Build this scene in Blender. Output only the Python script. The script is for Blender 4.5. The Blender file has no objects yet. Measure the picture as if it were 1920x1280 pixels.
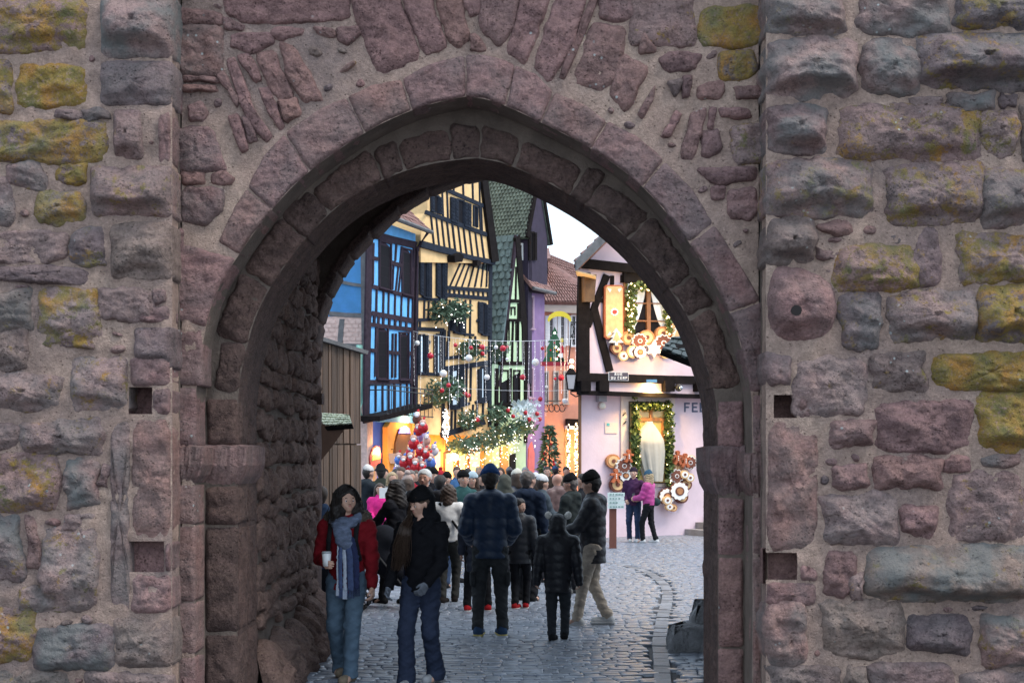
import bpy, math, random
import numpy as np
from mathutils import Vector, noise

# ------------------------------------------------------------------ camera, sky, sun, exposure
S = bpy.context.scene
COL = S.collection
EYE = 1.96                      # camera height above the cobbles
F = 1920 * 50 / 36.0            # focal length in photo pixels
HOR = 861.0                     # row of the horizon in the photo

cam_d = bpy.data.cameras.new("camera")
cam = bpy.data.objects.new("camera", cam_d)
COL.objects.link(cam)
cam.location = (0, 0, EYE)
cam.rotation_euler = (math.radians(90), 0, 0)
cam_d.lens = 50
cam_d.sensor_width = 36
cam_d.shift_y = (HOR - 640) / 1920
cam_d.clip_start = 0.1
cam_d.clip_end = 600
cam_d.dof.use_dof = True
cam_d.dof.focus_distance = 24
cam_d.dof.aperture_fstop = 8.0
S.camera = cam

SUN_EL, SUN_ROT = math.radians(58), math.radians(112)
w = bpy.data.worlds.new("World")
S.world = w
w.use_nodes = True
nt = w.node_tree
nt.nodes.clear()
sky = nt.nodes.new("ShaderNodeTexSky")
sky.sky_type = 'NISHITA'
sky.sun_disc = False
sky.sun_elevation = SUN_EL
sky.sun_rotation = SUN_ROT
sky.air_density = 1.0
sky.dust_density = 2.5
tc = nt.nodes.new("ShaderNodeTexCoord")
nz = nt.nodes.new("ShaderNodeTexNoise")
nz.inputs["Scale"].default_value = 2.2
nz.inputs["Detail"].default_value = 6
nt.links.new(tc.outputs["Generated"], nz.inputs["Vector"])
mr = nt.nodes.new("ShaderNodeMapRange")
mr.inputs["From Min"].default_value = 0.3
mr.inputs["From Max"].default_value = 0.7
mr.inputs["To Min"].default_value = 0.60
mr.inputs["To Max"].default_value = 0.86
nt.links.new(nz.outputs["Fac"], mr.inputs["Value"])
mx = nt.nodes.new("ShaderNodeMix")
mx.data_type = 'RGBA'
nt.links.new(mr.outputs["Result"], mx.inputs["Factor"])
nt.links.new(sky.outputs["Color"], mx.inputs["A"])
mx.inputs["B"].default_value = (8.0, 9.7, 11.6, 1)      # even high cloud
bg = nt.nodes.new("ShaderNodeBackground")
bg.inputs["Strength"].default_value = 0.10
nt.links.new(mx.outputs["Result"], bg.inputs["Color"])
wo = nt.nodes.new("ShaderNodeOutputWorld")
nt.links.new(bg.outputs["Background"], wo.inputs["Surface"])

sun_d = bpy.data.lights.new("sun", 'SUN')
sun_d.energy = 1.45
sun_d.angle = math.radians(24)
sun_d.color = (1.0, 0.95, 0.88)
sun = bpy.data.objects.new("sun", sun_d)
COL.objects.link(sun)
sd = Vector((math.sin(SUN_ROT) * math.cos(SUN_EL), math.cos(SUN_ROT) * math.cos(SUN_EL), math.sin(SUN_EL)))
sun.rotation_euler = (-sd).to_track_quat('-Z', 'Y').to_euler()

S.view_settings.view_transform = 'Standard'
S.view_settings.look = 'None'
S.view_settings.exposure = 0.95
S.view_settings.gamma = 1.0
S.view_settings.use_curve_mapping = False
S.render.engine = 'CYCLES'
S.cycles.use_denoising = True
S.cycles.max_bounces = 6
S.cycles.sample_clamp_indirect = 6.0

# ------------------------------------------------------------------ helpers: names, things, meshes
RNG = random.Random(7)
WLOC = {}


def tag(o, label=None, cat=None, group=None, kind=None):
    if label: o["label"] = label
    if cat: o["category"] = cat
    if group: o["group"] = group
    if kind: o["kind"] = kind
    return o


def thing(name, label, cat, loc=(0, 0, 0), group=None):
    o = bpy.data.objects.new(name, None)
    COL.objects.link(o)
    o.empty_display_size = 0.2
    o.location = loc
    WLOC[o.name] = Vector(loc)
    return tag(o, label, cat, group)


def link(name, me, parent=None, centre=None):
    o = bpy.data.objects.new(name, me)
    COL.objects.link(o)
    c = Vector(centre) if centre is not None else Vector((0, 0, 0))
    WLOC[o.name] = c
    if parent is not None:
        o.parent = parent
        o.location = c - WLOC[parent.name]
    else:
        o.location = c
    return o


def mesh_np(name, V, Q, mat, parent=None, smooth=True, base=False):
    """V (n,3) array, Q: (m,4)/(m,3) int array or a list of faces; world coordinates in, own centre out"""
    V = np.asarray(V, dtype=float).reshape(-1, 3)
    lo, hi = V.min(0), V.max(0)
    c = (lo + hi) / 2
    if base: c[2] = lo[2]
    me = bpy.data.meshes.new(name)
    if isinstance(Q, np.ndarray):
        n, k = Q.shape
        me.vertices.add(len(V))
        me.vertices.foreach_set("co", (V - c).ravel())
        me.loops.add(n * k)
        me.loops.foreach_set("vertex_index", Q.ravel().astype(np.int32))
        me.polygons.add(n)
        me.polygons.foreach_set("loop_start", np.arange(0, n * k, k, dtype=np.int32))
        me.update(calc_edges=True)
    else:
        me.from_pydata((V - c).tolist(), [], Q)
    if smooth:
        me.polygons.foreach_set("use_smooth", np.ones(len(me.polygons), dtype=bool))
    if mat is not None:
        me.materials.append(mat)
    return link(name, me, parent, c)


class MB:
    """collects shapes, then builds ONE mesh object"""
    def __init__(self):
        self.v, self.f = [], []

    def add(self, vs, fs):
        n = len(self.v)
        self.v += [tuple(p) for p in vs]
        self.f += [tuple(i + n for i in f) for f in fs]
        return self

    def hexa(self, a, b):
        """a: 4 points of one face, b: the 4 matching points of the opposite face"""
        return self.add(list(a) + list(b), [(0, 1, 2, 3), (7, 6, 5, 4), (0, 4, 5, 1), (1, 5, 6, 2), (2, 6, 7, 3), (3, 7, 4, 0)])

    def box(self, x0, x1, y0, y1, z0, z1):
        return self.hexa([(x0, y0, z0), (x1, y0, z0), (x1, y0, z1), (x0, y0, z1)],
                         [(x0, y1, z0), (x1, y1, z0), (x1, y1, z1), (x0, y1, z1)])

    def prism(self, front, back):
        n = len(front)
        fs = [tuple(range(n)), tuple(range(2 * n - 1, n - 1, -1))]
        for i in range(n):
            j = (i + 1) % n
            fs.append((i, i + n, j + n, j))
        return self.add(list(front) + list(back), fs)

    def tube(self, pts, r, n=6):
        pts = [Vector(p) for p in pts]
        rs = r if isinstance(r, (list, tuple)) else [r] * len(pts)
        vs, fs = [], []
        for i, p in enumerate(pts):
            t = (pts[min(i + 1, len(pts) - 1)] - pts[max(i - 1, 0)]).normalized()
            up = Vector((0, 0, 1)) if abs(t.z) < 0.9 else Vector((1, 0, 0))
            a = t.cross(up).normalized()
            b = t.cross(a)
            for k in range(n):
                g = 2 * math.pi * k / n
                vs.append(p + (a * math.cos(g) + b * math.sin(g)) * rs[i])
        for i in range(len(pts) - 1):
            for k in range(n):
                fs.append((i * n + k, i * n + (k + 1) % n, (i + 1) * n + (k + 1) % n, (i + 1) * n + k))
        fs.append(tuple(range(n - 1, -1, -1)))
        fs.append(tuple((len(pts) - 1) * n + k for k in range(n)))
        return self.add(vs, fs)

    def ball(self, c, r, n=10, m=6, sc=(1, 1, 1)):
        vs, fs = [], []
        for i in range(1, m):
            t = math.pi * i / m
            for k in range(n):
                g = 2 * math.pi * k / n
                vs.append((c[0] + r * sc[0] * math.sin(t) * math.cos(g), c[1] + r * sc[1] * math.sin(t) * math.sin(g), c[2] + r * sc[2] * math.cos(t)))
        top, bot = len(vs), len(vs) + 1
        vs += [(c[0], c[1], c[2] + r * sc[2]), (c[0], c[1], c[2] - r * sc[2])]
        for i in range(m - 2):
            for k in range(n):
                fs.append((i * n + k, (i + 1) * n + k, (i + 1) * n + (k + 1) % n, i * n + (k + 1) % n))
        for k in range(n):
            fs.append((top, k, (k + 1) % n))
            fs.append((bot, (m - 2) * n + (k + 1) % n, (m - 2) * n + k))
        return self.add(vs, fs)

    def octa(self, c, r):
        x, y, z = c
        return self.add([(x + r, y, z), (x - r, y, z), (x, y + r, z), (x, y - r, z), (x, y, z + r), (x, y, z - r)],
                        [(0, 2, 4), (2, 1, 4), (1, 3, 4), (3, 0, 4), (2, 0, 5), (1, 2, 5), (3, 1, 5), (0, 3, 5)])

    def build(self, name, mat, parent=None, smooth=False):
        return mesh_np(name, self.v, self.f, mat, parent, smooth)


def P(px, py, d):
    """the point of the place that the photo shows at (px, py), at distance d"""
    return Vector(((px - 960) / F * d, d, EYE + (HOR - py) / F * d))


# ------------------------------------------------------------------ materials
def new_mat(name):
    m = bpy.data.materials.new(name)
    m.use_nodes = True
    t = m.node_tree
    b = t.nodes["Principled BSDF"]
    return m, t, b


def N(t, kind, **kw):
    n = t.nodes.new(kind)
    for k, v in kw.items():
        if k in n.inputs: n.inputs[k].default_value = v
        else: setattr(n, k, v)
    return n


def ramp(t, src, stops):
    r = t.nodes.new("ShaderNodeValToRGB")
    e = r.color_ramp.elements
    while len(e) < len(stops): e.new(0.5)
    for i, (p, c) in enumerate(stops):
        e[i].position = p
        e[i].color = c if len(c) == 4 else (*c, 1)
    t.links.new(src, r.inputs["Fac"])
    return r.outputs["Color"]


def mixc(t, fac, a, b, blend='MIX'):
    m = t.nodes.new("ShaderNodeMix")
    m.data_type = 'RGBA'
    m.blend_type = blend
    for s, v in (("Factor", fac), ("A", a), ("B", b)):
        if isinstance(v, (int, float)): m.inputs[s].default_value = v
        elif isinstance(v, (tuple, list)): m.inputs[s].default_value = (*v[:3], 1)
        else: t.links.new(v, m.inputs[s])
    return m.outputs["Result"]


def vary(c, k):
    return tuple(max(0, min(1, x * k)) for x in c)


MATS = {}


def plain(name, col, rough=0.8, var=0.18, scale=3.0, bump=0.3, bscale=40.0, metal=0.0, stretch=None, sheen=0.0, bdist=0.01, spec=None, rnd=None):
    """a material with its own grain: two noise layers vary the colour, a finer one the relief"""
    if name in MATS: return MATS[name]
    m, t, b = new_mat(name)
    geo = N(t, "ShaderNodeNewGeometry")
    vec = geo.outputs["Position"]
    if stretch:
        mp = N(t, "ShaderNodeMapping")
        mp.inputs["Scale"].default_value = stretch
        t.links.new(vec, mp.inputs["Vector"])
        vec = mp.outputs["Vector"]
    n1 = N(t, "ShaderNodeTexNoise", Scale=scale, Detail=5.0, Roughness=0.6)
    t.links.new(vec, n1.inputs["Vector"])
    c1 = ramp(t, n1.outputs["Fac"], [(0.3, vary(col, 1 - var)), (0.7, vary(col, 1 + var))])
    oi = N(t, "ShaderNodeObjectInfo")
    c2 = mixc(t, oi.outputs["Random"], vary((1, 1, 1), 1 - (rnd if rnd is not None else var * 0.6)), (1, 1, 1))
    c3 = mixc(t, 1.0, c1, c2, 'MULTIPLY')
    t.links.new(c3, b.inputs["Base Color"])
    b.inputs["Roughness"].default_value = rough
    b.inputs["Metallic"].default_value = metal
    if spec is not None: b.inputs["Specular IOR Level"].default_value = spec
    if sheen: b.inputs["Sheen Weight"].default_value = sheen
    if bump:
        n2 = N(t, "ShaderNodeTexNoise", Scale=bscale, Detail=4.0, Roughness=0.6)
        t.links.new(vec, n2.inputs["Vector"])
        bp = N(t, "ShaderNodeBump", Strength=bump, Distance=bdist)
        t.links.new(n2.outputs["Fac"], bp.inputs["Height"])
        t.links.new(bp.outputs["Normal"], b.inputs["Normal"])
    MATS[name] = m
    return m


def glow(name, col, strength):
    if name in MATS: return MATS[name]
    m, t, b = new_mat(name)
    b.inputs["Base Color"].default_value = (*col, 1)
    b.inputs["Emission Color"].default_value = (*col, 1)
    b.inputs["Emission Strength"].default_value = strength
    MATS[name] = m
    return m


def stone_mat(name, cols, lichen_on=True, rough=0.95, dark=0.55):
    """weathered sandstone; each stone's own 'lichen', 'warm' and 'grey' numbers steer the growth on it"""
    m, t, b = new_mat(name)
    geo = N(t, "ShaderNodeNewGeometry")
    vec = geo.outputs["Position"]
    oi = N(t, "ShaderNodeObjectInfo")
    base = ramp(t, oi.outputs["Random"], [(i / (len(cols) - 1), c) for i, c in enumerate(cols)])
    nb = N(t, "ShaderNodeTexNoise", Scale=7.0, Detail=6.0, Roughness=0.62)
    t.links.new(vec, nb.inputs["Vector"])
    sh = ramp(t, nb.outputs["Fac"], [(0.28, (dark, dark, dark + .02)), (0.5, (0.95, 0.95, 0.95)), (0.75, (1.22, 1.2, 1.2))])
    c = mixc(t, 1.0, base, sh, 'MULTIPLY')
    # layered bedding tint
    mp = N(t, "ShaderNodeMapping")
    mp.inputs["Scale"].default_value = (2.0, 2.0, 16.0)
    t.links.new(vec, mp.inputs["Vector"])
    nl = N(t, "ShaderNodeTexNoise", Scale=2.0, Detail=4.0)
    t.links.new(mp.outputs["Vector"], nl.inputs["Vector"])
    ly = ramp(t, nl.outputs["Fac"], [(0.35, (0.82, 0.78, 0.82)), (0.65, (1.1, 1.08, 1.05))])
    c = mixc(t, 0.6, c, ly, 'MULTIPLY')
    # fine grain
    ng = N(t, "ShaderNodeTexNoise", Scale=90.0, Detail=3.0, Roughness=0.7)
    t.links.new(vec, ng.inputs["Vector"])
    gr = ramp(t, ng.outputs["Fac"], [(0.3, (0.6, 0.6, 0.6)), (0.7, (1.25, 1.25, 1.25))])
    c = mixc(t, 0.45, c, gr, 'MULTIPLY')
    # darker spots for pits and thin dark lines for hairline cracks
    vd = N(t, "ShaderNodeTexVoronoi", Scale=30.0)
    t.links.new(vec, vd.inputs["Vector"])
    pd = ramp(t, vd.outputs["Distance"], [(0.10, (0.35, 0.33, 0.33)), (0.30, (1, 1, 1))])
    nd = N(t, "ShaderNodeTexNoise", Scale=4.0, Detail=3.0)
    t.links.new(vec, nd.inputs["Vector"])
    pk_ = ramp(t, nd.outputs["Fac"], [(0.46, (0, 0, 0)), (0.58, (1, 1, 1))])
    c = mixc(t, pk_, c, mixc(t, 1.0, c, pd, 'MULTIPLY'))
    ncr = N(t, "ShaderNodeTexNoise", Scale=3.2, Detail=8.0, Roughness=0.62)
    t.links.new(vec, ncr.inputs["Vector"])
    cr = ramp(t, ncr.outputs["Fac"], [(0.485, (1, 1, 1)), (0.498, (0.42, 0.4, 0.4)), (0.502, (0.42, 0.4, 0.4)), (0.515, (1, 1, 1))])
    c = mixc(t, 0.55, c, mixc(t, 1.0, c, cr, 'MULTIPLY'))
    nsp = N(t, "ShaderNodeTexNoise", Scale=38.0, Detail=5.0, Roughness=0.75)
    t.links.new(vec, nsp.inputs["Vector"])
    sp_ = ramp(t, nsp.outputs["Fac"], [(0.32, (0.62, 0.6, 0.6)), (0.5, (1, 1, 1)), (0.7, (1.28, 1.26, 1.24))])
    c = mixc(t, 0.85, c, mixc(t, 1.0, c, sp_, 'MULTIPLY'))
    if lichen_on:
        at = N(t, "ShaderNodeAttribute", attribute_type='OBJECT', attribute_name="lichen")
        n1 = N(t, "ShaderNodeTexNoise", Scale=7.5, Detail=10.0, Roughness=0.76)
        t.links.new(vec, n1.inputs["Vector"])
        ad = N(t, "ShaderNodeMath", operation='MULTIPLY_ADD')
        t.links.new(at.outputs["Fac"], ad.inputs[0])
        ad.inputs[1].default_value = 0.395
        t.links.new(n1.outputs["Fac"], ad.inputs[2])
        mk = N(t, "ShaderNodeMapRange")
        mk.inputs["From Min"].default_value = 0.70
        mk.inputs["From Max"].default_value = 0.76
        t.links.new(ad.outputs[0], mk.inputs["Value"])
        n3 = N(t, "ShaderNodeTexNoise", Scale=6.0, Detail=5.0)
        t.links.new(vec, n3.inputs["Vector"])
        lc = ramp(t, n3.outputs["Fac"], [(0.32, (0.14, 0.13, 0.055)), (0.48, (0.25, 0.175, 0.05)), (0.66, (0.33, 0.17, 0.045))])
        lc = mixc(t, 0.8, lc, gr, 'MULTIPLY')
        nbk = N(t, "ShaderNodeTexNoise", Scale=46.0, Detail=4.0, Roughness=0.7)
        t.links.new(vec, nbk.inputs["Vector"])
        bk = ramp(t, nbk.outputs["Fac"], [(0.36, (0.25, 0.25, 0.25)), (0.47, (1, 1, 1))])
        has = N(t, "ShaderNodeMath", operation='GREATER_THAN')
        t.links.new(at.outputs["Fac"], has.inputs[0])
        has.inputs[1].default_value = 0.02
        mm = N(t, "ShaderNodeMath", operation='MULTIPLY')
        t.links.new(mk.outputs["Result"], mm.inputs[0])
        t.links.new(has.outputs[0], mm.inputs[1])
        m2 = N(t, "ShaderNodeMath", operation='MULTIPLY')
        t.links.new(mm.outputs[0], m2.inputs[0])
        t.links.new(bk, m2.inputs[1])
        c = mixc(t, m2.outputs[0], c, lc)
        # blue-grey weathering by the stone's own number
        ag = N(t, "ShaderNodeAttribute", attribute_type='OBJECT', attribute_name="grey")
        n4 = N(t, "ShaderNodeTexNoise", Scale=4.0, Detail=5.0)
        t.links.new(vec, n4.inputs["Vector"])
        r4 = ramp(t, n4.outputs["Fac"], [(0.38, (0, 0, 0)), (0.6, (1, 1, 1))])
        m4 = N(t, "ShaderNodeMath", operation='MULTIPLY')
        t.links.new(ag.outputs["Fac"], m4.inputs[0])
        t.links.new(r4, m4.inputs[1])
        c = mixc(t, m4.outputs[0], c, (0.15, 0.155, 0.15))
        # pale crusts: rare small round spots
        vo = N(t, "ShaderNodeTexVoronoi", Scale=14.0)
        t.links.new(vec, vo.inputs["Vector"])
        sp = ramp(t, vo.outputs["Distance"], [(0.10, (1, 1, 1)), (0.16, (0, 0, 0))])
        n5 = N(t, "ShaderNodeTexNoise", Scale=1.7, Detail=2.0)
        t.links.new(vec, n5.inputs["Vector"])
        r5 = ramp(t, n5.outputs["Fac"], [(0.6, (0, 0, 0)), (0.66, (0.7, 0.7, 0.7))])
        s5 = mixc(t, 1.0, sp, r5, 'MULTIPLY')
        c = mixc(t, s5, c, (0.42, 0.47, 0.46))
    t.links.new(c, b.inputs["Base Color"])
    b.inputs["Roughness"].default_value = rough
    b.inputs["Specular IOR Level"].default_value = 0.25
    # relief: rough tooling + pits
    nbm = N(t, "ShaderNodeTexNoise", Scale=26.0, Detail=7.0, Roughness=0.7)
    t.links.new(vec, nbm.inputs["Vector"])
    bp1 = N(t, "ShaderNodeBump", Strength=1.0, Distance=0.03)
    t.links.new(nbm.outputs["Fac"], bp1.inputs["Height"])
    vp = N(t, "ShaderNodeTexVoronoi", Scale=34.0)
    t.links.new(vec, vp.inputs["Vector"])
    pit = ramp(t, vp.outputs["Distance"], [(0.08, (0, 0, 0)), (0.28, (1, 1, 1))])
    nm = N(t, "ShaderNodeTexNoise", Scale=5.0, Detail=2.0)
    t.links.new(vec, nm.inputs["Vector"])
    pm = ramp(t, nm.outputs["Fac"], [(0.45, (1, 1, 1)), (0.6, (0, 0, 0))])
    pit = mixc(t, pm, pit, (1, 1, 1))
    bp2 = N(t, "ShaderNodeBump", Strength=0.8, Distance=0.018)
    t.links.new(pit, bp2.inputs["Height"])
    t.links.new(bp1.outputs["Normal"], bp2.inputs["Normal"])
    t.links.new(bp2.outputs["Normal"], b.inputs["Normal"])
    MATS[name] = m
    return m


M_STONE = stone_mat("weathered_sandstone", [(0.235, 0.165, 0.16), (0.30, 0.19, 0.168), (0.165, 0.125, 0.128), (0.33, 0.23, 0.21), (0.19, 0.14, 0.132), (0.27, 0.20, 0.165)])
M_RED = stone_mat("red_sandstone", [(0.25, 0.148, 0.138), (0.30, 0.18, 0.168), (0.205, 0.128, 0.124), (0.285, 0.168, 0.145), (0.235, 0.155, 0.15)], dark=0.6)
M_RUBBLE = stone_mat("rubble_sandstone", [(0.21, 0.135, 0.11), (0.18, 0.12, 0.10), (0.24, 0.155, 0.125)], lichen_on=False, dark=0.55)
M_DARKST = stone_mat("shade_toned_sandstone", [(0.135, 0.085, 0.072), (0.11, 0.074, 0.064), (0.15, 0.095, 0.08)], lichen_on=False, dark=0.55)  # shade of the inner arch is darkened into this stone colour


def mortar_mat(name, c0, c1, c2):
    """old lime mortar: sandy speckle, damp grey stains, crumbled darker pits"""
    m, t, b = new_mat(name)
    geo = N(t, "ShaderNodeNewGeometry")
    vec = geo.outputs["Position"]
    n1 = N(t, "ShaderNodeTexNoise", Scale=1.3, Detail=7.0, Roughness=0.62)
    t.links.new(vec, n1.inputs["Vector"])
    c = ramp(t, n1.outputs["Fac"], [(0.33, c0), (0.5, c1), (0.66, c2)])
    for sc_, lo, hi, f_ in ((9.0, .72, 1.22, .9), (45.0, .66, 1.25, .7), (130.0, .7, 1.25, .5)):
        n = N(t, "ShaderNodeTexNoise", Scale=sc_, Detail=4.0, Roughness=0.7)
        t.links.new(vec, n.inputs["Vector"])
        g = ramp(t, n.outputs["Fac"], [(0.3, (lo, lo, lo)), (0.7, (hi, hi * .99, hi * .98))])
        c = mixc(t, f_, c, mixc(t, 1.0, c, g, 'MULTIPLY'))
    vo = N(t, "ShaderNodeTexVoronoi", Scale=22.0)
    t.links.new(vec, vo.inputs["Vector"])
    pt_ = ramp(t, vo.outputs["Distance"], [(0.07, (0.35, 0.33, 0.32)), (0.16, (1, 1, 1))])
    c = mixc(t, 0.8, c, mixc(t, 1.0, c, pt_, 'MULTIPLY'))
    t.links.new(c, b.inputs["Base Color"])
    b.inputs["Roughness"].default_value = 0.97
    b.inputs["Specular IOR Level"].default_value = 0.2
    nb = N(t, "ShaderNodeTexNoise", Scale=55.0, Detail=6.0, Roughness=0.72)
    t.links.new(vec, nb.inputs["Vector"])
    b1 = N(t, "ShaderNodeBump", Strength=1.0, Distance=0.03)
    t.links.new(nb.outputs["Fac"], b1.inputs["Height"])
    b2 = N(t, "ShaderNodeBump", Strength=0.7, Distance=0.02)
    t.links.new(pt_, b2.inputs["Height"])
    t.links.new(b1.outputs["Normal"], b2.inputs["Normal"])
    t.links.new(b2.outputs["Normal"], b.inputs["Normal"])
    MATS[name] = m
    return m


M_MORTAR = mortar_mat("lime_mortar", (0.31, 0.232, 0.21), (0.42, 0.30, 0.25), (0.49, 0.362, 0.295))
M_MORTAR2 = plain("shade_toned_mortar", (0.14, 0.105, 0.085), 0.97, 0.3, 5.0, 0.9, 50.0, bdist=0.015)  # darker mortar: the arch recess's shade is put into its colour
# ------------------------------------------------------------------ the gate tower
DA, DB, D2 = 10.0, 10.3, 10.65          # rough side walls, recessed middle, inner arch order
gate = thing("gate_tower", "massive old town gate tower of purple red sandstone with a pointed archway", "gate tower", (-0.3, 12.5, 0))


def fbm(x, y, z, s, octv=4):
    return noise.fractal(Vector((x * s, y * s, z * s)), 0.9, 2.1, octv)


def chip(x, y, z):
    """broken, faceted relief"""
    a = noise.ridged_multi_fractal(Vector((x * 5.5, y * 8.0, z)), 1.0, 2.2, 4, 1.0, 2.0)
    return .9 - min(a, 2.2)


def chaikin(p, q=0.25):
    o = []
    n = len(p)
    for i in range(n):
        a, b = p[i], p[(i + 1) % n]
        o.append((a[0] + (b[0] - a[0]) * q, a[1] + (b[1] - a[1]) * q))
        o.append((a[0] + (b[0] - a[0]) * (1 - q), a[1] + (b[1] - a[1]) * (1 - q)))
    return o


def resample(p, n):
    p = np.array(p + [p[0]], dtype=float)
    L = np.r_[0, np.cumsum(np.hypot(*np.diff(p, axis=0).T))]
    t = np.linspace(0, L[-1], n, endpoint=False)
    return np.c_[np.interp(t, L, p[:, 0]), np.interp(t, L, p[:, 1])]


def stone(poly, fmap, name="stone", mat=None, proud=0.03, bulge=0.02, rough=0.012, over=0.0, back=0.06, rnd=1, jag=0.008,
          lichen=0.0, grey=0.0, parent=None, seed=None, fine=1.0, q=0.22, pw=4.5):
    """one dressed or rough stone: outline in plane coordinates (a, b), thickness towards the viewer by fmap(a, b, h)"""
    sd_ = RNG.random() * 50 if seed is None else seed
    for k in range(rnd): poly = chaikin(poly, q if k == 0 else 0.25)
    a = np.array(poly)
    size = np.ptp(a, axis=0)
    per = 2 * size.sum()
    n = int(min(96, max(20, per / 0.024 * fine)))
    o = resample(poly, n)
    c = o.mean(0)
    for i in range(n):
        dv = o[i] - c
        L = math.hypot(*dv) + 1e-6
        o[i] += dv / L * (fbm(o[i][0], o[i][1], sd_, 8.0, 4) * jag * 1.5)
    nr = int(min(16, max(5, min(size) / 0.024 * fine)))
    rs = [1.0, 1.0, 0.975] + list(np.linspace(0.93, 0.1, nr))
    hb = max(size[1] / 2, 1e-3)
    V = []
    for k, r in enumerate(rs):
        for i in range(n):
            p = c + (o[i] - c) * r
            if k == 0: h = -back
            else:
                e = 1 - r ** pw
                h = proud * (min(1, e * 1.35)) ** 0.75 if r < 1 else 0.0
                h += bulge * (1 - r * r)
                h += rough * (fbm(p[0], p[1], sd_, 5.0, 5) + .55 * chip(p[0], p[1], sd_)) * (1 - r ** 6)
                if over:
                    v = (p[1] - c[1]) / hb + 0.22 * fbm(p[0], 0, sd_, 3.0, 2)
                    up = min(1, max(0, (1.0 - v) / 1.15))
                    dn = min(1, max(0, (v + 0.78) / 0.42))
                    h += over * up * up * (3 - 2 * up) * dn * dn * (3 - 2 * dn) * (1 - r ** 5)
            V.append(fmap(p[0], p[1], h))
    h0 = proud + bulge + rough * fbm(c[0], c[1], sd_, 6.0, 5) + over * 0.6
    V.append(fmap(c[0], c[1], h0))
    Fs = []
    for k in range(len(rs) - 1):
        for i in range(n):
            j = (i + 1) % n
            Fs.append((k * n + i, k * n + j, (k + 1) * n + j, (k + 1) * n + i))
    L = (len(rs) - 1) * n
    for i in range(n): Fs.append((L + i, L + (i + 1) % n, len(V) - 1))
    ob = mesh_np(name, V, Fs, mat or M_STONE, parent or gate, True)
    if lichen: ob["lichen"] = float(lichen)
    ob["grey"] = float(grey)
    if not lichen: ob["lichen"] = 0.0
    return ob


def front(d): return lambda a, b, h: (a, d - h, b)


def px_poly(pts, d): return [((x - 960) / F * d, EYE + (HOR - y) / F * d) for x, y in pts]


def rect(x0, y0, x1, y1, j=5):
    r = lambda: RNG.uniform(-j, j)
    xm, ym = (x0 + x1) / 2, (y0 + y1) / 2
    pts = [(x0 + r(), y0 + r()), (xm + r() * 2, y0 + r() * .6), (x1 + r(), y0 + r()), (x1 + r() * .6, ym + r()), (x1 + r(), y1 + r()),
           (xm + r() * 2, y1 + r() * .6), (x0 + r(), y1 + r()), (x0 + r() * .6, ym + r())]
    return pts[::-1]


# mortar sheets -------------------------------------------------------------
def sheet(name, x0, x1, z0, z1, d, holes=(), cell=0.027, amp=0.02, mat=None, lift=.012):
    nx, nz_ = int((x1 - x0) / cell) + 1, int((z1 - z0) / cell) + 1
    xs, zs = np.linspace(x0, x1, nx), np.linspace(z0, z1, nz_)
    V, Fs = [], []
    for k in zs:
        for i in xs:
            e = min(1, (i - x0) / .05, (x1 - i) / .05)
            V.append((i, d - lift * max(0, min(1, e)) - amp * (fbm(i, k, 3.1, 4.5, 5) + 0.45 * fbm(i, k, 9.0, 15.0, 3)) * max(0, e), k))
    for b in range(nz_ - 1):
        for a in range(nx - 1):
            cx, cz = (xs[a] + xs[a + 1]) / 2, (zs[b] + zs[b + 1]) / 2
            if any(h[0] < cx < h[2] and h[1] < cz < h[3] for h in holes): continue
            Fs.append((b * nx + a, b * nx + a + 1, (b + 1) * nx + a + 1, (b + 1) * nx + a))
    return mesh_np(name, V, Fs, mat or M_MORTAR, gate, True)


def hole(px, d, depth=0.22):
    x0, z1 = px_poly([(px[0], px[1])], d)[0]
    x1, z0 = px_poly([(px[2], px[3])], d)[0]
    return (x0, z0, x1, z1, depth)


XL, XR = P(323, 0, DA).x, P(1436, 0, DA).x       # inner edges of the two rough walls
holesL = [hole((246, 728, 283, 776), DA), hole((246, 1016, 309, 1071), DA, .1)]
holesR = [hole((1454, 742, 1493, 784), DA), hole((1438, 1036, 1495, 1086), DA, .12)]
sheet("mortar_face", -4.3, XL, -0.1, 5.9, DA, holesL)
sheet("mortar_face", XR, 4.3, -0.1, 5.9, DA, holesR)
for h in holesL + holesR:
    m = MB()
    x0, z0, x1, z1, dp = h
    x0 -= .03; x1 += .03; z0 -= .03; z1 += .03
    y0, y1 = DA - 0.004, DA + dp
    m.add([(x0, y0, z0), (x1, y0, z0), (x1, y0, z1), (x0, y0, z1), (x0, y1, z0), (x1, y1, z0), (x1, y1, z1), (x0, y1, z1)],
          [(4, 5, 6, 7), (0, 4, 7, 3), (5, 1, 2, 6), (0, 1, 5, 4), (3, 7, 6, 2)])
    m.build("putlog_hole", M_RED, gate)
# tower masses behind the sheets
m = MB()
m.box(-6.5, XL - .012, DA + .25, 15.2, -0.2, 5.9)
m.box(-6.5, -4.3, DA, DA + .25, -0.2, 5.9)
m.box(XR + .55, 6.5, DA + .25, 15.2, -0.2, 5.9)
m.box(XR + .012, XR + .55, DA + .25, DB + .4, -0.2, 5.9)
m.box(4.3, 6.5, DA, DA + .25, -0.2, 5.9)
m.box(-6.5, 6.5, DA, 15.2, 5.9, 9.5)
m.build("tower_mass", M_MORTAR2, gate)
m = MB()
m.hexa([(-6.9, DA - .4, 9.5), (6.9, DA - .4, 9.5), (6.9, 15.6, 9.5), (-6.9, 15.6, 9.5)], [(-.5, 12, 13), (.5, 12, 13), (.5, 13, 13), (-.5, 13, 13)])
m.build("roof", plain("slate", (0.1, 0.09, 0.1)), gate)
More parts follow.
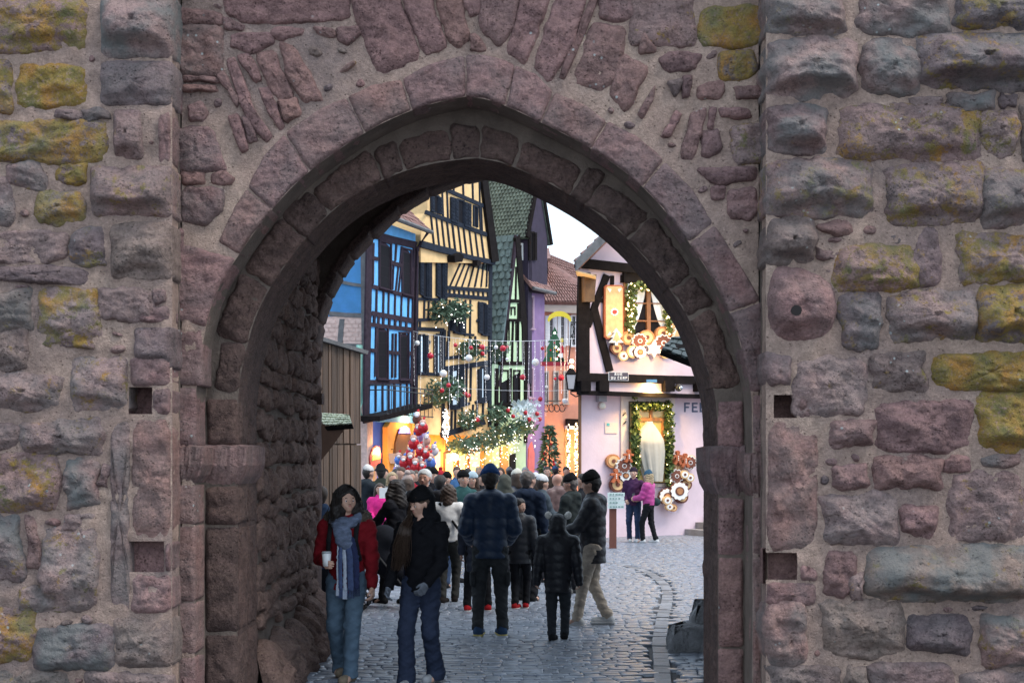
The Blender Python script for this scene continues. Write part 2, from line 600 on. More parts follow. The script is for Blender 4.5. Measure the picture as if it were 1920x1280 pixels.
# returns between the proud side walls and the recess
for x, s in ((XL, 1), (XR, -1)):
    V, Fs = [], []
    nzz = 130
    for k in range(nzz + 1):
        z = -0.1 + 6.0 * k / nzz
        for j in range(5):
            y = DA + (DB + .12 - DA) * j / 4
            V.append((x - s * .016 + s * 0.014 * fbm(y * 3, z, 2.0, 3.0) * (1 if 0 < j else 0), y, z))
    for k in range(nzz):
        for j in range(4):
            q_ = (k * 5 + j, k * 5 + j + 1, (k + 1) * 5 + j + 1, (k + 1) * 5 + j)
            Fs.append(q_ if s > 0 else q_[::-1])
    mesh_np("recess_return", V, Fs, M_MORTAR, gate)


# pointed openings ---------------------------------------------------------
def smooth_curve(pts, n=10):
    """Catmull-Rom through photo points"""
    p = [np.array(q, float) for q in pts]
    o = []
    for i in range(len(p) - 1):
        a, b, c, d = p[max(i - 1, 0)], p[i], p[i + 1], p[min(i + 2, len(p) - 1)]
        for k in range(n):
            t = k / n
            o.append(0.5 * ((2 * b) + (c - a) * t + (2 * a - 5 * b + 4 * c - d) * t * t + (3 * b - a - 3 * c + d) * t ** 3))
    o.append(p[-1])
    return o


def arch_px(left, right):
    """left: bottom to apex, right: apex to bottom (they meet in a point)"""
    return [tuple(q) for q in smooth_curve(left)] + [tuple(q) for q in smooth_curve(right)[1:]]


def arch_sheet(name, curve, d, x0, x1, z1, dback, mat, matback, amp=0.018, rings=26, soffit=True, zspring=2.4, lift=0.0):
    """wall face round a pointed opening, and the opening's own reveal back to dback"""
    cx = (curve[0][0] + curve[-1][0]) / 2
    pts = np.array(curve)
    out = []
    for x, z in pts:
        if z < zspring:
            out.append((x0 if x < cx else x1, z))
        else:
            dx, dz = x - cx, z - zspring + 1e-4
            k = min((abs((x0 if dx < 0 else x1) - cx) / max(abs(dx), 1e-5)), (z1 - zspring) / dz)
            out.append((cx + dx * k, zspring + dz * k))
    out = np.array(out)
    V, Fs = [], []
    n = len(pts)
    for r in range(rings + 1):
        t = r / rings
        for i in range(n):
            x, z = pts[i] * (1 - t) + out[i] * t
            h = (lift + amp * (fbm(x, z, 3.1, 4.5, 5) + .45 * fbm(x, z, 9.0, 15.0, 3))) * (0 if r == 0 else min(1, r / 5))
            V.append((x, d - h, z))
    for r in range(rings):
        for i in range(n - 1):
            Fs.append((r * n + i + 1, r * n + i, (r + 1) * n + i, (r + 1) * n + i + 1))
    # wall top corners left open by the radial fan
    mesh_np(name, V, Fs, mat, gate)
    if soffit:
        V, Fs = [], []
        K = 6
        for k in range(K + 1):
            y = d + (dback - d) * k / K
            for i, (x, z) in enumerate(pts):
                h = 0.010 * fbm(x * 2 + z, y * 2, z, 4.0, 4) * (1 if 0 < k < K else 0)
                V.append((x - h * (1 if x < cx else -1), y, z - h))
        for k in range(K):
            for i in range(n - 1):
                Fs.append((k * n + i, k * n + i + 1, (k + 1) * n + i + 1, (k + 1) * n + i))
        mesh_np("arch_soffit", V, Fs, matback, gate)


O1L = [(365, 1330), (365, 1000), (366, 760), (385, 620), (408, 545), (449, 476), (511, 392), (581, 321), (685, 249), (773, 207), (835, 189), (876, 181)]
O1R = [(876, 181), (912, 187), (948, 199), (1014, 230), (1108, 279), (1204, 350), (1292, 455), (1368, 586), (1404, 715), (1410, 800), (1411, 1000), (1411, 1330)]
O2L = [(445, 1330), (445, 1000), (446, 760), (462, 655), (490, 570), (540, 490), (600, 418), (660, 368), (735, 330), (800, 310), (850, 301), (897, 297)]
O2R = [(897, 297), (948, 308), (1018, 338), (1098, 384), (1168, 440), (1229, 508), (1290, 596), (1326, 692), (1343, 765), (1346, 900), (1346, 1000), (1346, 1330)]
O3L = [(599, 1330), (599, 1000), (599, 700), (606, 610), (622, 560), (642, 520), (664, 488), (700, 448), (752, 402), (806, 368), (870, 344), (940, 328)]
O3R = [(940, 328), (1000, 345), (1100, 390), (1210, 470), (1310, 590), (1372, 740), (1380, 900), (1380, 1330)]
o1, o2 = arch_px(O1L, O1R), arch_px(O2L, O2R)
o3 = arch_px(O3L, O3R)
c1, c2, c3 = px_poly(o1, DB), px_poly(o2, D2), px_poly(o3, 15.5)
arch_sheet("mortar_face", c1, DB, XL, XR, 6.4, D2 + .02, M_MORTAR, M_MORTAR2, zspring=2.2, lift=.005)
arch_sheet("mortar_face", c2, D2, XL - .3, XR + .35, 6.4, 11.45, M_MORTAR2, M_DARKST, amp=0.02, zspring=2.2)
# passage: side walls, vault, far arch
PLX, PRX = -2.06, 2.45
m = MB()
m.box(-2.7, PLX - .03, 11.4, 15.0, -.2, 6.0)
m.box(PRX + .03, 3.2, 11.4, 15.0, -.2, 6.0)
m.box(-2.7, 3.2, 11.4, 15.0, 5.55, 6.0)
m.box(-2.7, 3.2, 11.36, 11.4, 5.2, 6.0)
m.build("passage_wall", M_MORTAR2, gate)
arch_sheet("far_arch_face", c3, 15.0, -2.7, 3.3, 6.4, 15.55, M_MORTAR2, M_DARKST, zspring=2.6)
arch_sheet("far_arch_face", c3, 15.56, -2.7, 3.3, 6.4, 15.6, M_MORTAR2, M_DARKST, soffit=False, zspring=2.6)

# ---- stones of the left rough wall: x0, y0, x1, y1, lichen, overhang, grey (photo pixels, taken to the wall plane)
LEFT = [(-30, 5, 163, 97, .62, .02, .2), (38, 122, 165, 200, .95, 0, 0), (-20, 118, 19, 205, .7, 0, .3), (-30, 232, 195, 302, .72, .01, .2),
        (110, 206, 150, 224, 0, 0, .3), (163, 209, 199, 225, 0, .0, .4), (18, 310, 82, 352, .3, .01, .6), (112, 314, 160, 345, .75, 0, 0),
        (-20, 342, 22, 425, 0, .01, .5), (70, 360, 152, 418, .7, .015, .3), (-30, 433, 122, 494, .2, 0, .1), (131, 433, 197, 494, .5, .01, .3),
        (-30, 500, 162, 530, .2, .0, 0), (-20, 550, 58, 615, .25, .01, .5), (78, 541, 190, 640, .6, .015, .3), (192, 546, 286, 602, 0, 0, 0),
        (-20, 622, 50, 690, .3, .01, .1), (85, 627, 172, 651, .55, 0, .2), (-20, 702, 112, 768, .3, .02, .4), (-30, 798, 38, 840, .2, .01, .3),
        (47, 790, 192, 845, .35, .02, .4), (-30, 850, 114, 957, .5, .02, .2), (128, 866, 183, 948, 0, .01, .9), (188, 876, 206, 912, 0, 0, .1),
        (-30, 966, 42, 1084, .4, .02, .8), (80, 1000, 186, 1140, .35, .03, .5), (128, 968, 172, 990, 0, 0, .4), (40, 1100, 108, 1140, .35, .01, .6),
        (-30, 1142, 62, 1240, .65, .02, .2), (68, 1173, 216, 1254, .25, .015, .8), (-30, 1262, 122, 1310, .3, 0, .4), (165, 1260, 320, 1310, .2, 0, .2),
        (52, 968, 72, 1060, 0, 0, 0)]
QUOINL = [(188, -20, 321, 110, .1, .06, .95), (189, 114, 321, 200, .1, .015, .3), (213, 204, 269, 300, .15, .03, .2), (170, 310, 320, 408, .4, .06, .3),
          (207, 415, 320, 525, .1, .03, .1), (252, 612, 321, 690, 0, .03, .2), (133, 668, 242, 772, .45, .03, .5), (208, 780, 244, 1150, 0, 0, .4),
          (212, 1157, 322, 1252, 0, .01, .25)]
def shrink(p, k):
    a = np.array(p, float)
    c = a.mean(0)
    d = a - c
    L = np.hypot(d[:, 0], d[:, 1])[:, None]
    return [tuple(q) for q in c + d * (1 - k / np.maximum(L, abs(k) * 2))]


OCC = np.zeros((330, 490), bool)        # 4-pixel map of what already holds stone, from (-20, -20)


def mark(p):
    a = np.array(p)
    gy_, gx_ = np.mgrid[0:330, 0:490]
    x, y = gx_ * 4 - 20, gy_ * 4 - 20
    ins = np.zeros(OCC.shape, bool)
    n = len(a)
    for i in range(n):
        (xa, ya), (xb, yb) = a[i], a[(i + 1) % n]
        if ya == yb: continue
        ins ^= ((ya > y) != (yb > y)) & (x < (xb - xa) * (y - ya) / (yb - ya) + xa)
    OCC[ins] = True
    return p


for x0, y0, x1, y1, li, ov, g in LEFT:
    stone(px_poly(mark(shrink(rect(x0, y0, x1, y1, 7), -7)), DA), front(DA), lichen=li, over=ov * 1.9, grey=g, proud=.032, bulge=.018, rough=.036, jag=.018, rnd=1, q=.14, pw=6)
for x0, y0, x1, y1, li, ov, g in QUOINL:
    stone(px_poly(mark(shrink(rect(x0, y0, x1 if x1 < 310 else 322.5, y1, 2 if x1 < 310 else .6), -.5)), DA), front(DA), back=.31, lichen=li, over=ov * 1.9, grey=g, proud=.03, bulge=.012, rough=.03, rnd=1, q=.12)
# the pieces round the two square sockets and the jagged broken quoin
for pts, li in (([(244, 668), (320, 668), (320, 725), (244, 725)], .1), ([(285, 728), (320, 728), (320, 778), (285, 778)], 0),
                ([(248, 782), (320, 780), (321, 1012), (247, 1013)], 0), ([(247, 1074), (321, 1073), (320, 1150), (246, 1151)], 0),
                ([(311, 1015), (321, 1015), (321, 1071), (311, 1071)], 0),
                ([(284, 540), (312, 541), (316, 566), (290, 575)], 0), ([(262, 578), (318, 570), (320, 606), (256, 606)], 0), ([(296, 204), (320, 204), (320, 306), (298, 306)], 0)):
    stone(px_poly(mark(pts[::-1]), DA), front(DA), back=.31, lichen=li, grey=.25, proud=.03, bulge=.008, rough=.035, rnd=1, q=.12, mat=M_RED)

RIGHT = [(1440, -20, 1578, 62, .3, .05, .6), (1612, -20, 1780, 60, .15, .01, .7), (1795, -20, 1950, 58, .5, .02, .3), (1440, 76, 1602, 180, .1, .08, .7),
         (1617, 78, 1717, 174, 0, .03, .9), (1725, 68, 1950, 168, .42, .09, .5), (1440, 198, 1545, 287, .15, .06, .7), (1570, 199, 1832, 297, .5, .03, .15),
         (1711, 188, 1752, 210, .2, 0, .2), (1785, 181, 1862, 209, .1, 0, .9), (1876, 181, 1905, 200, .3, 0, .2), (1838, 213, 1902, 291, .45, .01, .2),
         (1915, 206, 1950, 300, .2, .01, .3), (1440, 300, 1630, 405, .42, .05, .6), (1668, 313, 1838, 419, .5, .05, .25), (1842, 320, 1950, 424, .4, .06, .5),
         (1438, 412, 1522, 489, .2, .05, .3), (1541, 419, 1595, 437, 0, 0, .1), (1536, 468, 1564, 485, 0, 0, .2), (1570, 461, 1714, 540, .62, .03, .2),
         (1718, 442, 1757, 534, .3, 0, .1), (1797, 441, 1950, 529, .65, .02, .2), (1583, 551, 1645, 650, .4, .02, .5), (1665, 549, 1826, 639, .4, .06, .4),
         (1832, 536, 1950, 639, .7, .06, .2), (1440, 670, 1480, 716, 0, .01, .3), (1496, 669, 1618, 775, .25, .0, .25), (1635, 669, 1735, 733, .3, .02, .1),
         (1755, 661, 1950, 729, .95, .01, 0), (1836, 743, 1950, 842, .95, .03, 0), (1648, 758, 1818, 842, 0, .005, 0), (1555, 793, 1632, 838, 0, .02, .1),
         (1565, 879, 1618, 910, 0, .01, .1), (1645, 858, 1760, 911, 0, .02, 0), (1778, 856, 1815, 875, 0, 0, 0), (1846, 856, 1912, 870, 0, 0, .6),
         (1545, 926, 1678, 1014, .1, .02, .3), (1690, 948, 1750, 998, 0, .015, 0), (1782, 888, 1921, 1009, .3, .005, .15), (1545, 1042, 1594, 1115, 0, 0, 0),
         (1597, 1072, 1619, 1117, .2, 0, .2), (1626, 1022, 1950, 1124, .35, .08, .8), (1420, 1131, 1508, 1240, .05, .02, .5), (1546, 1132, 1690, 1225, .1, .02, .2),
         (1708, 1151, 1815, 1219, .05, .02, .2), (1845, 1156, 1950, 1244, .4, .03, .9), (1450, 1246, 1572, 1310, 0, 0, .2), (1584, 1252, 1620, 1310, 0, 0, .2),
         (1632, 1242, 1782, 1310, .1, .01, .3), (1800, 1258, 1950, 1310, .2, .01, .3)]
for x0, y0, x1, y1, li, ov, g in RIGHT:
    stone(px_poly(mark(shrink(rect(x0 if x0 > 1445 else 1443, y0, x1, y1, 8 if x0 > 1445 else 3), -8)), DA), front(DA), back=.06 if x0 > 1445 else .31, lichen=li, over=ov * 1.8, grey=g, proud=.034, bulge=.028, rough=.04, jag=.02, rnd=1, q=.17, pw=6,
          mat=M_RED if g < .16 and li < .3 else M_STONE)
# big pink boss stone with a round hole, and the tall jamb block with its sockets
boss = px_poly(mark([(1438, 640), (1440, 500), (1500, 498), (1566, 530), (1570, 600), (1545, 640)]), DA)
bo = stone(boss, front(DA), over=.09, proud=.04, bulge=.05, rough=.03, rnd=2, grey=.2, lichen=.05, mat=M_RED)
m = MB()
hp = P(1493, 582, DA - .168)
m.tube([(hp.x, hp.y - .012, hp.z), (hp.x, hp.y + .1, hp.z)], [.038, .034], 10)
m.build("bore_hole", plain("dark_hole", (0.015, 0.012, 0.012), 1, 0, bump=0), gate)
for pts in ([(1440, 786), (1534, 786), (1533, 1032), (1437, 1032)], [(1498, 1035), (1533, 1035), (1533, 1090), (1498, 1088)],
            [(1437, 1090), (1533, 1092), (1528, 1135), (1435, 1134)], [(1496, 740), (1520, 735), (1520, 784), (1496, 784)]):
    stone(px_poly(mark(pts[::-1]), DA), front(DA), grey=.3, proud=.03, bulge=.015, rough=.04, rnd=1, q=.12, mat=M_RED)

# ---- the recessed middle: rubble over the arch (polygons in photo pixels)
MID = [([(425, -12), (653, -12), (653, 38), (520, 42), (470, 44), (428, 30)], 0), ([(332, 14), (412, 24), (416, 49), (330, 46)], 0),
       ([(424, 36), (456, 48), (454, 57), (428, 54)], 0), ([(330, 50), (415, 50), (417, 138), (385, 142), (329, 137)], .4),
       ([(436, 66), (512, 62), (513, 82), (475, 98), (434, 88)], 0), ([(508, 66), (520, 52), (568, 55), (566, 66), (530, 74)], 0),
       ([(586, 50), (622, 56), (626, 70), (596, 66)], 0), ([(634, 54), (672, 52), (675, 66), (652, 82), (638, 74)], 0),
       ([(523, 78), (552, 92), (606, 184), (570, 192), (545, 150)], 0), ([(480, 106), (515, 97), (552, 183), (518, 187)], 0),
       ([(520, 190), (556, 187), (560, 214), (538, 227)], 0), ([(448, 112), (470, 105), (492, 148), (478, 154)], 0),
       ([(424, 116), (445, 112), (478, 208), (511, 252), (496, 264), (460, 214)], 0), ([(408, 146), (422, 136), (450, 188), (443, 200)], .2),
       ([(343, 142), (404, 146), (408, 156), (345, 154)], 0), ([(345, 159), (398, 160), (406, 173), (345, 173)], 0),
       ([(326, 148), (343, 150), (341, 212), (326, 212)], 0), ([(485, 170), (505, 164), (533, 234), (522, 242)], 0),
       ([(355, 202), (375, 194), (385, 210), (380, 227), (358, 225)], 0), ([(428, 222), (448, 219), (466, 280), (452, 284)], 0),
       ([(455, 222), (469, 228), (481, 260), (466, 266)], 0), ([(321, 246), (398, 238), (425, 318), (380, 322), (322, 320)], .4),
       ([(398, 328), (420, 323), (436, 335), (430, 345), (400, 344)], 0), ([(342, 322), (380, 324), (382, 344), (344, 346)], 0),
       ([(342, 352), (418, 350), (416, 390), (385, 418), (345, 412)], .4), ([(323, 320), (338, 322), (338, 412), (323, 416)], 0),
       ([(655, -12), (744, -12), (787, 108), (722, 136), (705, 130), (668, 40)], 0), ([(750, -12), (806, -12), (836, 84), (800, 100), (786, 80)], 0),
       ([(814, -12), (862, -12), (879, 70), (856, 88), (840, 75)], 0), ([(868, -12), (900, -12), (898, 22), (880, 30)], 0),
       ([(882, 68), (892, 66), (912, 94), (880, 97)], 0), ([(896, -12), (975, -12), (956, 60), (936, 85), (906, 55)], 0),
       ([(980, -12), (1036, -12), (1006, 62), (986, 117), (952, 96)], 0), ([(1046, -12), (1102, -12), (1070, 90), (1032, 149), (1000, 122)], 0),
       ([(1110, -12), (1127, -10), (1062, 145), (1048, 142)], 0), ([(1108, 46), (1172, 56), (1160, 130), (1135, 169), (1076, 155)], .1),
       ([(1185, -12), (1298, -12), (1303, 84), (1240, 85), (1180, 82)], .32), ([(1314, 16), (1433, 12), (1434, 78), (1370, 90), (1314, 86)], .85),
       ([(1122, -12), (1180, -12), (1186, 28), (1164, 41), (1124, 32)], .25), ([(1167, 106), (1216, 130), (1176, 211), (1141, 174)], .1),
       ([(1235, 112), (1262, 98), (1314, 104), (1300, 132), (1252, 136)], 0), ([(1195, 214), (1228, 160), (1221, 192), (1206, 222)], .2),
       ([(1254, 156), (1282, 148), (1266, 182)], .3), ([(1281, 146), (1298, 143), (1292, 178), (1280, 180)], .1),
       ([(1350, 100), (1408, 96), (1419, 128), (1400, 148), (1354, 150)], .6), ([(1312, 162), (1350, 155), (1361, 172), (1345, 185), (1314, 184)], 0),
       ([(1380, 164), (1430, 162), (1428, 182), (1384, 186)], .2), ([(1240, 254), (1265, 212), (1279, 216), (1256, 259)], 0),
       ([(1275, 292), (1296, 212), (1326, 206), (1301, 300)], 0), ([(1348, 204), (1400, 206), (1403, 220), (1352, 222)], 0),
       ([(1370, 240), (1432, 234), (1434, 302), (1380, 306)], .45), ([(1306, 316), (1412, 312), (1416, 338), (1340, 346)], 0),
       ([(1368, 362), (1412, 352), (1422, 390), (1404, 412), (1370, 404)], .15), ([(1316, 250), (1346, 246), (1350, 280), (1330, 296), (1316, 290)], .1),
       ([(1335, 352), (1358, 352), (1356, 372), (1336, 370)], 0), ([(1330, 205), (1342, 210), (1336, 240), (1326, 238)], 0),
       ([(325, 428), (345, 436), (340, 470), (325, 480)], 0), ([(1206, 60), (1230, 95), (1200, 100)], .2)]
for pts, g in MID:
    li = g if (pts[0][0] > 1160 and g > .2) else 0
    stone(px_poly(mark(shrink(pts[::-1], -6)), DB), front(DB), grey=.15 if li else g * .8, lichen=li, proud=.034, bulge=.012, rough=.026, jag=.014, rnd=1, q=.12, pw=6, mat=M_STONE if li else M_RED)
# ---- voussoirs of the outer order (joint: soffit end, back end)
J = [((385, 613), (326, 601)), ((443, 483), (332, 452)), ((449, 476), (408, 455)), ((511, 392), (462, 353)), ((581, 321), (533, 250)), ((685, 249), (650, 182)),
     ((773, 207), (753, 148)), ((874, 181), (872, 102)), ((948, 199), (966, 121)), ((1014, 230), (1038, 172)), ((1108, 279), (1140, 227)), ((1204, 350), (1246, 300)),
     ((1292, 455), (1339, 419)), ((1368, 586), (1428, 565)), ((1407, 735), (1428, 735))]


def along(curve, a, b):
    """points of the soffit curve from near a to near b"""
    c = np.array(curve)
    i, j = [int(np.argmin(((c - np.array(q)) ** 2).sum(1))) for q in (a, b)]
    s = c[i:j + 1] if i < j else c[j:i + 1][::-1]
    return [tuple(q) for q in s[1:-1:3]]


for k in range(len(J) - 1):
    (ia, oa), (ib, ob) = J[k], J[k + 1]
    if k == 1: continue
    mid = along(o1, ia, ib)
    om = ((oa[0] + ob[0]) / 2, (oa[1] + ob[1]) / 2)
    im = ((ia[0] + ib[0]) / 2, (ia[1] + ib[1]) / 2)
    L = math.hypot(om[0] - im[0], om[1] - im[1])
    bulgeo = 8 if 3 <= k < 12 else 3
    om = (om[0] + (om[0] - im[0]) / L * bulgeo, om[1] + (om[1] - im[1]) / L * bulgeo)
    poly = [oa, om, ob, ib] + mid[::-1] + [ia]
    stone(px_poly(shrink(mark(poly), RNG.uniform(.3, 1.2))[::-1], DB), front(DB), name="voussoir", grey=.25, proud=.026, bulge=.006, rough=.02, jag=.006, back=.3, rnd=1, q=.06, pw=9, mat=M_RED)
# the same courses run on a little past the photograph's edges
for xa, xb in ((1956, 2110), (-176, -36)):
    y = -20
    while y < 1290:
        hh = RNG.uniform(55, 105)
        x = xa
        while x < xb - 40:
            wd = RNG.uniform(60, 130)
            stone(px_poly(rect(x + 4, y + 5, min(x + wd, xb) - 4, y + hh - 5, 7), DA), front(DA), lichen=RNG.choice((0, .2, .4, .6)), over=RNG.uniform(0, .06), grey=RNG.uniform(0, .6), proud=.024, bulge=.02, rough=.036, jag=.02, rnd=1, q=.2, fine=.7)
            x += wd
        y += hh
# ---- packing stones in what the big ones leave free
ext = [(326, 1300), (326, 600)] + [q[1] for q in J[1:-1]] + [(1434, 575), (1434, 1300)]
mark(ext)
mark([(316, -20), (330, -20), (330, 1300), (316, 1300)])
mark([(1424, -20), (1440, -20), (1440, 1300), (1424, 1300)])
rr = random.Random(21)
for hx in ((240, 722, 290, 782), (240, 1010, 314, 1076), (1446, 736, 1498, 790), (1430, 1030, 1500, 1092)): mark([(hx[0], hx[1]), (hx[2], hx[1]), (hx[2], hx[3]), (hx[0], hx[3])])
nf = 0
for k in range(9000):
    x, y = rr.uniform(-10, 1925), rr.uniform(-10, 1285)
    w_, h_ = rr.uniform(12, 50), rr.uniform(10, 24)
    if k > 4000: w_, h_ = rr.uniform(18, 34), rr.uniform(12, 18)
    i0, i1 = int((y - h_ / 2 + 20) / 4), int((y + h_ / 2 + 20) / 4) + 1
    j0, j1 = int((x - w_ / 2 + 20) / 4), int((x + w_ / 2 + 20) / 4) + 1
    if i0 < 0 or j0 < 0 or OCC[i0:i1, j0:j1].any(): continue
    mid_ = 330 < x < 1430
    d_ = DB if mid_ else DA
    a_ = rr.uniform(-.2, .2) if not mid_ else rr.uniform(-.9, .9)
    pts = []
    for g in np.linspace(0, 2 * math.pi, 8)[:-1]:
        u, v = w_ / 2 * math.cos(g) * rr.uniform(.8, 1.15), -h_ / 2 * math.sin(g) * rr.uniform(.8, 1.15)
        pts.append((x + u * math.cos(a_) - v * math.sin(a_), y + u * math.sin(a_) + v * math.cos(a_)))
    OCC[max(0, i0 - 1):i1 + 1, max(0, j0 - 2):j1 + 2] = True
    if rr.random() < .25: continue
    stone(px_poly(pts, d_), front(d_), lichen=.25 if rr.random() < .15 else 0, grey=rr.uniform(0, .4), proud=.02, bulge=.012, rough=.03, jag=.012, rnd=1, q=.2, fine=.8, mat=M_RED if rr.random() < .6 else M_STONE)
    nf += 1
    if nf > 118: break
print("fillers", nf)
# jambs of the outer order, left and right
for x0, y0, x1, y1 in ((326, 616, 380, 722), (326, 727, 368, 836), (326, 908, 366, 982), (326, 986, 366, 1126), (326, 1130, 366, 1226), (326, 1231, 366, 1320),
                       (1412, 740, 1432, 850), (1412, 930, 1432, 1040), (1412, 1044, 1432, 1150), (1412, 1154, 1432, 1320)):
    stone(px_poly(rect(x0, y0, x1, y1, 1), DB), front(DB), name="jamb_stone", grey=.25, proud=.02, bulge=.004, rough=.015, back=.3, rnd=1, q=.06, jag=.003, mat=M_RED)
# ---- inner order: face stones with their returns
J2 = [(446, 738), (466, 646), (505, 540), (575, 446), (618, 400), (720, 336), (760, 321), (850, 301), (897, 297), (960, 312), (1068, 366), (1098, 385), (1176, 449), (1256, 545), (1290, 597), (1336, 735)]
for k in range(len(J2) - 1):
    a, b = J2[k], J2[k + 1]
    mid = along(o2, a, b)
    cx = 895

    def out(p, q=None):
        i = int(np.argmin(((np.array(o2) - np.array(p)) ** 2).sum(1)))
        i = min(max(i, 1), len(o2) - 2)
        t = np.array(o2[i + 1]) - np.array(o2[i - 1])
        n_ = np.array([t[1], -t[0]]) / np.hypot(*t)
        s = (62 if 0 < k < len(J2) - 2 else 54) * RNG.uniform(.86, 1.12)
        return tuple(np.array(p) + n_ * s)
    oa, ob = out(a), out(b)
    om = ((oa[0] + ob[0]) / 2 * 1.0, (oa[1] + ob[1]) / 2 - 4)
    poly = [oa, om, ob, b] + mid[::-1] + [a]
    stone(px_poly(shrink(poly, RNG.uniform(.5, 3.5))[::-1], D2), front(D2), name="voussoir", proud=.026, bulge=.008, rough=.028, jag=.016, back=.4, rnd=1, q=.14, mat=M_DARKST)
for ys, x0, x1 in (((748, 836), 388, 446), ((912, 984), 386, 446), ((988, 1184), 385, 446), ((1189, 1320), 385, 446),
                   ((752, 842), 1346, 1394), ((934, 1040), 1347, 1394), ((1044, 1212), 1347, 1394), ((1216, 1320), 1347, 1394)):
    d0 = D2 - .02
    a = px_poly([(x0, ys[0]), (x1, ys[1])], D2)
    z1_, z0_ = a[0][1], a[1][1]
    xi, xo = (a[1][0], a[0][0]) if x0 < 900 else (a[0][0], a[1][0])
    sg = 1 if x0 < 900 else -1
    # face and the return into the passage share one block: outline in the face, thick backwards
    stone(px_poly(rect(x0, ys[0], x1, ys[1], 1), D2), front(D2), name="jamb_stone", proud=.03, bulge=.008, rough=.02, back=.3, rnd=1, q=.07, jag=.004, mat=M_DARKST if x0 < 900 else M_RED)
    # the return's own stones
    for yy0, yy1 in ((D2 + .03, 11.02), (11.05, 11.42)):
        zz = [z0_, z1_] if yy0 < 11 else [z0_ + .0, z1_]
        rp = [(yy0, zz[0] + .012), (yy1, zz[0] + .012), (yy1, zz[1] - .012), (yy0, zz[1] - .012)]
        xx = xi
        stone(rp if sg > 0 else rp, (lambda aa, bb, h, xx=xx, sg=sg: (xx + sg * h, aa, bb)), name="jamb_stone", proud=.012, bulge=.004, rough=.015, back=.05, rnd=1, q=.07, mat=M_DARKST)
# ---- imposts: moulded blocks at the springing
for x0, x1, y0, y1, d, dep, into in ((326, 366, 838, 905, DB, .32, 1), (386, 446, 836, 908, D2, .78, 1), (1347, 1395, 838, 928, D2, .78, -1), (1411, 1433, 852, 930, DB, .32, -1)):
    a, b = P(x0, y0, d), P(x1, y1, d)
    zt, zb = a.z, b.z
    zm = zb + (zt - zb) * .5
    pr = 0.068
    xi = b.x if into > 0 else a.x
    xo = a.x if into > 0 else b.x
    m = MB()
    # layered profile: chamfered lower half, square upper fillet
    prof = [(0.0, zb), (pr * .55, zb + (zt - zb) * .22), (pr, zm), (pr, zt), (0, zt + .015)]
    V, Fs = [], []
    nn = 14
    for q_, zz in prof:
        yf = d - q_ * .7
        ring = []
        for k in range(nn):
            t = k / (nn - 1)
            ring.append((xo + (xi + into * q_ - xo) * t, yf - .016 * fbm(t * 3, zz * 5, x0, 2.0), zz + .014 * fbm(t * 4, zz, x0, 3.0)))
        for k in range(nn):
            t = (k + 1) / nn
            ring.append((xi + into * q_ + .006 * fbm(t * 3, zz * 4, 1, 3.0), yf + (d + dep - yf) * t, zz))
        V += ring
    W_ = nn * 2
    for r in range(len(prof) - 1):
        for k in range(W_ - 1):
            f_ = (r * W_ + k, r * W_ + k + 1, (r + 1) * W_ + k + 1, (r + 1) * W_ + k)
            Fs.append(f_ if into > 0 else f_[::-1])
    top = list(range((len(prof) - 1) * W_, len(prof) * W_))
    V.append((xo, d + dep, zt + .015))
    for k in range(W_ - 1): Fs.append((top[k], top[k + 1], len(V) - 1))
    mesh_np("impost", V, Fs, M_RED, gate, False)["grey"] = 0.3


# ---- rubble of the passage walls and the far arch's own stones
def rubble(y0, y1, z0, z1, fmap, hrow=(.15, .34), wrow=(.16, .55), **kw):
    z = z0
    while z < z1:
        h = RNG.uniform(*hrow)
        y = y0 + RNG.uniform(-.2, 0)
        while y < y1:
            wd = RNG.uniform(*wrow)
            a0, a1 = max(y, y0), min(y + wd, y1)
            if a1 - a0 > .09:
                dz = RNG.uniform(-.055, .055)
                g = .022
                p = [(a0 + g, z + g + dz), ((a0 + a1) / 2, z + g * .5 + dz), (a1 - g, z + g + RNG.uniform(-.03, .03)), (a1 - g * .7, z + h * .5), (a1 - g, z + h - g + dz),
                     (a0 + g, z + h - g + RNG.uniform(-.03, .03))]
                stone(p, fmap, name="rubble_stone", **kw)
            y += wd
        z += h


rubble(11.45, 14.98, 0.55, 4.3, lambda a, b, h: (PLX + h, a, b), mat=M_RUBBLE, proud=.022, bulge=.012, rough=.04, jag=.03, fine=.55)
# battered foot: big rounded footing stones at the far left corner
for k, (yy, w_, hh) in enumerate(((11.7, .55, .5), (12.4, .7, .52), (13.1, .6, .5), (13.75, .55, .56), (14.35, .6, .62), (14.95, .5, .66))):
    p = [(yy - w_ / 2, -.05), (yy + w_ / 2, -.05), (yy + w_ / 2 - .03, hh * .7), (yy + .1, hh), (yy - w_ / 2 + .04, hh * .8)]
    stone(p, lambda a, b, h: (PLX + h + max(0, .16 * (1 - b / .6)), a, b), name="footing_stone", mat=M_RUBBLE, proud=.06, bulge=.09, rough=.05, jag=.02, fine=.7, rnd=2)
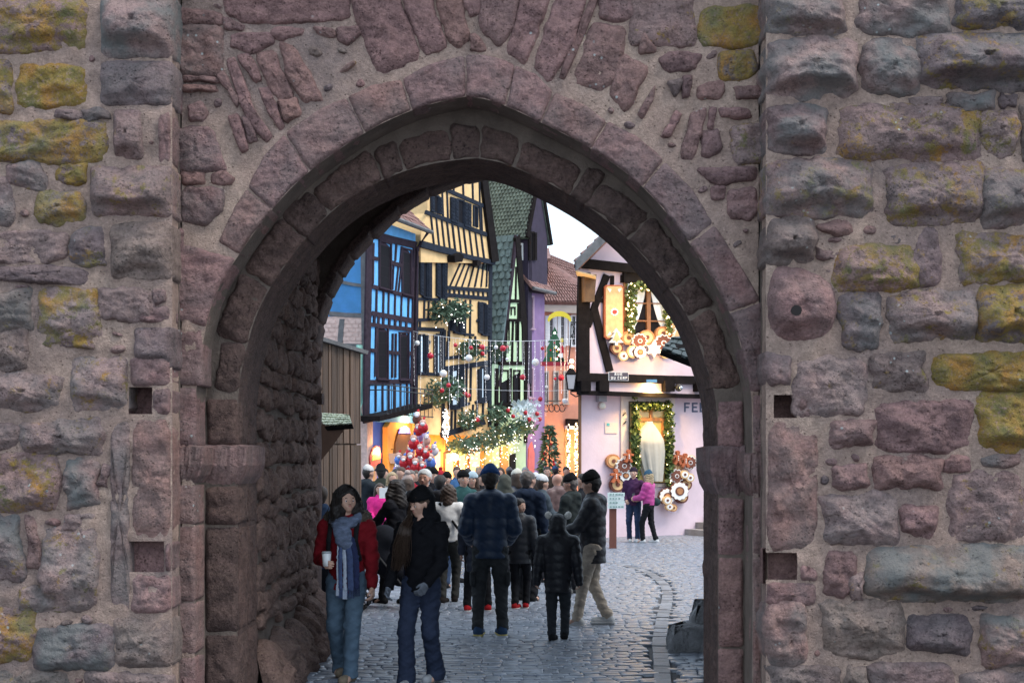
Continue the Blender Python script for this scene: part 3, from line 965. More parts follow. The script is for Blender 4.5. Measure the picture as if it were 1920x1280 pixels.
# far arch reveal: long dressed blocks following the curve
i0 = 0
c3a = np.array(c3)
nb = 12
idx = np.linspace(0, np.argmax(c3a[:, 1]), nb).astype(int)
for k in range(nb - 1):
    seg = c3a[idx[k]:idx[k + 1] + 1]
    V, Fs = [], []
    for t, (x, z) in enumerate(seg):
        if t == 0 or t == len(seg) - 1: pass
        for y, h in ((14.96, -.05), (14.985, .018), (15.2, .03), (15.5, .03), (15.56, .018), (15.6, -.05)):
            hh = h + .012 * fbm(x * 2, y * 2, z * 2, 3.0)
            e = .0 if 0 < t < len(seg) - 1 else .03
            V.append((x + (hh - e) * .8, y, z - (hh - e) * .6))
    for t in range(len(seg) - 1):
        for j in range(5): Fs.append((t * 6 + j, t * 6 + j + 1, (t + 1) * 6 + j + 1, (t + 1) * 6 + j))
    mesh_np("voussoir", V, Fs, M_DARKST, gate, True)
# iron-bound corbel sticking out of the far left jamb
m = MB()
a = P(578, 738, 14.9)
m.box(a.x, P(607, 760, 14.9).x, 14.75, 14.95, P(0, 758, 14.9).z, P(0, 738, 14.9).z)
m.build("corbel", M_DARKST, gate)
# guard stones at the foot of the right wall
for px, py, sc, lab in (((1256, 1232), (1336, 1170), 0, "low sloping stone wheel guard beside the right arch jamb"), ((1298, 1236), (1375, 1128), 1, "taller weathered guard stone standing behind the low sloping one")):
    d = 14.35 - .25 * sc * -1
    x0, x1 = P(px[0], 0, d).x, P(py[0], 0, d).x
    zt = P(0, py[1], d).z
    V, Fs = [], []
    n = 9
    levels = [(0, 0, 1), (.35, .02, 1), (.7, .05, .97), (.92, .10, .92), (1.0, .17, .80)]
    for lv, sl, k in levels:
        for s in range(4 * n):
            e, t = s // n, (s % n) / n
            c_ = [(0, 0), (1, 0), (1, 1), (0, 1)]
            u = c_[e][0] + (c_[(e + 1) % 4][0] - c_[e][0]) * t
            v = c_[e][1] + (c_[(e + 1) % 4][1] - c_[e][1]) * t
            u, v = .5 + (u - .5) * k, .5 + (v - .5) * k
            x = x0 + (x1 - x0) * u + (sl * .9 if e in (3,) or u < .1 else 0)
            y = d - .02 + .62 * v
            V.append((x + .06 * fbm(x, y, lv * 2 + sc * 4, 4.0), y + .05 * fbm(y, x, lv * 2 + sc, 4.0), zt * lv - .02 + .045 * fbm(x, y, 5 + sc, 5.0) * lv))
    W_ = 4 * n
    for r in range(len(levels) - 1):
        for s in range(W_): Fs.append((r * W_ + s, r * W_ + (s + 1) % W_, (r + 1) * W_ + (s + 1) % W_, (r + 1) * W_ + s))
    Fs.append(tuple((len(levels) - 1) * W_ + s for s in range(W_)))
    g_ = mesh_np("guard_stone", V, Fs, plain("grey_guard_stone", (0.25, 0.25, 0.26), .95, .4, 7, 1.0, 24, bdist=.04), None, True, base=True)
    tag(g_, lab, "guard stone")
# ------------------------------------------------------------------ ground: joint bed, cobbles, kerb line
M_BED = plain("joint_earth", (0.075, 0.07, 0.072), 0.9, 0.3, 8, 0.6, 60)
M_COB = plain("cobble_granite", (0.235, 0.26, 0.31), 0.32, 0.34, 7, 0.7, 45, bdist=.005, spec=.6, rnd=.3)
M_KERB = plain("kerb_granite", (0.20, 0.205, 0.225), 0.55, 0.35, 9, .8, 40, bdist=.008, rnd=.4)
V, Fs = [], []
gx, gy = np.linspace(-90, 90, 61), np.r_[np.linspace(-20, 60, 41), np.linspace(70, 260, 12)]
for y in gy:
    for x in gx: V.append((x, y, -.012))
for j in range(len(gy) - 1):
    for i in range(len(gx) - 1): Fs.append((j * 61 + i, j * 61 + i + 1, (j + 1) * 61 + i + 1, (j + 1) * 61 + i))
ground = mesh_np("ground", V, Fs, M_BED, None, True)
tag(ground, kind="structure")
# paving beyond the cobbles built one by one: brick-textured sheet 4 mm above the ground
m_, t_, b_ = new_mat("far_paving")
ge = N(t_, "ShaderNodeNewGeometry")
br = N(t_, "ShaderNodeTexBrick", Scale=1.0)
br.inputs["Brick Width"].default_value = .17
br.inputs["Row Height"].default_value = .12
br.inputs["Mortar Size"].default_value = .01
br.inputs["Color1"].default_value = (.17, .155, .16, 1)
br.inputs["Color2"].default_value = (.12, .115, .125, 1)
br.inputs["Mortar"].default_value = (.04, .04, .045, 1)
t_.links.new(ge.outputs["Position"], br.inputs["Vector"])
t_.links.new(br.outputs["Color"], b_.inputs["Base Color"])
b_.inputs["Roughness"].default_value = .5
m = MB()
m.add([(-40, 39, -.004), (40, 39, -.004), (40, 120, -.004), (-40, 120, -.004)], [(0, 1, 2, 3)])
tag(m.build("street", m_, None), kind="structure")
pav = thing("pavement", None, None, (0, 20, 0))
pav["kind"] = "structure"
kerb_px = [(1243, 1290), (1240, 1240), (1236, 1205), (1240, 1175), (1243, 1155), (1250, 1130), (1251, 1112), (1246, 1098), (1235, 1087), (1212, 1073), (1172, 1061), (1120, 1054)]
kerb = []
for x, y in kerb_px:
    d = EYE * F / (y - HOR)
    kerb.append(((x - 960) / F * d, d))
kerb = [np.array(k) for k in kerb]
kc = np.array(smooth_curve(kerb, 12))


def cob_mesh(seed, w, l, h=.019):
    r = random.Random(seed)
    base = []
    for sx, sy in ((-1, -1), (0, -1), (1, -1), (1, 0), (1, 1), (0, 1), (-1, 1), (-1, 0)):
        k = .5 if sx and sy else .54
        base.append((sx * w * k + r.uniform(-.008, .008), sy * l * k + r.uniform(-.008, .008)))
    V = [(x, y, -.02) for x, y in base] + [(x, y, h * .35) for x, y in base] + [(x * .86, y * .84, h * .93 + r.uniform(-.003, .003)) for x, y in base] + [(x * .5, y * .48, h) for x, y in base] + [(0, 0, h)]
    Fs = []
    for k in range(3):
        for i in range(8): Fs.append((k * 8 + i, k * 8 + (i + 1) % 8, (k + 1) * 8 + (i + 1) % 8, (k + 1) * 8 + i))
    for i in range(8): Fs.append((24 + i, 24 + (i + 1) % 8, 32))
    return np.array(V), Fs


variants = [cob_mesh(i, 1.0, 1.0, 1.0) for i in range(10)]
for i in range(10):
    v, f = cob_mesh(i, .17, .118)
    variants[i] = (v, f)
cmeshes = []
for i, (v, f) in enumerate(variants):
    me = bpy.data.meshes.new("cobblestone")
    me.from_pydata(v.tolist(), [], f)
    me.polygons.foreach_set("use_smooth", np.ones(len(me.polygons), dtype=bool))
    me.materials.append(M_COB)
    cmeshes.append(me)
r_ = random.Random(3)
cobs = []
y = 9.4
row = 0
while y < 39:
    lo, hi = -.175 * y - .5, .155 * y + .6
    step = .125
    x = lo + r_.uniform(0, .15)
    while x < hi:
        wd = r_.uniform(.11, .2)
        xx = x + wd / 2
        yy = y + .05 * math.sin(xx * 1.3 + y * .25) + .14 * math.sin(xx * .45 + 1) + r_.uniform(-.014, .014)
        dk = np.hypot(kc[:, 0] - xx, kc[:, 1] - yy).min()
        if dk > .118 and not (yy < 11.3 and (xx < -2.0 or xx > 1.6)) and not (yy > 11.3 and yy < 15.6 and (xx < PLX or xx > PRX)):
            cobs.append((xx, yy, wd, step * r_.uniform(.85, 1.0), r_.uniform(-.08, .08), r_.randrange(10), r_.uniform(-.006, .006)))
        x += wd + .006
    y += step
    row += 1
# those that show largest: the nearest ones inside the frame
vis = [c for c in cobs if 12.6 < c[1] and -.135 * c[1] < c[0] < .138 * c[1]]
vis.sort(key=lambda c: c[1])
near = set(id(c) for c in vis[:300])
bigV, bigF, off = [], [], 0
for c in cobs:
    x, y, wd, ln, rot, vi, dz = c
    if id(c) in near:
        o = bpy.data.objects.new("cobblestone", cmeshes[vi])
        COL.objects.link(o)
        o.parent = pav
        o.location = (x, y - 20, dz)
        o.rotation_euler = (dz * 3, dz * 2, rot)
        o.scale = (wd / .168, ln / .112, 1)
    else:
        v, f = variants[vi]
        cs, sn = math.cos(rot), math.sin(rot)
        vx, vy = v[:, 0] * wd / .168, v[:, 1] * ln / .112
        bigV.append(np.c_[x + vx * cs - vy * sn, y + vx * sn + vy * cs, v[:, 2] + dz])
        bigF.append((f, off))
        off += len(v)
fq = [tuple(i + o_ for i in q) for f, o_ in bigF for q in f]
tag(mesh_np("cobblestone", np.concatenate(bigV), fq, M_COB, pav, True), kind="stuff")
# flat kerb stones of the gutter line
L = np.r_[0, np.cumsum(np.hypot(*np.diff(kc, axis=0).T))]
s = 0
while s < L[-1] - .4:
    ln = r_.uniform(.32, .55)
    q = []
    for a in (s + .008, s + ln - .008):
        p = np.array([np.interp(a, L, kc[:, 0]), np.interp(a, L, kc[:, 1])])
        p2 = np.array([np.interp(a + .02, L, kc[:, 0]), np.interp(a + .02, L, kc[:, 1])])
        t = (p2 - p) / (np.hypot(*(p2 - p)) + 1e-9)
        q.append((p, np.array([-t[1], t[0]])))
    (pa, na), (pb, nb_) = q
    hw = .085
    z = .018 + r_.uniform(-.006, .006)
    ba = [(*(pa + na * hw), -.02), (*(pa - na * hw), -.02), (*(pb - nb_ * hw), -.02), (*(pb + nb_ * hw), -.02)]
    hw2 = .074
    tp = [(*(pa + na * hw2 + (pb - pa) * .02), z), (*(pa - na * hw2 + (pb - pa) * .02), z), (*(pb - nb_ * hw2 - (pb - pa) * .02), z), (*(pb + nb_ * hw2 - (pb - pa) * .02), z)]
    m = MB().hexa(ba[::-1], tp[::-1])
    m.build("kerb_stone", M_KERB, pav)
    s += ln
# ------------------------------------------------------------------ houses of the street
class Fac:
    """an upright facade plane; photo pixels are carried onto it along the line of sight"""
    def __init__(self, p0, dr, off=0.0):
        dr = np.array(dr, float)
        self.u = dr / np.hypot(*dr)
        n = np.array([self.u[1], -self.u[0]])
        p0 = np.array(p0, float)
        if n @ (-p0) < 0: n = -n
        self.n = n
        self.p = p0 + n * off

    def hit(self, px, py):
        a = (px - 960) / F
        # (a*t, t) = p + s u
        A = np.array([[a, -self.u[0]], [1.0, -self.u[1]]])
        t, s = np.linalg.solve(A, self.p)
        return s, EYE + (HOR - py) / F * t

    def w(self, u, z, h=0.0):
        q = self.p + self.u * u + self.n * h
        return (q[0], q[1], z)

    def px(self, x, y, h=0.0):
        return self.w(*self.hit(x, y), h)

    def end(self, px):
        u = self.hit(px, HOR)[0]
        return tuple(self.p + self.u * u)

    def shift(self, off): return Fac(self.p, self.u, off)


def poly_part(fc, pts, h0, h1, name, mat, parent, smooth=False):
    """flat-fronted piece: a photo outline on the facade, from depth h0 (behind) to h1 (proud)"""
    uv = [fc.hit(*p) for p in pts]
    m = MB().prism([fc.w(u, z, h1) for u, z in uv], [fc.w(u, z, h0) for u, z in uv])
    return m.build(name, mat, parent, smooth)


def beam(fc, a, b, wpx, parent, mat, h=.045, name="timber_beam", h0=-.02):
    """a timber from photo point a to b, wpx wide"""
    ax, ay = a; bx, by = b
    dx, dy = bx - ax, by - ay
    L = math.hypot(dx, dy)
    nx, ny = -dy / L * wpx / 2, dx / L * wpx / 2
    j = lambda: RNG.uniform(-.5, .5) * min(1, wpx * .12)
    mx_, my_ = (ax + bx) / 2 + nx * .1, (ay + by) / 2 + ny * .1
    pts = [(ax + nx + j(), ay + ny + j()), (mx_ + nx + j(), my_ + ny + j()), (bx + nx + j(), by + ny + j()), (bx - nx + j(), by - ny + j()), (mx_ - nx + j(), my_ - ny + j()), (ax - nx + j(), ay - ny + j())]
    return poly_part(fc, pts, h0, h + RNG.uniform(-.006, .006), name, mat, parent)


def window(fc, q, parent, frame, glass, depth=.10, rows=3, cols=2, shut=None, shutmat=None, sill=True, fw=2.2, arch=False, curtain=None):
    """q: x0, y0, x1, y1, optional slant (dy from left to right); frame, panes, bars, sill, open shutters"""
    x0, y0, x1, y1 = q[:4]
    sl = q[4] if len(q) > 4 else 0.0
    Y = lambda x, y: y + sl * (x - x0) / max(1e-6, (x1 - x0))
    outer = [(x0, Y(x0, y1)), (x1, Y(x1, y1)), (x1, Y(x1, y0)), (x0, Y(x0, y0))]
    if arch:
        outer = [(x0, Y(x0, y1)), (x1, Y(x1, y1)), (x1, Y(x1, y0 + 7)), (x1 - (x1 - x0) * .25, Y(x1, y0 + 1.5)), ((x0 + x1) / 2, Y((x0 + x1) / 2, y0)), (x0 + (x1 - x0) * .25, Y(x0, y0 + 1.5)), (x0, Y(x0, y0 + 7))]
    w_ = poly_part(fc, outer, -.03, .012, "window", frame, parent)
    ins = [(x0 + fw * .7, Y(x0, y1 - fw)), (x1 - fw * .7, Y(x1, y1 - fw)), (x1 - fw * .7, Y(x1, y0 + fw + (4 if arch else 0))), (x0 + fw * .7, Y(x0, y0 + fw + (4 if arch else 0)))]
    # panes, one by one
    bx = .8
    for c in range(cols):
        for r in range(rows):
            xa = x0 + fw * .7 + (x1 - x0 - 1.4 * fw) * c / cols + bx * .3
            xb = x0 + fw * .7 + (x1 - x0 - 1.4 * fw) * (c + 1) / cols - bx * .3
            ya = y0 + fw + (4 if arch else 0) + (y1 - y0 - 2 * fw - (4 if arch else 0)) * r / rows + bx * .4
            yb = y0 + fw + (4 if arch else 0) + (y1 - y0 - 2 * fw - (4 if arch else 0)) * (r + 1) / rows - bx * .4
            poly_part(fc, [(xa, Y(xa, yb)), (xb, Y(xb, yb)), (xb, Y(xb, ya)), (xa, Y(xa, ya))], .010, .016, "pane", glass, w_)
    for xx in (x0, x1):
        poly_part(fc, [(xx - 1, Y(xx, y1)), (xx + 1, Y(xx, y1)), (xx + 1, Y(xx, y0)), (xx - 1, Y(xx, y0))], -.02, .05, "window_post", frame, w_)
    poly_part(fc, [(x0 - 1, Y(x0, y0 + 1)), (x1 + 1, Y(x1, y0 + 1)), (x1 + 1, Y(x1, y0 - 2)), (x0 - 1, Y(x0, y0 - 2))], -.02, .055, "window_head", frame, w_)
    if sill:
        poly_part(fc, [(x0 - 2, Y(x0, y1 + 2.5)), (x1 + 2, Y(x1, y1 + 2.5)), (x1 + 2, Y(x1, y1)), (x0 - 2, Y(x0, y1))], -.02, .10, "sill", frame, w_)
    if shut:
        for s0, s1 in shut:
            p_ = poly_part(fc, [(s0, Y(s0, y1)), (s1, Y(s1, y1)), (s1, Y(s1, y0)), (s0, Y(s0, y0))], .02, .075, "shutter", shutmat or frame, parent)
            n = max(4, int((y1 - y0) / 7))
            m = MB()
            for k in range(n):
                ya = y0 + 3 + (y1 - y0 - 6) * k / n
                yb = ya + (y1 - y0 - 6) / n * .6
                uv = [fc.hit(*p) for p in ((s0 + .8, Y(s0, yb)), (s1 - .8, Y(s1, yb)), (s1 - .8, Y(s1, ya)), (s0 + .8, Y(s0, ya)))]
                m.prism([fc.w(u, z, .09) for u, z in uv], [fc.w(u, z, .07) for u, z in uv])
            sl_ = m.build("slat", shutmat or frame, p_)
            sl_["kind"] = "stuff"
    return w_


def roof_tiles(a, b, c, d, rows, cols, parent, mat, name="roof_tile", single=True, thick=.03, jit=.012, shape=True):
    """overlapping tiles on the slope a (eave left), b (eave right), c (ridge right), d (ridge left)"""
    a, b, c, d = map(Vector, (a, b, c, d))
    n = (b - a).cross(d - a).normalized()
    if n.z < 0: n = -n
    joined = MB()
    for r in range(rows):
        v0, v1 = r / rows, min(1.0, (r + 1.45) / rows)
        off = .5 * (r % 2)
        for k in range(-1, cols + 1):
            u0, u1 = (k + off) / cols + .006, (k + off + 1) / cols - .006
            u0, u1 = max(0, u0), min(1, u1)
            if u1 - u0 < .15 / cols: continue
            L = lambda u, v: (a * (1 - u) + b * u) * (1 - v) + (d * (1 - u) + c * u) * v
            lift = thick + RNG.uniform(-jit, jit)
            um = (u0 + u1) / 2
            dv = (v1 - v0) * RNG.uniform(-.05, .05)
            fr = [L(u0, v0 + (v1 - v0) * .12 + dv) + n * lift, L(um, v0 + dv) + n * (lift + .01), L(u1, v0 + (v1 - v0) * .12 + dv) + n * lift, L(u1, v1) + n * .008, L(u0, v1) + n * .008]
            bk = [p - n * (lift * .8) for p in fr[:3]] + [p - n * .007 for p in fr[3:]]
            if single: MB().prism(fr, bk).build(name, mat, parent)
            else: joined.prism(fr, bk)
    if not single:
        o = joined.build(name, mat, parent)
        o["kind"] = "stuff"


def slab(pts, thick, name, mat, parent):
    """a roof or floor slab under its tiles"""
    pts = [Vector(p) for p in pts]
    n = (pts[1] - pts[0]).cross(pts[-1] - pts[0]).normalized()
    if n.z < 0: n = -n
    return MB().prism(pts, [p - n * thick for p in pts]).build(name, mat, parent)


def mass(fc, u0, u1, z0, z1, deep, parent, mat, h=-.03, name="wall"):
    a, b = [fc.w(u, z0, h) for u in (u0, u1)], [fc.w(u, z0, -deep) for u in (u0, u1)]
    lo = [a[0], a[1], b[1], b[0]]
    return MB().prism(lo, [(x, y, z1) for x, y, z in lo]).build(name, mat, parent)


M_BLUE = plain("sky_blue_plaster", (0.15, 0.48, 0.88), .9, .14, 2.5, .3, 25)
M_BLUED = plain("deep_blue_plaster", (0.045, 0.12, 0.56), .9, .12, 2.5, .3, 25)
M_YEL = plain("ochre_plaster", (0.74, 0.50, 0.24), .9, .14, 2.5, .3, 25)
M_YELO = plain("orange_plaster", (0.78, 0.36, 0.08), .9, .1, 2.5, .3, 25)
M_GRN = plain("mint_plaster", (0.50, 0.66, 0.42), .9, .08, 2.5, .3, 25)
M_PUR = plain("violet_plaster", (0.24, 0.15, 0.30), .9, .12, 2.5, .3, 25)
M_ORA = plain("salmon_plaster", (0.78, 0.34, 0.22), .9, .1, 2.5, .3, 25)
M_PNK = plain("pink_plaster", (0.70, 0.545, 0.595), .92, .09, 1.6, .35, 18)
M_BRK = plain("pale_brick_panel", (0.62, 0.45, 0.40), .9, .2, 9, .5, 30)
M_TBLUE = plain("blue_black_timber", (0.022, 0.028, 0.042), .9, .3, 6, .5, 30, spec=.1)
M_TBRN = plain("brown_violet_timber", (0.042, 0.030, 0.042), .9, .3, 6, .5, 30, spec=.1)
M_TBLK = plain("black_timber", (0.014, 0.011, 0.011), .9, .35, 6, .6, 30, spec=.08)
M_TGRY = plain("grey_timber", (0.13, 0.13, 0.135), .85, .3, 6, .6, 30)
M_WOOD = plain("brown_window_wood", (0.23, 0.10, 0.04), .6, .2, 8, .3, 40)
M_GLASS = plain("dark_glass", (0.014, 0.013, 0.016), .5, .1, 1, 0, spec=.02)
M_GLASSB = plain("sky_glass", (0.5, 0.56, 0.62), .06, .1, 1, 0, metal=.85)
M_TILER = plain("red_roof_tile", (0.22, 0.115, 0.10), .85, .35, 5, .4, 40)
M_TILEG = plain("mossy_green_tile", (0.13, 0.16, 0.13), .9, .45, 3.0, .5, 40)
M_TILEB = plain("slate_green_tile", (0.10, 0.15, 0.155), .7, .35, 5, .4, 40)
M_IRON = plain("black_iron", (0.02, 0.02, 0.022), .5, .2, 5, .2, 60)
M_WHITE = plain("white_paint", (0.78, 0.78, 0.78), .7, .06, 4, .15, 40)
M_STEP = plain("grey_step_stone", (0.28, 0.26, 0.25), .9, .2, 6, .6, 40)
M_GOLD = glow("warm_shop_light", (1.0, 0.55, 0.18), 1.0)


def lamp(name, loc, energy, col=(1.0, .62, .28), r=.06, spot=None, aim=None):
    d = bpy.data.lights.new(name, 'SPOT' if spot else 'POINT')
    d.energy = energy
    d.color = col
    d.shadow_soft_size = r
    o = bpy.data.objects.new(name, d)
    COL.objects.link(o)
    o.location = loc
    if spot:
        d.spot_size = math.radians(spot)
        d.spot_blend = .6
        o.rotation_euler = (Vector(aim) - Vector(loc)).to_track_quat('-Z', 'Y').to_euler()
    return o


# ---------------------------------------------------------------- blue house
p0 = P(690, HOR, 45)
FB = Fac((p0.x, p0.y), (.36, 1))
blue = thing("half_timbered_house", "sky blue half-timbered house with dark arched windows behind the wooden boards", "house", (p0.x, p0.y, 0), "half-timbered houses along the lane")
eB = FB.hit(779, HOR)[0]
zB = FB.hit(740, 424)[1]
zb0 = FB.hit(690, 788)[1]
mass(FB, 0, eB, zb0, zB, 7, blue, M_BLUE, h=0)
mass(FB, 0, eB + .0, -.1, zb0, 7, blue, M_BLUED, h=-.35)
for x0, y0, x1, y1, sl in ((710, 451, 732, 538, 7), (753, 465, 770, 550, 5), (706, 614, 726, 710, 1), (748, 624, 765, 711, 0)):
    window(FB, (x0, y0, x1, y1, sl), blue, M_TBRN, M_GLASS, rows=4, cols=1, arch=True, fw=2.6)
for a, b, w_ in (((694, 438), (779, 460), 13), ((696, 483), (708, 486), 7), ((733, 492), (752, 498), 7), ((771, 504), (777, 506), 7), ((696, 537), (777, 558), 7),
                 ((696, 587), (771, 601), 9), ((694, 608), (771, 618), 8), ((694, 656), (705, 657), 7), ((727, 660), (747, 662), 7), ((766, 662), (773, 663), 7),
                 ((692, 716), (772, 714), 9), ((680, 787), (776, 762), 14),
                 ((692, 440), (686, 790), 10), ((777, 462), (771, 765), 6), ((742, 458), (740, 490), 2.2), ((752, 462), (749, 494), 2), ((746, 498), (741, 545), 2),
                 ((751, 500), (746, 546), 1.8), ((737, 495), (735, 543), 1.8), ((735, 625), (734, 708), 2.4), ((741, 625), (740, 708), 2.4),
                 ((699, 455), (698, 533), 3), ((704, 614), (702, 706), 2.5)):
    beam(FB, a, b, w_, blue, M_TBRN)
for x in (705, 718, 728, 740, 752, 765): beam(FB, (x, 541 + (x - 696) * .26), (x - 1, 588 + (x - 696) * .18), 2.3, blue, M_TBRN)
for x in (701, 709, 718, 729, 740, 750, 761): beam(FB, (x, 590 + (x - 696) * .18), (x - .5, 607 + (x - 694) * .13), 3.4, blue, M_TBRN)
for x in (703, 716, 728, 738, 750, 762): beam(FB, (x, 718), (x, 772), 2.2, blue, M_TBRN)
# eave: gutter, rafters' underside, tiled roof slope
d0 = FB.shift(.45)
ea, eb = FB.px(700, 418, .45), FB.px(799, 437 - 6, .45)
za = zB + .1
L0, L1 = FB.w(-.3, za, .5), FB.w(eB + .15, za, .5)
R0, R1 = FB.w(-.3, za + 3.4, -3.2), FB.w(eB + .15, za + 3.4, -3.2)
slab([L0, L1, R1, R0], .12, "roof", M_TILER, blue)
roof_tiles(L0, L1, R1, R0, 18, 16, blue, M_TILER)
m = MB()
m.tube([FB.w(-.3, za - .06, .56), FB.w(eB + .15, za - .06, .56)], .07, 6)
m.build("gutter", M_TGRY, blue)
m = MB()
m.tube([FB.w(eB - .1, za - .1, .5), FB.w(eB - .1, za - .6, .12), FB.px(774, 617, .1), FB.px(772, 760, .1)], .05, 6)
m.build("downpipe", M_TBRN, blue)
MB().box(0, .1, 0, .1, 0, .1)
# balcony with rails and its brackets
bal = poly_part(FB, [(674, 790), (776, 765), (776, 757), (674, 780)], -.02, .7, "balcony", M_TBLK, blue)
m = MB()
for t in np.linspace(0, 1, 12):
    u = FB.hit(690, 700)[0] + (eB - .1) * t
    zt, zl = FB.hit(690, 722)[1], FB.hit(690, 778)[1]
    m.tube([FB.w(u, zl, .66), FB.w(u, zt, .66)], .014, 5)
for zz in (FB.hit(690, 722)[1], FB.hit(690, 731)[1], FB.hit(690, 776)[1]):
    m.tube([FB.w(0, zz, .66), FB.w(eB, zz, .66)], .02, 5)
    m.tube([FB.w(0, zz, .66), FB.w(0, zz, 0)], .02, 5)
m.build("railing", M_IRON, bal)
# ground floor: blue wall, two lit arches
GB = FB.shift(-.34)
a1 = [(671, 905), (671, 850), (674, 832), (683, 823), (693, 826), (700, 842), (705, 868), (706, 905)]
poly_part(GB, a1, -.02, .02, "arch_surround", plain("peach_stone", (.62, .36, .26), .9, .15), blue)
a1i = [(673, 905), (673, 852), (676, 838), (684, 829), (692, 833), (698, 848), (701, 870), (701, 905)]
poly_part(GB, a1i, .0, .03, "shop_door", plain("orange_shop", (.85, .42, .13), .8, .15), blue)
a2 = [(716, 905), (717, 855), (721, 832), (725, 828), (729, 845), (730, 905)]
poly_part(GB, a2, 0, .03, "niche", M_TBLK, blue)
a3 = [(736, 905), (737, 850), (748, 808), (768, 786), (790, 775), (804, 772), (804, 905)]
GB2 = Fac(FB.end(736), (.46, 1), -.2)
poly_part(FB, [(733, 905), (733, 800), (745, 778), (778, 766), (778, 905)], -.3, -.12, "wall", M_YELO, blue)
poly_part(FB, [(744, 905), (745, 830), (752, 806), (762, 800), (772, 808), (776, 830), (776, 905)], -.12, -.06, "arch_door", plain("brown_arch_door", (.16, .07, .03), .8, .2), blue)
poly_part(FB, [(750, 812), (753, 802), (762, 798), (769, 803), (771, 812)], -.06, -.03, "fanlight", glow("violet_fanlight", (.22, .2, .95), 1.0), blue)
lamp("arch_lamp", FB.px(760, 792, .25), 40, (1, .55, .2))
lamp("shop_lamp", GB.px(690, 846, .5), 45, (1, .5, .18))
lt = thing("wall_lantern", "small iron lantern on the deep blue wall between the two arches", "lantern", GB.px(722, 862, .3))
MB().tube([GB.px(722, 842, .0), GB.px(722, 842, .3), GB.px(722, 850, .3)], .015, 5).build("bracket", M_IRON, lt)
m = MB()
c_ = GB.px(722, 858, .3)
m.prism([(c_[0] - .1, c_[1] - .1, c_[2] - .18), (c_[0] + .1, c_[1] - .1, c_[2] - .18), (c_[0] + .1, c_[1] + .1, c_[2] - .18), (c_[0] - .1, c_[1] + .1, c_[2] - .18)],
        [(c_[0] - .16, c_[1] - .16, c_[2] + .15), (c_[0] + .16, c_[1] - .16, c_[2] + .15), (c_[0] + .16, c_[1] + .16, c_[2] + .15), (c_[0] - .16, c_[1] + .16, c_[2] + .15)])
m.build("lamp_glass", plain("clear_lantern", (.35, .35, .4), .2, .1, spec=.6), lt)
# shop sign in the arch
sg = thing("shop_sign", "round-topped shop sign with red border and green field in the lit arch", "sign", GB.px(684, 862, .35))
poly_part(GB, [(675, 876), (693, 869), (695, 853), (692, 839), (685, 835), (678, 842), (674, 858)], .33, .38, "sign_board", plain("sign_red", (.5, .06, .05), .6, .1), sg)
poly_part(GB, [(676.5, 864), (693, 859), (692, 849), (684, 846), (678, 853)], .375, .39, "sign_field", plain("sign_green", (.25, .5, .08), .6, .2), sg)
poly_part(GB, [(677.5, 853), (684, 846), (691, 848), (690, 841), (685, 838), (679, 844)], .375, .39, "sign_cloud", M_WHITE, sg)
# --- its side towards the gate: pale blue panels over brick, grey posts
FBs = Fac((p0.x, p0.y), (-1, .36))
zs = FBs.hit(650, 380)[1]
us = FBs.hit(590, HOR)[0]
mass(FBs, 0.02, us, FBs.hit(660, 592)[1], zs, .4, blue, M_BLUE, h=0.0)
mass(FBs, 0.02, us, 0, FBs.hit(660, 592)[1], .4, blue, M_BRK, h=.02)
for a, b, w_ in (((640, 529), (682, 536), 6), ((618, 588), (682, 592), 9), ((682, 470), (685, 780), 9), ((642, 598), (638, 660), 9), ((604, 645), (680, 648), 7)):
    beam(FBs, a, b, w_, blue, M_TGRY)
for r in range(5):
    for k in range(6):
        x = 606 + k * 12.5 + (r % 2) * 6
        if x < 676 and abs(x + 6 - 640) > 8:
            poly_part(FBs, [(x, 606.5 + r * 8), (x + 11, 606.5 + r * 8), (x + 11, 600 + r * 8), (x, 600 + r * 8)], .0, .035, "brick", M_BRK, blue)
tp = thing("tarpaulin", "hanging pale green tarpaulin bundle in the gap beside the blue house", "tarpaulin", FBs.px(680, 780, .3))
V, Fs = [], []
for k in range(24):
    t = k / 23
    y = 648 + (780 - 648) * t
    for j in range(10):
        a = j / 9
        x = 674 + 13 * a
        hh = .25 + .12 * math.sin(a * math.pi) * (1 + .3 * math.sin(t * 14)) + .03 * fbm(a * 2, t * 5, 1, 2.0) + (.15 * math.sin((t - .82) / .18 * math.pi) if t > .82 else 0)
        V.append(FBs.px(x, y, hh))
for k in range(23):
    for j in range(9): Fs.append((k * 10 + j, k * 10 + j + 1, (k + 1) * 10 + j + 1, (k + 1) * 10 + j))
mesh_np("sheet", V, Fs, plain("green_tarp", (.22, .45, .38), .8, .2, 6, .5, 30), tp)

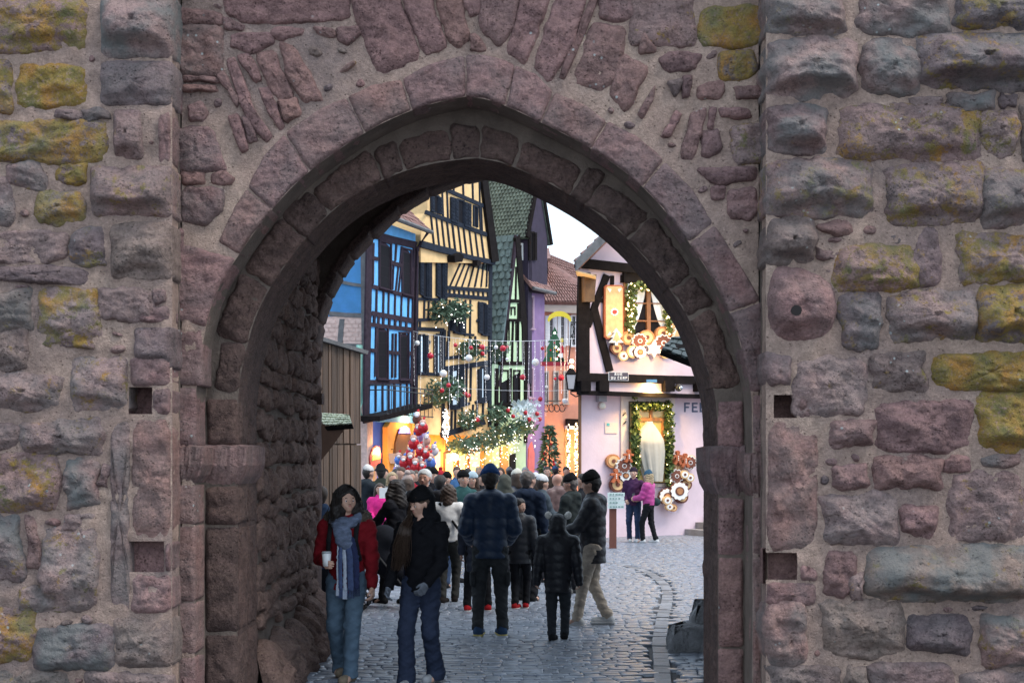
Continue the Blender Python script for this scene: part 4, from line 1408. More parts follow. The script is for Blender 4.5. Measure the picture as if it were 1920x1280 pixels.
# ---------------------------------------------------------------- wooden board wall near the gate
ps = P(596, HOR, 17.9)
FW = Fac((ps.x, ps.y), (.157, 1))
shed = thing("board_fence", "tall weathered wall of upright brown boards beyond the left arch jamb", "board fence", (ps.x, ps.y, 0))
M_BRD = plain("weathered_board", (.17, .105, .07), .88, .4, 3, .8, 12, stretch=(6, 6, .6), bdist=.01, rnd=.55)
xs = [590]
while xs[-1] < 672: xs.append(xs[-1] + RNG.uniform(4.2, 7.5))
for k in range(len(xs) - 1):
    xa, xb = xs[k] + .25, min(xs[k + 1], 673) - .25
    yt = lambda x: 637 + (x - 606) * .29
    for y0, y1 in (((yt, None), (833, None))):
        pass
    h_ = RNG.uniform(0, .018)
    poly_part(FW, [(xa, 831 + RNG.uniform(-1, 1)), (xb, 831 + RNG.uniform(-1, 1)), (xb, yt(xb)), (xa, yt(xa))], -.03, .012 + h_, "plank", M_BRD, shed)
    poly_part(FW, [(xa, 1150), (xb, 1140), (xb, 834), (xa, 834)], -.03, .02 + h_, "plank", M_BRD, shed)
beam(FW, (590, 634), (680, 661), 7, shed, M_TGRY, h=.08, name="cap_rail")
mass(FW, -.1, FW.hit(673, HOR)[0], -.05, 3.2, .12, shed, M_BRD, h=-.032)
# small shingled lean-to roof in front of the boards
q = 16.4
le = thing("lean_to_roof", "small lean-to roof of mossy pale boards over a brown box at the left jamb", "small roof", P(630, 800, q))
A, B, C, D = P(608, 800, q), P(661, 796, q - .25), P(655, 778, q + .5), P(596, 774, q + .7)
slab([A, B, C, D], .05, "roof_slab", M_TBLK, le)
roof_tiles(A, B, C, D, 5, 6, le, plain("mossy_shingle", (.52, .56, .42), .9, .3, 6, .5, 30), name="shingle", thick=.02, jit=.006)
m = MB()
m.prism([P(592, 792, q), P(648, 801, q), P(622, 838, q), P(592, 876, q)], [P(592, 792, q + .6), P(648, 801, q + .6), P(622, 838, q + .6), P(592, 876, q + .6)])
m.build("box", plain("brown_box_wood", (.24, .14, .10), .85, .25), le)

# ---------------------------------------------------------------- yellow house
py_ = FB.end(779)
FY = Fac(py_, (.45, 1))
yel = thing("half_timbered_house", "tall ochre yellow half-timbered gable house with blue-black beams and shutters", "house", (*py_, 0), "half-timbered houses along the lane")
uY = FY.hit(921, HOR)[0]
zY = FY.hit(850, 490)[1]
zy0 = FY.hit(828, 815)[1]
mass(FY, 0.01, uY, zy0, zY, 8, yel, M_YEL, h=0)
mass(FY, 0.01, uY, -.1, zy0, 8, yel, M_YELO, h=-.3)
gab = [(779, 492), (921, 492), (925, 480), (905, 338), (888, 220), (850, 60), (795, 300), (793, 400)]
poly_part(FY, [(784, 492), (921, 494), (926, 486), (906, 338), (862, 40), (800, 330), (796, 400), (784, 440)], -6, .10, "gable_wall", M_YEL, yel)
FYg = FY.shift(.10)
for a, b, w_ in (((820, 349), (905, 386), 6.5), ((797, 398), (912, 440), 7.5)): beam(FYg, a, b, w_, yel, M_TBLUE)
for x, t in ((829, 1), (850, 2), (868, 1), (886, 0), (899, 1)): beam(FYg, (x - 2, 300), (x, 352 + (x - 820) * .43), 1.8, yel, M_TBLUE)
for x in (807, 829, 838, 899, 902): beam(FYg, (x - 1, 347 + (x - 820) * .43), (x + 1, 398 + (x - 797) * .36), 1.9, yel, M_TBLUE)
for x in (808, 818, 828, 838, 848, 859, 869, 880, 891, 902): beam(FYg, (x - 1, 401 + (x - 797) * .36), (x + 5, 458 + (x - 792) * .25), 2, yel, M_TBLUE)
beam(FYg, (786, 457), (849, 474), 12, yel, M_TBLUE, h=.1)
beam(FYg, (846, 474), (926, 493), 9, yel, M_TBLUE, h=.07)
poly_part(FYg, [(839, 492), (853, 492), (856, 480), (848, 475), (838, 480)], -.1, .3, "beam_end", M_TBLK, yel)
poly_part(FYg, [(885, 499), (892, 499), (893, 490), (886, 488)], -.1, .2, "beam_end", M_TBLK, yel)
for a, b, w_ in (((783, 468), (836, 482), 6), ((837, 539), (921, 545), 7), ((837, 553), (921, 560), 7), ((779, 600), (826, 598), 6), ((779, 616), (832, 618), 7),
                 ((832, 672), (890, 664), 6), ((832, 691), (921, 679), 9), ((782, 700), (830, 702), 6), ((826, 816), (908, 790), 10), ((860, 668), (921, 655), 4),
                 ((779, 560), (836, 562), 5), ((836, 482), (834, 562), 5), ((919, 495), (917, 800), 6), ((782, 480), (780, 800), 3), ((832, 618), (829, 815), 5),
                 ((842, 763), (880, 756), 6), ((890, 755), (919, 742), 6), ((858, 625), (888, 628), 4), ((893, 600), (897, 602), 5), ((800, 640), (806, 642), 6)):
    beam(FY, a, b, w_, yel, M_TBLUE)
for k in range(9): beam(FY, (842 + k * 9, 541), (842 + k * 9, 556), 2.6, yel, M_TBLUE)
for x0, x1 in ((862, 842), (871, 853), (880, 865), (889, 877), (898, 889), (906, 901), (913, 911)): beam(FY, (x0, 494), (x1, 538), 1.8, yel, M_TBLUE)
for x, ya, yb in ((787, 600, 620), (795, 562, 600), (803, 565, 598), (815, 562, 598), (826, 618, 690), (842, 562, 640), (872, 562, 630), (881, 562, 668), (841, 690, 760), (874, 684, 756),
                  (882, 684, 752), (853, 768, 806), (866, 764, 802), (886, 758, 795), (894, 758, 792), (905, 750, 790), (838, 640, 672), (846, 770, 810), (812, 565, 598), (840, 620, 670), (890, 630, 664), (913, 690, 740)):
    beam(FY, (x, ya), (x - 1, yb), 2.4, yel, M_TBLUE)
SH = M_TBLUE
window(FYg, (812, 366, 821, 398, 3), yel, SH, M_GLASS, rows=2, cols=1, shut=((806, 811.5), (821.5, 827)), sill=False)
window(FYg, (857, 374, 868, 420, 4), yel, SH, M_GLASS, rows=3, cols=2, shut=((843, 850), (850.5, 856), (868.5, 874), (874.5, 881)), sill=False)
window(FYg, (887, 386, 894, 424, 3), yel, SH, M_GLASS, rows=2, cols=1, sill=False)
window(FY, (792, 476, 799, 555, 3), yel, SH, M_GLASS, rows=3, cols=1, shut=((785, 791.5), (799.5, 807)))
window(FY, (823, 488, 829, 558, 3), yel, SH, M_GLASS, rows=3, cols=1, shut=((816, 822.5), (829.5, 836)))
window(FY, (851, 568, 861, 622, 3), yel, SH, M_GLASS, rows=3, cols=1, shut=((843, 850.5), (861.5, 870)))
window(FY, (903, 568, 909, 626, 2), yel, SH, M_GLASS, rows=3, cols=1, shut=((895, 902), (909.5, 917)))
window(FY, (786, 628, 794, 700, 0), yel, SH, M_GLASSB, rows=1, cols=1, shut=((780, 785.5), (794.5, 801)))
window(FY, (818, 627, 825, 702, 0), yel, SH, M_GLASSB, rows=1, cols=1, shut=((812, 817.5), (825.5, 832)))
window(FY, (846, 694, 858, 766, -2), yel, SH, M_GLASSB, rows=1, cols=1, shut=((839, 845.5), (858.5, 868)))
window(FY, (901, 690, 908, 754, -2), yel, SH, M_GLASSB, rows=1, cols=1, shut=((894, 900), (908.5, 917)))
# verge board and roof slope behind
poly_part(FYg, [(918, 492), (931, 490), (910, 338), (884, 150), (872, 150), (899, 338)], -.05, .12, "barge_board", M_TBLK, yel)
A, B = FY.w(uY + .2, FY.hit(926, 490)[1], .08), FY.w(uY + .25, FY.hit(926, 490)[1], -7)
z_top = FY.hit(862, 40)[1]
um = FY.hit(858, 40)[0]
C, D = FY.w(um, z_top, -7), FY.w(um, z_top, .08)
slab([A, B, C, D], .15, "roof", M_TILER, yel)
A2, D2_ = FY.w(FY.hit(793, 430)[0], FY.hit(793, 430)[1], -.3), FY.w(FY.hit(793, 430)[0], FY.hit(793, 430)[1], -7)
slab([A2, Vector(D) - Vector((FY.n[0] * .4, FY.n[1] * .4, 0)), C, D2_], .15, "roof", M_TILER, yel)
# ground floor shop: lit openings
FYd = FY.shift(-.29)
for xs_ in ((812, 826), (832, 850), (858, 872), (878, 900)):
    poly_part(FYd, [(xs_[0], 905), (xs_[1], 905), (xs_[1], 842), (xs_[0], 848)], -.02, .03, "shop_window", M_WOOD, yel)
    poly_part(FYd, [(xs_[0] + 2, 900), (xs_[1] - 2, 900), (xs_[1] - 2, 846), (xs_[0] + 2, 851)], .028, .04, "pane", M_GOLD, yel)
for x, e in ((834, 32), (866, 25), (812, 38), (895, 16)): lamp("shop_lamp", FYd.px(x, 856, .7), e, (1, .5, .16))
wl = thing("wall_lamp", "glowing white wall lamp on the orange shop front under the garland", "lamp", FYd.px(837, 857, .35))
MB().ball(FYd.px(837, 855, .35), .13, 10, 8, (1, 1, 1.3)).build("lamp_shade", glow("lamp_white", (1, .85, .6), 5), wl, True)
MB().tube([FYd.px(837, 848, 0), FYd.px(837, 848, .35), FYd.px(837, 851, .35)], .02, 5).build("bracket", M_IRON, wl)

# ---------------------------------------------------------------- green house
pg_ = FY.end(922)
FG = Fac(pg_, (.5, 1))
grn = thing("half_timbered_house", "narrow mint green half-timbered house with a steep grey-green tiled roof", "house", (*pg_, 0), "half-timbered houses along the lane")
uG = FG.hit(986, HOR)[0]
zg = FG.hit(940, 700)[1]
mass(FG, 0.01, uG, -.1, FG.hit(985, 690)[1], 6, grn, M_GRN, h=0)
poly_part(FG, [(935, 720), (986, 690), (986, 672), (970, 460), (968, 466), (945, 650)], -5, .02, "gable_wall", M_GRN, grn)
ap = FG.hit(969, 440)
le_ = FG.hit(929, 724)
A, B = FG.w(le_[0], le_[1], .03), FG.w(le_[0], le_[1], -6)
C, D = FG.w(ap[0], ap[1], -6), FG.w(ap[0], ap[1], .03)
slab([A, D, C, B], .1, "roof", M_TILEB, grn)
roof_tiles(B, A, D, C, 20, 22, grn, M_TILEB, thick=.05)
poly_part(FG, [(983, 694), (993, 690), (972, 440), (964, 446)], -.05, .07, "barge_board", M_TBLK, grn)
poly_part(FG, [(934, 724), (938, 724), (970, 446), (966, 440)], -.05, .04, "barge_board", M_TBRN, grn)
for a, b, w_ in (((955, 564), (978, 564), 6), ((953, 600), (983, 600), 5), ((934, 681), (988, 681), 7), ((930, 758), (988, 760), 7), ((950, 600), (945, 680), 2.4), ((960, 600), (958, 680), 2.4),
                 ((970, 568), (969, 680), 2.6), ((966, 500), (965, 564), 2.2), ((973, 520), (974, 600), 2), ((956, 690), (955, 760), 3), ((930, 690), (929, 830), 5), ((984, 690), (984, 830), 4), ((978, 604), (979, 680), 2)):
    beam(FG, a, b, w_, grn, M_TBLK, h=.07)
window(FG, (957, 577, 964, 591), grn, M_TBLK, M_GLASS, rows=1, cols=1, sill=False)
for q_ in ((949, 604, 953, 640), (966, 604, 970, 640)): window(FG, q_, grn, M_TBLK, M_WHITE, rows=2, cols=1, sill=False, fw=1)
for q_ in ((938, 695, 951, 757), (962, 695, 973, 757)): window(FG, q_, grn, M_TBLK, M_GLASS, rows=3, cols=2)
ch = thing("roof_vent", "small grey capped chimney standing on the mint house roof", "chimney", FG.px(944, 446, -1.2))
m = MB()
c_ = FG.px(944, 440, -1.2)
m.tube([(c_[0], c_[1], c_[2] - 1.2), (c_[0], c_[1], c_[2])], [.26, .24], 10)
m.build("flue", M_STEP, ch, True)
m = MB()
m.tube([(c_[0], c_[1], c_[2]), (c_[0], c_[1], c_[2] + .05), (c_[0], c_[1], c_[2] + .07)], [.36, .36, .2], 10)
m.tube([(c_[0], c_[1], c_[2] + .2), (c_[0], c_[1], c_[2] + .24), (c_[0], c_[1], c_[2] + .34)], [.32, .3, .05], 10)
for g in range(4): m.tube([(c_[0] + .2 * math.cos(g * 1.57), c_[1] + .2 * math.sin(g * 1.57), c_[2] + .05), (c_[0] + .2 * math.cos(g * 1.57), c_[1] + .2 * math.sin(g * 1.57), c_[2] + .22)], .03, 5)
m.build("cap", M_STEP, ch)
# lit shop at street level
FGd = FG.shift(.03)
poly_part(FGd, [(938, 905), (952, 905), (952, 836), (938, 838)], -.02, .03, "shop_door", plain("ochre_door", (.45, .2, .06), .7, .2), grn)
poly_part(FGd, [(956, 905), (966, 905), (966, 850), (956, 850)], -.02, .03, "shop_window", M_GLASS, grn)
lamp("shop_lamp", FG.px(944, 845, .6), 30, (1, .6, .2))

# ---------------------------------------------------------------- violet house
pp_ = FG.end(987)
FP = Fac(pp_, (.5, 1))
pur = thing("half_timbered_house", "tall narrow violet house with a steep mossy tiled roof", "house", (*pp_, 0), "half-timbered houses along the lane")
uP = FP.hit(1021, HOR)[0]
zP = FP.hit(1010, 548)[1]
mass(FP, 0.01, uP, -.1, zP, 6, pur, M_PUR, h=0)
# upper storey with dark timber: a steep roof whose gable looks onto the lane
FPs = Fac(np.array(pp_) + FP.n * .1, (-1, .5))
zr0, zr1 = FPs.hit(960, 428)[1], FPs.hit(960, 345)[1] + .55
uU = 1.75
prof = [(0, FP.hit(990, 549)[1]), (uU, FP.hit(1012, 549)[1]), (uU, zr0 - .15), (uU / 2, zr1 - .3), (0.02, zr0 - .15)]
MB().prism([FP.w(u, z, .1) for u, z in prof], [FP.w(u, z, -5) for u, z in prof]).build("gable_wall", plain("dark_violet", (.032, .022, .045), .9, .2), pur)
a, b = FP.w(-.25, zr0 - .45, .15), FP.w(-.25, zr0 - .45, -6)
c_, d_ = FP.w(uU / 2, zr1, -6), FP.w(uU / 2, zr1, .15)
slab([a, b, c_, d_], .12, "roof", M_TILEG, pur)
roof_tiles(b, a, d_, c_, 17, 40, pur, M_TILEG, single=False, thick=.06)
e_, f_ = FP.w(uU + .25, zr0 - .45, .15), FP.w(uU + .25, zr0 - .45, -6)
slab([d_, c_, f_, e_], .12, "roof", M_TILEG, pur)
MB().tube([a, d_], [.1, .1], 4).build("barge_board", M_TBLK, pur)
MB().tube([d_, e_], [.1, .1], 4).build("barge_board", M_TBLK, pur)
mass(FPs, -.0, 6, 5, zr0, .3, pur, plain("dark_violet", (.032, .022, .045), .9, .2), h=.05)
window(FPs.shift(.06), (973, 458, 980, 488), pur, M_WHITE, M_GLASS, rows=2, cols=1, sill=False, fw=1.4)
window(FP.shift(.1), (994, 436, 999, 488), pur, M_TBLK, M_GLASS, rows=2, cols=1, shut=((989, 993.5), (999.5, 1004)), sill=False, fw=1)
window(FP, (991, 556, 999, 616), pur, plain("mauve_stone", (.4, .28, .36), .9, .1), M_GLASS, rows=3, cols=1, fw=2)
window(FP, (990, 690, 998, 745), pur, plain("mauve_stone", (.4, .28, .36), .9, .1), M_GLASS, rows=3, cols=1, fw=2)
g0, g1 = FP.w(-.1, zP + .02, .35), FP.w(uP + .3, zP + .02, .35)
h0, h1 = FP.w(-.1, zP + .9, -.4), FP.w(uP + .3, zP + .9, -.4)
slab([g0, g1, h1, h0], .08, "roof", M_TILER, pur)
roof_tiles(g0, g1, h1, h0, 4, 10, pur, M_TILER, single=False)
MB().tube([g0, g1], .08, 6).build("gutter", M_TGRY, pur)
poly_part(FP, [(988, 905), (1000, 905), (1001, 850), (996, 828), (990, 840)], -.02, .04, "arch_door", plain("coral_door", (.62, .14, .12), .8, .15), pur)
lamp("door_lamp", FP.px(992, 790, .5), 25, (1, .45, .2))

# ---------------------------------------------------------------- salmon house closing the street
po = P(1006, HOR, 62)
FO = Fac((po.x, po.y), (1, .12))
ora = thing("house", "salmon orange house with white shutters closing the far end of the lane", "house", (po.x, po.y, 0))
uO = FO.hit(1150, HOR)[0]
zO = FO.hit(1050, 572)[1]
mass(FO, 0, uO, -.1, zO, 5, ora, M_ORA, h=0)
poly_part(FO, [(1004, 584), (1100, 590), (1100, 572), (1004, 566)], -.1, .3, "cornice", plain("pale_cornice", (.5, .42, .36), .9, .1), ora)
a, b = FO.w(-.3, zO + .1, .4), FO.w(uO, zO + .1, .4)
r0, r1 = P(985, 458, 66), P(1100, 530, 66)
r1.z = P(0, 505, 66).z
slab([a, b, r1, r0], .15, "roof", M_TILER, ora)
roof_tiles(a, b, r1, r0, 14, 30, ora, M_TILER, single=False, thick=.05)
dm = Fac((po.x + .0, po.y + .9), (1, .12))
dz0 = dm.hit(1015, 530)[1]
mass(dm, dm.hit(1003, HOR)[0], dm.hit(1026, HOR)[0], dz0, dm.hit(1015, 484)[1], 2.5, ora, M_ORA, h=0, name="dormer_wall")
window(dm, (1004, 488, 1009, 512), ora, M_TBLK, M_GLASS, rows=1, cols=1, sill=False, fw=1)
window(dm, (1020, 488, 1026, 514), ora, M_TBLK, M_GLASS, rows=1, cols=1, sill=False, fw=1)
A, B = dm.w(dm.hit(999, HOR)[0], dm.hit(1015, 486)[1], .3), dm.w(dm.hit(1031, HOR)[0], dm.hit(1015, 486)[1], .3)
slab([A, B, Vector(B) + Vector((0, 3, .9)), Vector(A) + Vector((0, 3, .9))], .12, "dormer_roof", M_TILER, ora)
for q_, sh in (((1030, 592, 1037, 648), ((1022, 1029), (1038, 1044))), ((1051, 592, 1058, 648), ((1045, 1050.5), (1059, 1064))), ((1072, 592, 1079, 648), ((1065.5, 1071), (1080, 1086)))):
    window(FO, q_, ora, M_WHITE, M_GLASS, rows=3, cols=2, shut=sh, shutmat=M_WHITE, sill=True, fw=1)
for q_ in ((1019, 697, 1028, 756), (1038, 697, 1047, 756), (1057, 697, 1065, 756)): window(FO, q_, ora, plain("pale_cornice", (.5, .42, .36), .9, .1), M_GLASSB if False else M_TGRY, rows=3, cols=2, fw=1.6)
poly_part(FO, [(1058, 905), (1092, 905), (1092, 800), (1058, 800)], -.02, .04, "shop_front", plain("tan_shop", (.55, .33, .16), .8, .15), ora)
poly_part(FO, [(1060, 798), (1092, 800), (1092, 786), (1060, 785)], -.02, .4, "shop_sign", M_TBLK, ora)
poly_part(FO, [(1058, 804), (1092, 806), (1092, 799), (1058, 798)], -.02, .45, "awning", M_WHITE, ora)
for x in (1063, 1076, 1088):
    lamp("shop_lamp", FO.px(x, 840, 1.2), 30, (1, .6, .25))
# ------------------------------------------------------------------ pink corner house
pk = P(1086, HOR, 35)
FK = Fac((pk.x, pk.y), (1.7, 1))
FU = FK.shift(.28)          # the jettied upper storey
pink = thing("half_timbered_house", "pale pink corner house with black timbers and gingerbread round its windows", "house", (pk.x, pk.y, 0))
uK = FK.hit(1420, HOR)[0]
zj = FK.hit(1150, 738)[1]
BV = np.array([.085, 1.0])         # the house runs back along the lane, not square to its front
def PB(fc, u, z, h, L):
    x, y, z = fc.w(u, z, h)
    return (x + BV[0] * L, y + BV[1] * L, z)
MB().prism([FK.w(0, -.1), FK.w(uK, -.1), FK.w(uK, zj), FK.w(0, zj)], [PB(FK, 0, -.1, 0, 7), PB(FK, uK, -.1, 0, 7), PB(FK, uK, zj, 0, 7), PB(FK, 0, zj, 0, 7)]).build("wall", M_PNK, pink)
uu0 = FU.hit(1083, HOR)[0]
apx, apy = 1232, 312
up = [(1083, 738), (1420, 748), (1420, 560), (apx, apy + 12), (1100, 470), (1083, 497)]
upuv = [FU.hit(*p) for p in up]
MB().prism([FU.w(u, z) for u, z in upuv], [PB(FU, u, z, 0, 7) for u, z in upuv]).build("upper_wall", M_PNK, pink)
T = M_TBLK
for a, b, w_, h in (((1094, 512), (1092, 722), 22, .07), ((1078, 493), (1330, 519), 17, .14), ((1078, 707), (1420, 715), 15, .10), ((1082, 736), (1420, 746), 8, .12),
                    ((1137, 516), (1101, 612), 12, .05), ((1113, 577), (1142, 696), 13, .05), ((1131, 440), (1092, 492), 8, .05), ((1183, 500), (1196, 470), 8, .05),
                    ((1147, 517), (1147, 534), 6, .04), ((1118, 560), (1136, 566), 7, .04), ((1166, 516), (1166, 530), 6, .04)):
    beam(FU, a, b, w_, pink, T, h=h)
for x0, x1 in ((1083, 1101), (1117, 1135), (1240, 1258), (1299, 1313), (1350, 1368)):
    poly_part(FU, [(x0, 734), (x1, 734), (x1, 714), (x0, 714)], -.3, .17, "joist_end", T, pink)
poly_part(FU, [(1088, 567), (1106, 567), (1108, 540), (1110, 516), (1087, 516)], .0, .2, "post_capital", plain("golden_oak", (.13, .07, .03), .7, .3, 8, .5, 20), pink)
# roof: verges, soffit boards, tiles
ze = FU.hit(1046, 498)[1]
er = FU.hit(1047, 497)
ar = FU.hit(apx, apy)
e0, e1 = FU.w(er[0], er[1], .75), PB(FU, er[0], er[1], .75, 8)
t0, t1 = FU.w(ar[0], ar[1], .75), PB(FU, ar[0], ar[1], .75, 8)
slab([e0, e1, t1, t0], .10, "roof", M_TILER, pink)
r1_ = 2 * ar[0] - er[0]
f0, f1 = FU.w(r1_, er[1], .75), PB(FU, r1_, er[1], .75, 8)
slab([t0, t1, f1, f0], .10, "roof", M_TILER, pink)
roof_tiles(e1, e0, t0, t1, 16, 26, pink, M_TILER, single=False, thick=.05)
roof_tiles(f0, f1, t1, t0, 16, 26, pink, M_TILER, single=False, thick=.05)
MB().prism([Vector(e0) + Vector((0, 0, .02)), Vector(t0) + Vector((0, 0, .02)), Vector(t0) - Vector((0, 0, .28)), Vector(e0) - Vector((0, 0, .22))],
           [p + Vector((FU.n[0] * .05, FU.n[1] * .05, 0)) for p in (Vector(e0) + Vector((0, 0, .02)), Vector(t0) + Vector((0, 0, .02)), Vector(t0) - Vector((0, 0, .28)), Vector(e0) - Vector((0, 0, .22)))]).build("barge_board", M_TGRY, pink)
soff = plain("cream_soffit", (.72, .5, .26), .85, .1)
sa, sb = FU.w(er[0] + .05, er[1] - .2, .7), FU.w(uu0 + .05, er[1] - .28, .7)
sc_, sd_ = PB(FU, uu0 + .05, er[1] - .28, .7, 7), PB(FU, er[0] + .05, er[1] - .2, .7, 7)
slab([sa, sb, sc_, sd_], .03, "soffit_board", soff, pink)
lamp("eave_lamp", FU.w(uu0 - .25, er[1] - .75, .35), 5, (1, .66, .28), .08)
# windows ------------------------------------------------------
M_CREAMSTONE = plain("cream_surround", (.74, .60, .52), .9, .06, 3, .3, 30)
M_CURT = plain("white_curtain", (.72, .76, .80), .9, .05, 30, .3, 60)
M_INT = glow("warm_room_light", (1.0, .66, .24), 1.15)
wu = poly_part(FU, [(1168, 631), (1256, 634), (1256, 526), (1168, 522)], -.02, .03, "window", M_WOOD, pink)
poly_part(FU, [(1166, 530), (1260, 535), (1262, 512), (1166, 508)], .02, .09, "window_head", T, wu)
for x0, x1 in ((1174, 1209), (1217, 1251)):
    for y0, y1 in ((532, 567), (570, 600), (603, 628)):
        poly_part(FU, [(x0, y1), (x1, y1 + 1), (x1, y0 + 1), (x0, y0)], .02, .036, "pane", M_GLASS, wu)
    # the drawn half curtain of each leaf, folded
    V, Fs = [], []
    left = x0 < 1200
    nx_, nz_ = 26, 12
    for k in range(nz_ + 1):
        t = k / nz_
        y = 532 + 88 * t
        wd = (x1 - x0) * (1 - .62 * t ** 1.6) if t < .9 else (x1 - x0) * .42
        for i in range(nx_ + 1):
            s = i / nx_
            x = (x0 + wd * s) if left else (x1 - wd * s)
            V.append(FU.px(x, y, .055 + .012 * math.sin(s * 22 + t * 2)))
    for k in range(nz_):
        for i in range(nx_): Fs.append((k * (nx_ + 1) + i, k * (nx_ + 1) + i + 1, (k + 1) * (nx_ + 1) + i + 1, (k + 1) * (nx_ + 1) + i))
    mesh_np("curtain", V, Fs, M_CURT, wu)
for a, b, w_ in (((1213, 529), (1213, 632), 7), ((1170, 568), (1254, 570), 2), ((1170, 601), (1254, 603), 2)): beam(FU, a, b, w_, wu, M_WOOD, h=.085, name="glazing_bar")
lamp("window_lamp", FU.px(1213, 520, .45), 9, (1, .75, .35))
# shop window below
poly_part(FK, [(1163, 912), (1264, 912), (1264, 738), (1163, 738)], -.02, .04, "window_surround", M_CREAMSTONE, pink)
wl_ = poly_part(FK, [(1177, 906), (1254, 906), (1254, 753), (1177, 752)], -.02, .06, "shop_window", plain("dark_reveal", (.12, .08, .05), .8, .2), pink)
poly_part(FK, [(1179, 904), (1252, 904), (1252, 755), (1179, 755)], .05, .066, "room", plain("gold_room_back", (.62, .40, .13), .8, .15, 4), wl_)
for a, b, w_ in (((1180, 786), (1252, 786), 6), ((1217, 755), (1217, 785), 5), ((1239, 788), (1239, 850), 4)): beam(FK, a, b, w_, wl_, plain("oak_bar", (.42, .17, .05), .6, .2), h=.10, h0=.05, name="glazing_bar")
for x0, x1, y0, y1 in ((1183, 1214, 757, 782), (1220, 1249, 757, 782)):
    poly_part(FK, [(x0, y1), (x1, y1), (x1, y0), (x0, y0)], .06, .075, "pane", plain("amber_glass", (.6, .42, .16), .12, .1, 1, 0, spec=.6), wl_)
lamp("display_lamp", FK.px(1232, 806, .5), 1.6, (1, .72, .34), .03)
lamp("display_lamp", FK.px(1186, 800, .40), 3, (1, .66, .25), .03)
# draped figure in the display
dr = thing("draped_display", "tall white cloth draped like a ghost in the lit shop window", "draped cloth", FK.px(1216, 905, .25))
V, Fs = [], []
rows_, cols_ = 30, 40
for k in range(rows_ + 1):
    t = k / rows_
    y = 790 + 112 * t
    cx = 1212 + 12 * max(0, t - .35)
    half = (26 * min(1, (t * 3.2) ** .6) if t < .5 else 26 * (1 - .42 * ((t - .5) / .5)))
    if t < .04: half = 7
    for i in range(cols_ + 1):
        a = math.pi * (i / cols_)
        fold = 1 + .10 * t * math.sin(i * .95 + 2.5 * t) + .05 * t * math.sin(i * 2.3)
        V.append(FK.px(cx - half * math.cos(a) * fold, y, .10 + .26 * math.sin(a) * min(1, .3 + t * 2) * fold * (1 - .3 * t)))
for k in range(rows_):
    for i in range(cols_): Fs.append((k * 41 + i, k * 41 + i + 1, (k + 1) * 41 + i + 1, (k + 1) * 41 + i))
mesh_np("cloth", V, Fs, plain("ivory_cloth", (.46, .43, .37), .85, .08, 6, .2, 60), dr)
# spot over the window (its housing hangs between the joists)
sp = thing("spotlight", "small blue-cased spotlight over the shop window shining down the pink wall", "spotlight", FU.px(1205, 716, .3))
MB().box(*[v for p in zip(FU.px(1197, 718, .34), FU.px(1212, 713, .44)) for v in sorted(p)]).build("case", plain("blue_case", (.12, .3, .5), .5, .1), sp)
lamp("wall_spot", FU.px(1216, 722, .42), 75, (1, .64, .2), .05, spot=130, aim=FK.px(1216, 860, .1))
lamp("joist_lamp", FU.px(1216, 726, .10), 16, (1, .62, .2), .05)
for x in (1262, 1306): 
    s2 = thing("spotlight", "black floodlight under the jetty beam %s" % ("beside the joist right of the lit gap" if x < 1300 else "above the dark wall lettering"), "spotlight", FU.px(x, 727, .25), "floodlights under the jetty")
    MB().ball(FU.px(x, 727, .24), .10, 10, 6).build("case", M_IRON, s2, True)
    MB().ball(FU.px(x, 728, .32), .055, 10, 6).build("lens", M_GLASSB, s2, True)
# rendered text on the wall: FEE (the rest runs behind the arch)
def letter_strokes(ch):
    return {"F": [((0, 0), (0, 1)), ((0, 1), (.7, 1)), ((0, .52), (.55, .52))], "E": [((0, 0), (0, 1)), ((0, 1), (.7, 1)), ((0, .52), (.58, .52)), ((0, 0), (.72, 0))],
            "R": [((0, 0), (0, 1)), ((0, 1), (.55, 1)), ((.6, .98), (.6, .55)), ((0, .5), (.55, .5)), ((.25, .5), (.68, 0))], "U": [((0, 1), (0, .1)), ((.05, 0), (.6, 0)), ((.65, .1), (.65, 1))],
            "D": [((0, 0), (0, 1)), ((0, 1), (.45, 1)), ((.62, .82), (.62, .18)), ((0, 0), (.45, 0)), ((.45, 1), (.62, .82)), ((.45, 0), (.62, .18))],
            "C": [((.62, 1), (.1, 1)), ((.02, .9), (.02, .1)), ((.1, 0), (.62, 0))]}[ch]


def write(fc, txt, x, y, hgt, wid, gap, mat, parent, h, stroke=.17, name="letter", serif=False):
    for ch in txt:
        if ch != " ":
            m = MB()
            for i, (a, b) in enumerate(letter_strokes(ch)):
                p0, p1 = np.array([x + a[0] * wid, y - a[1] * hgt]), np.array([x + b[0] * wid, y - b[1] * hgt])
                d = p1 - p0
                d = d / np.hypot(*d)
                n = np.array([-d[1], d[0]]) * hgt * stroke / 2
                p0, p1 = p0 - d * hgt * stroke * .4, p1 + d * hgt * stroke * .4
                hh = h + .0012 * i
                m.prism([fc.px(*q, hh) for q in (p0 + n, p1 + n, p1 - n, p0 - n)], [fc.px(*q, h - .008) for q in (p0 + n, p1 + n, p1 - n, p0 - n)])
            m.build(name, mat, parent)
        x += (wid + gap) if ch != " " else wid * .7


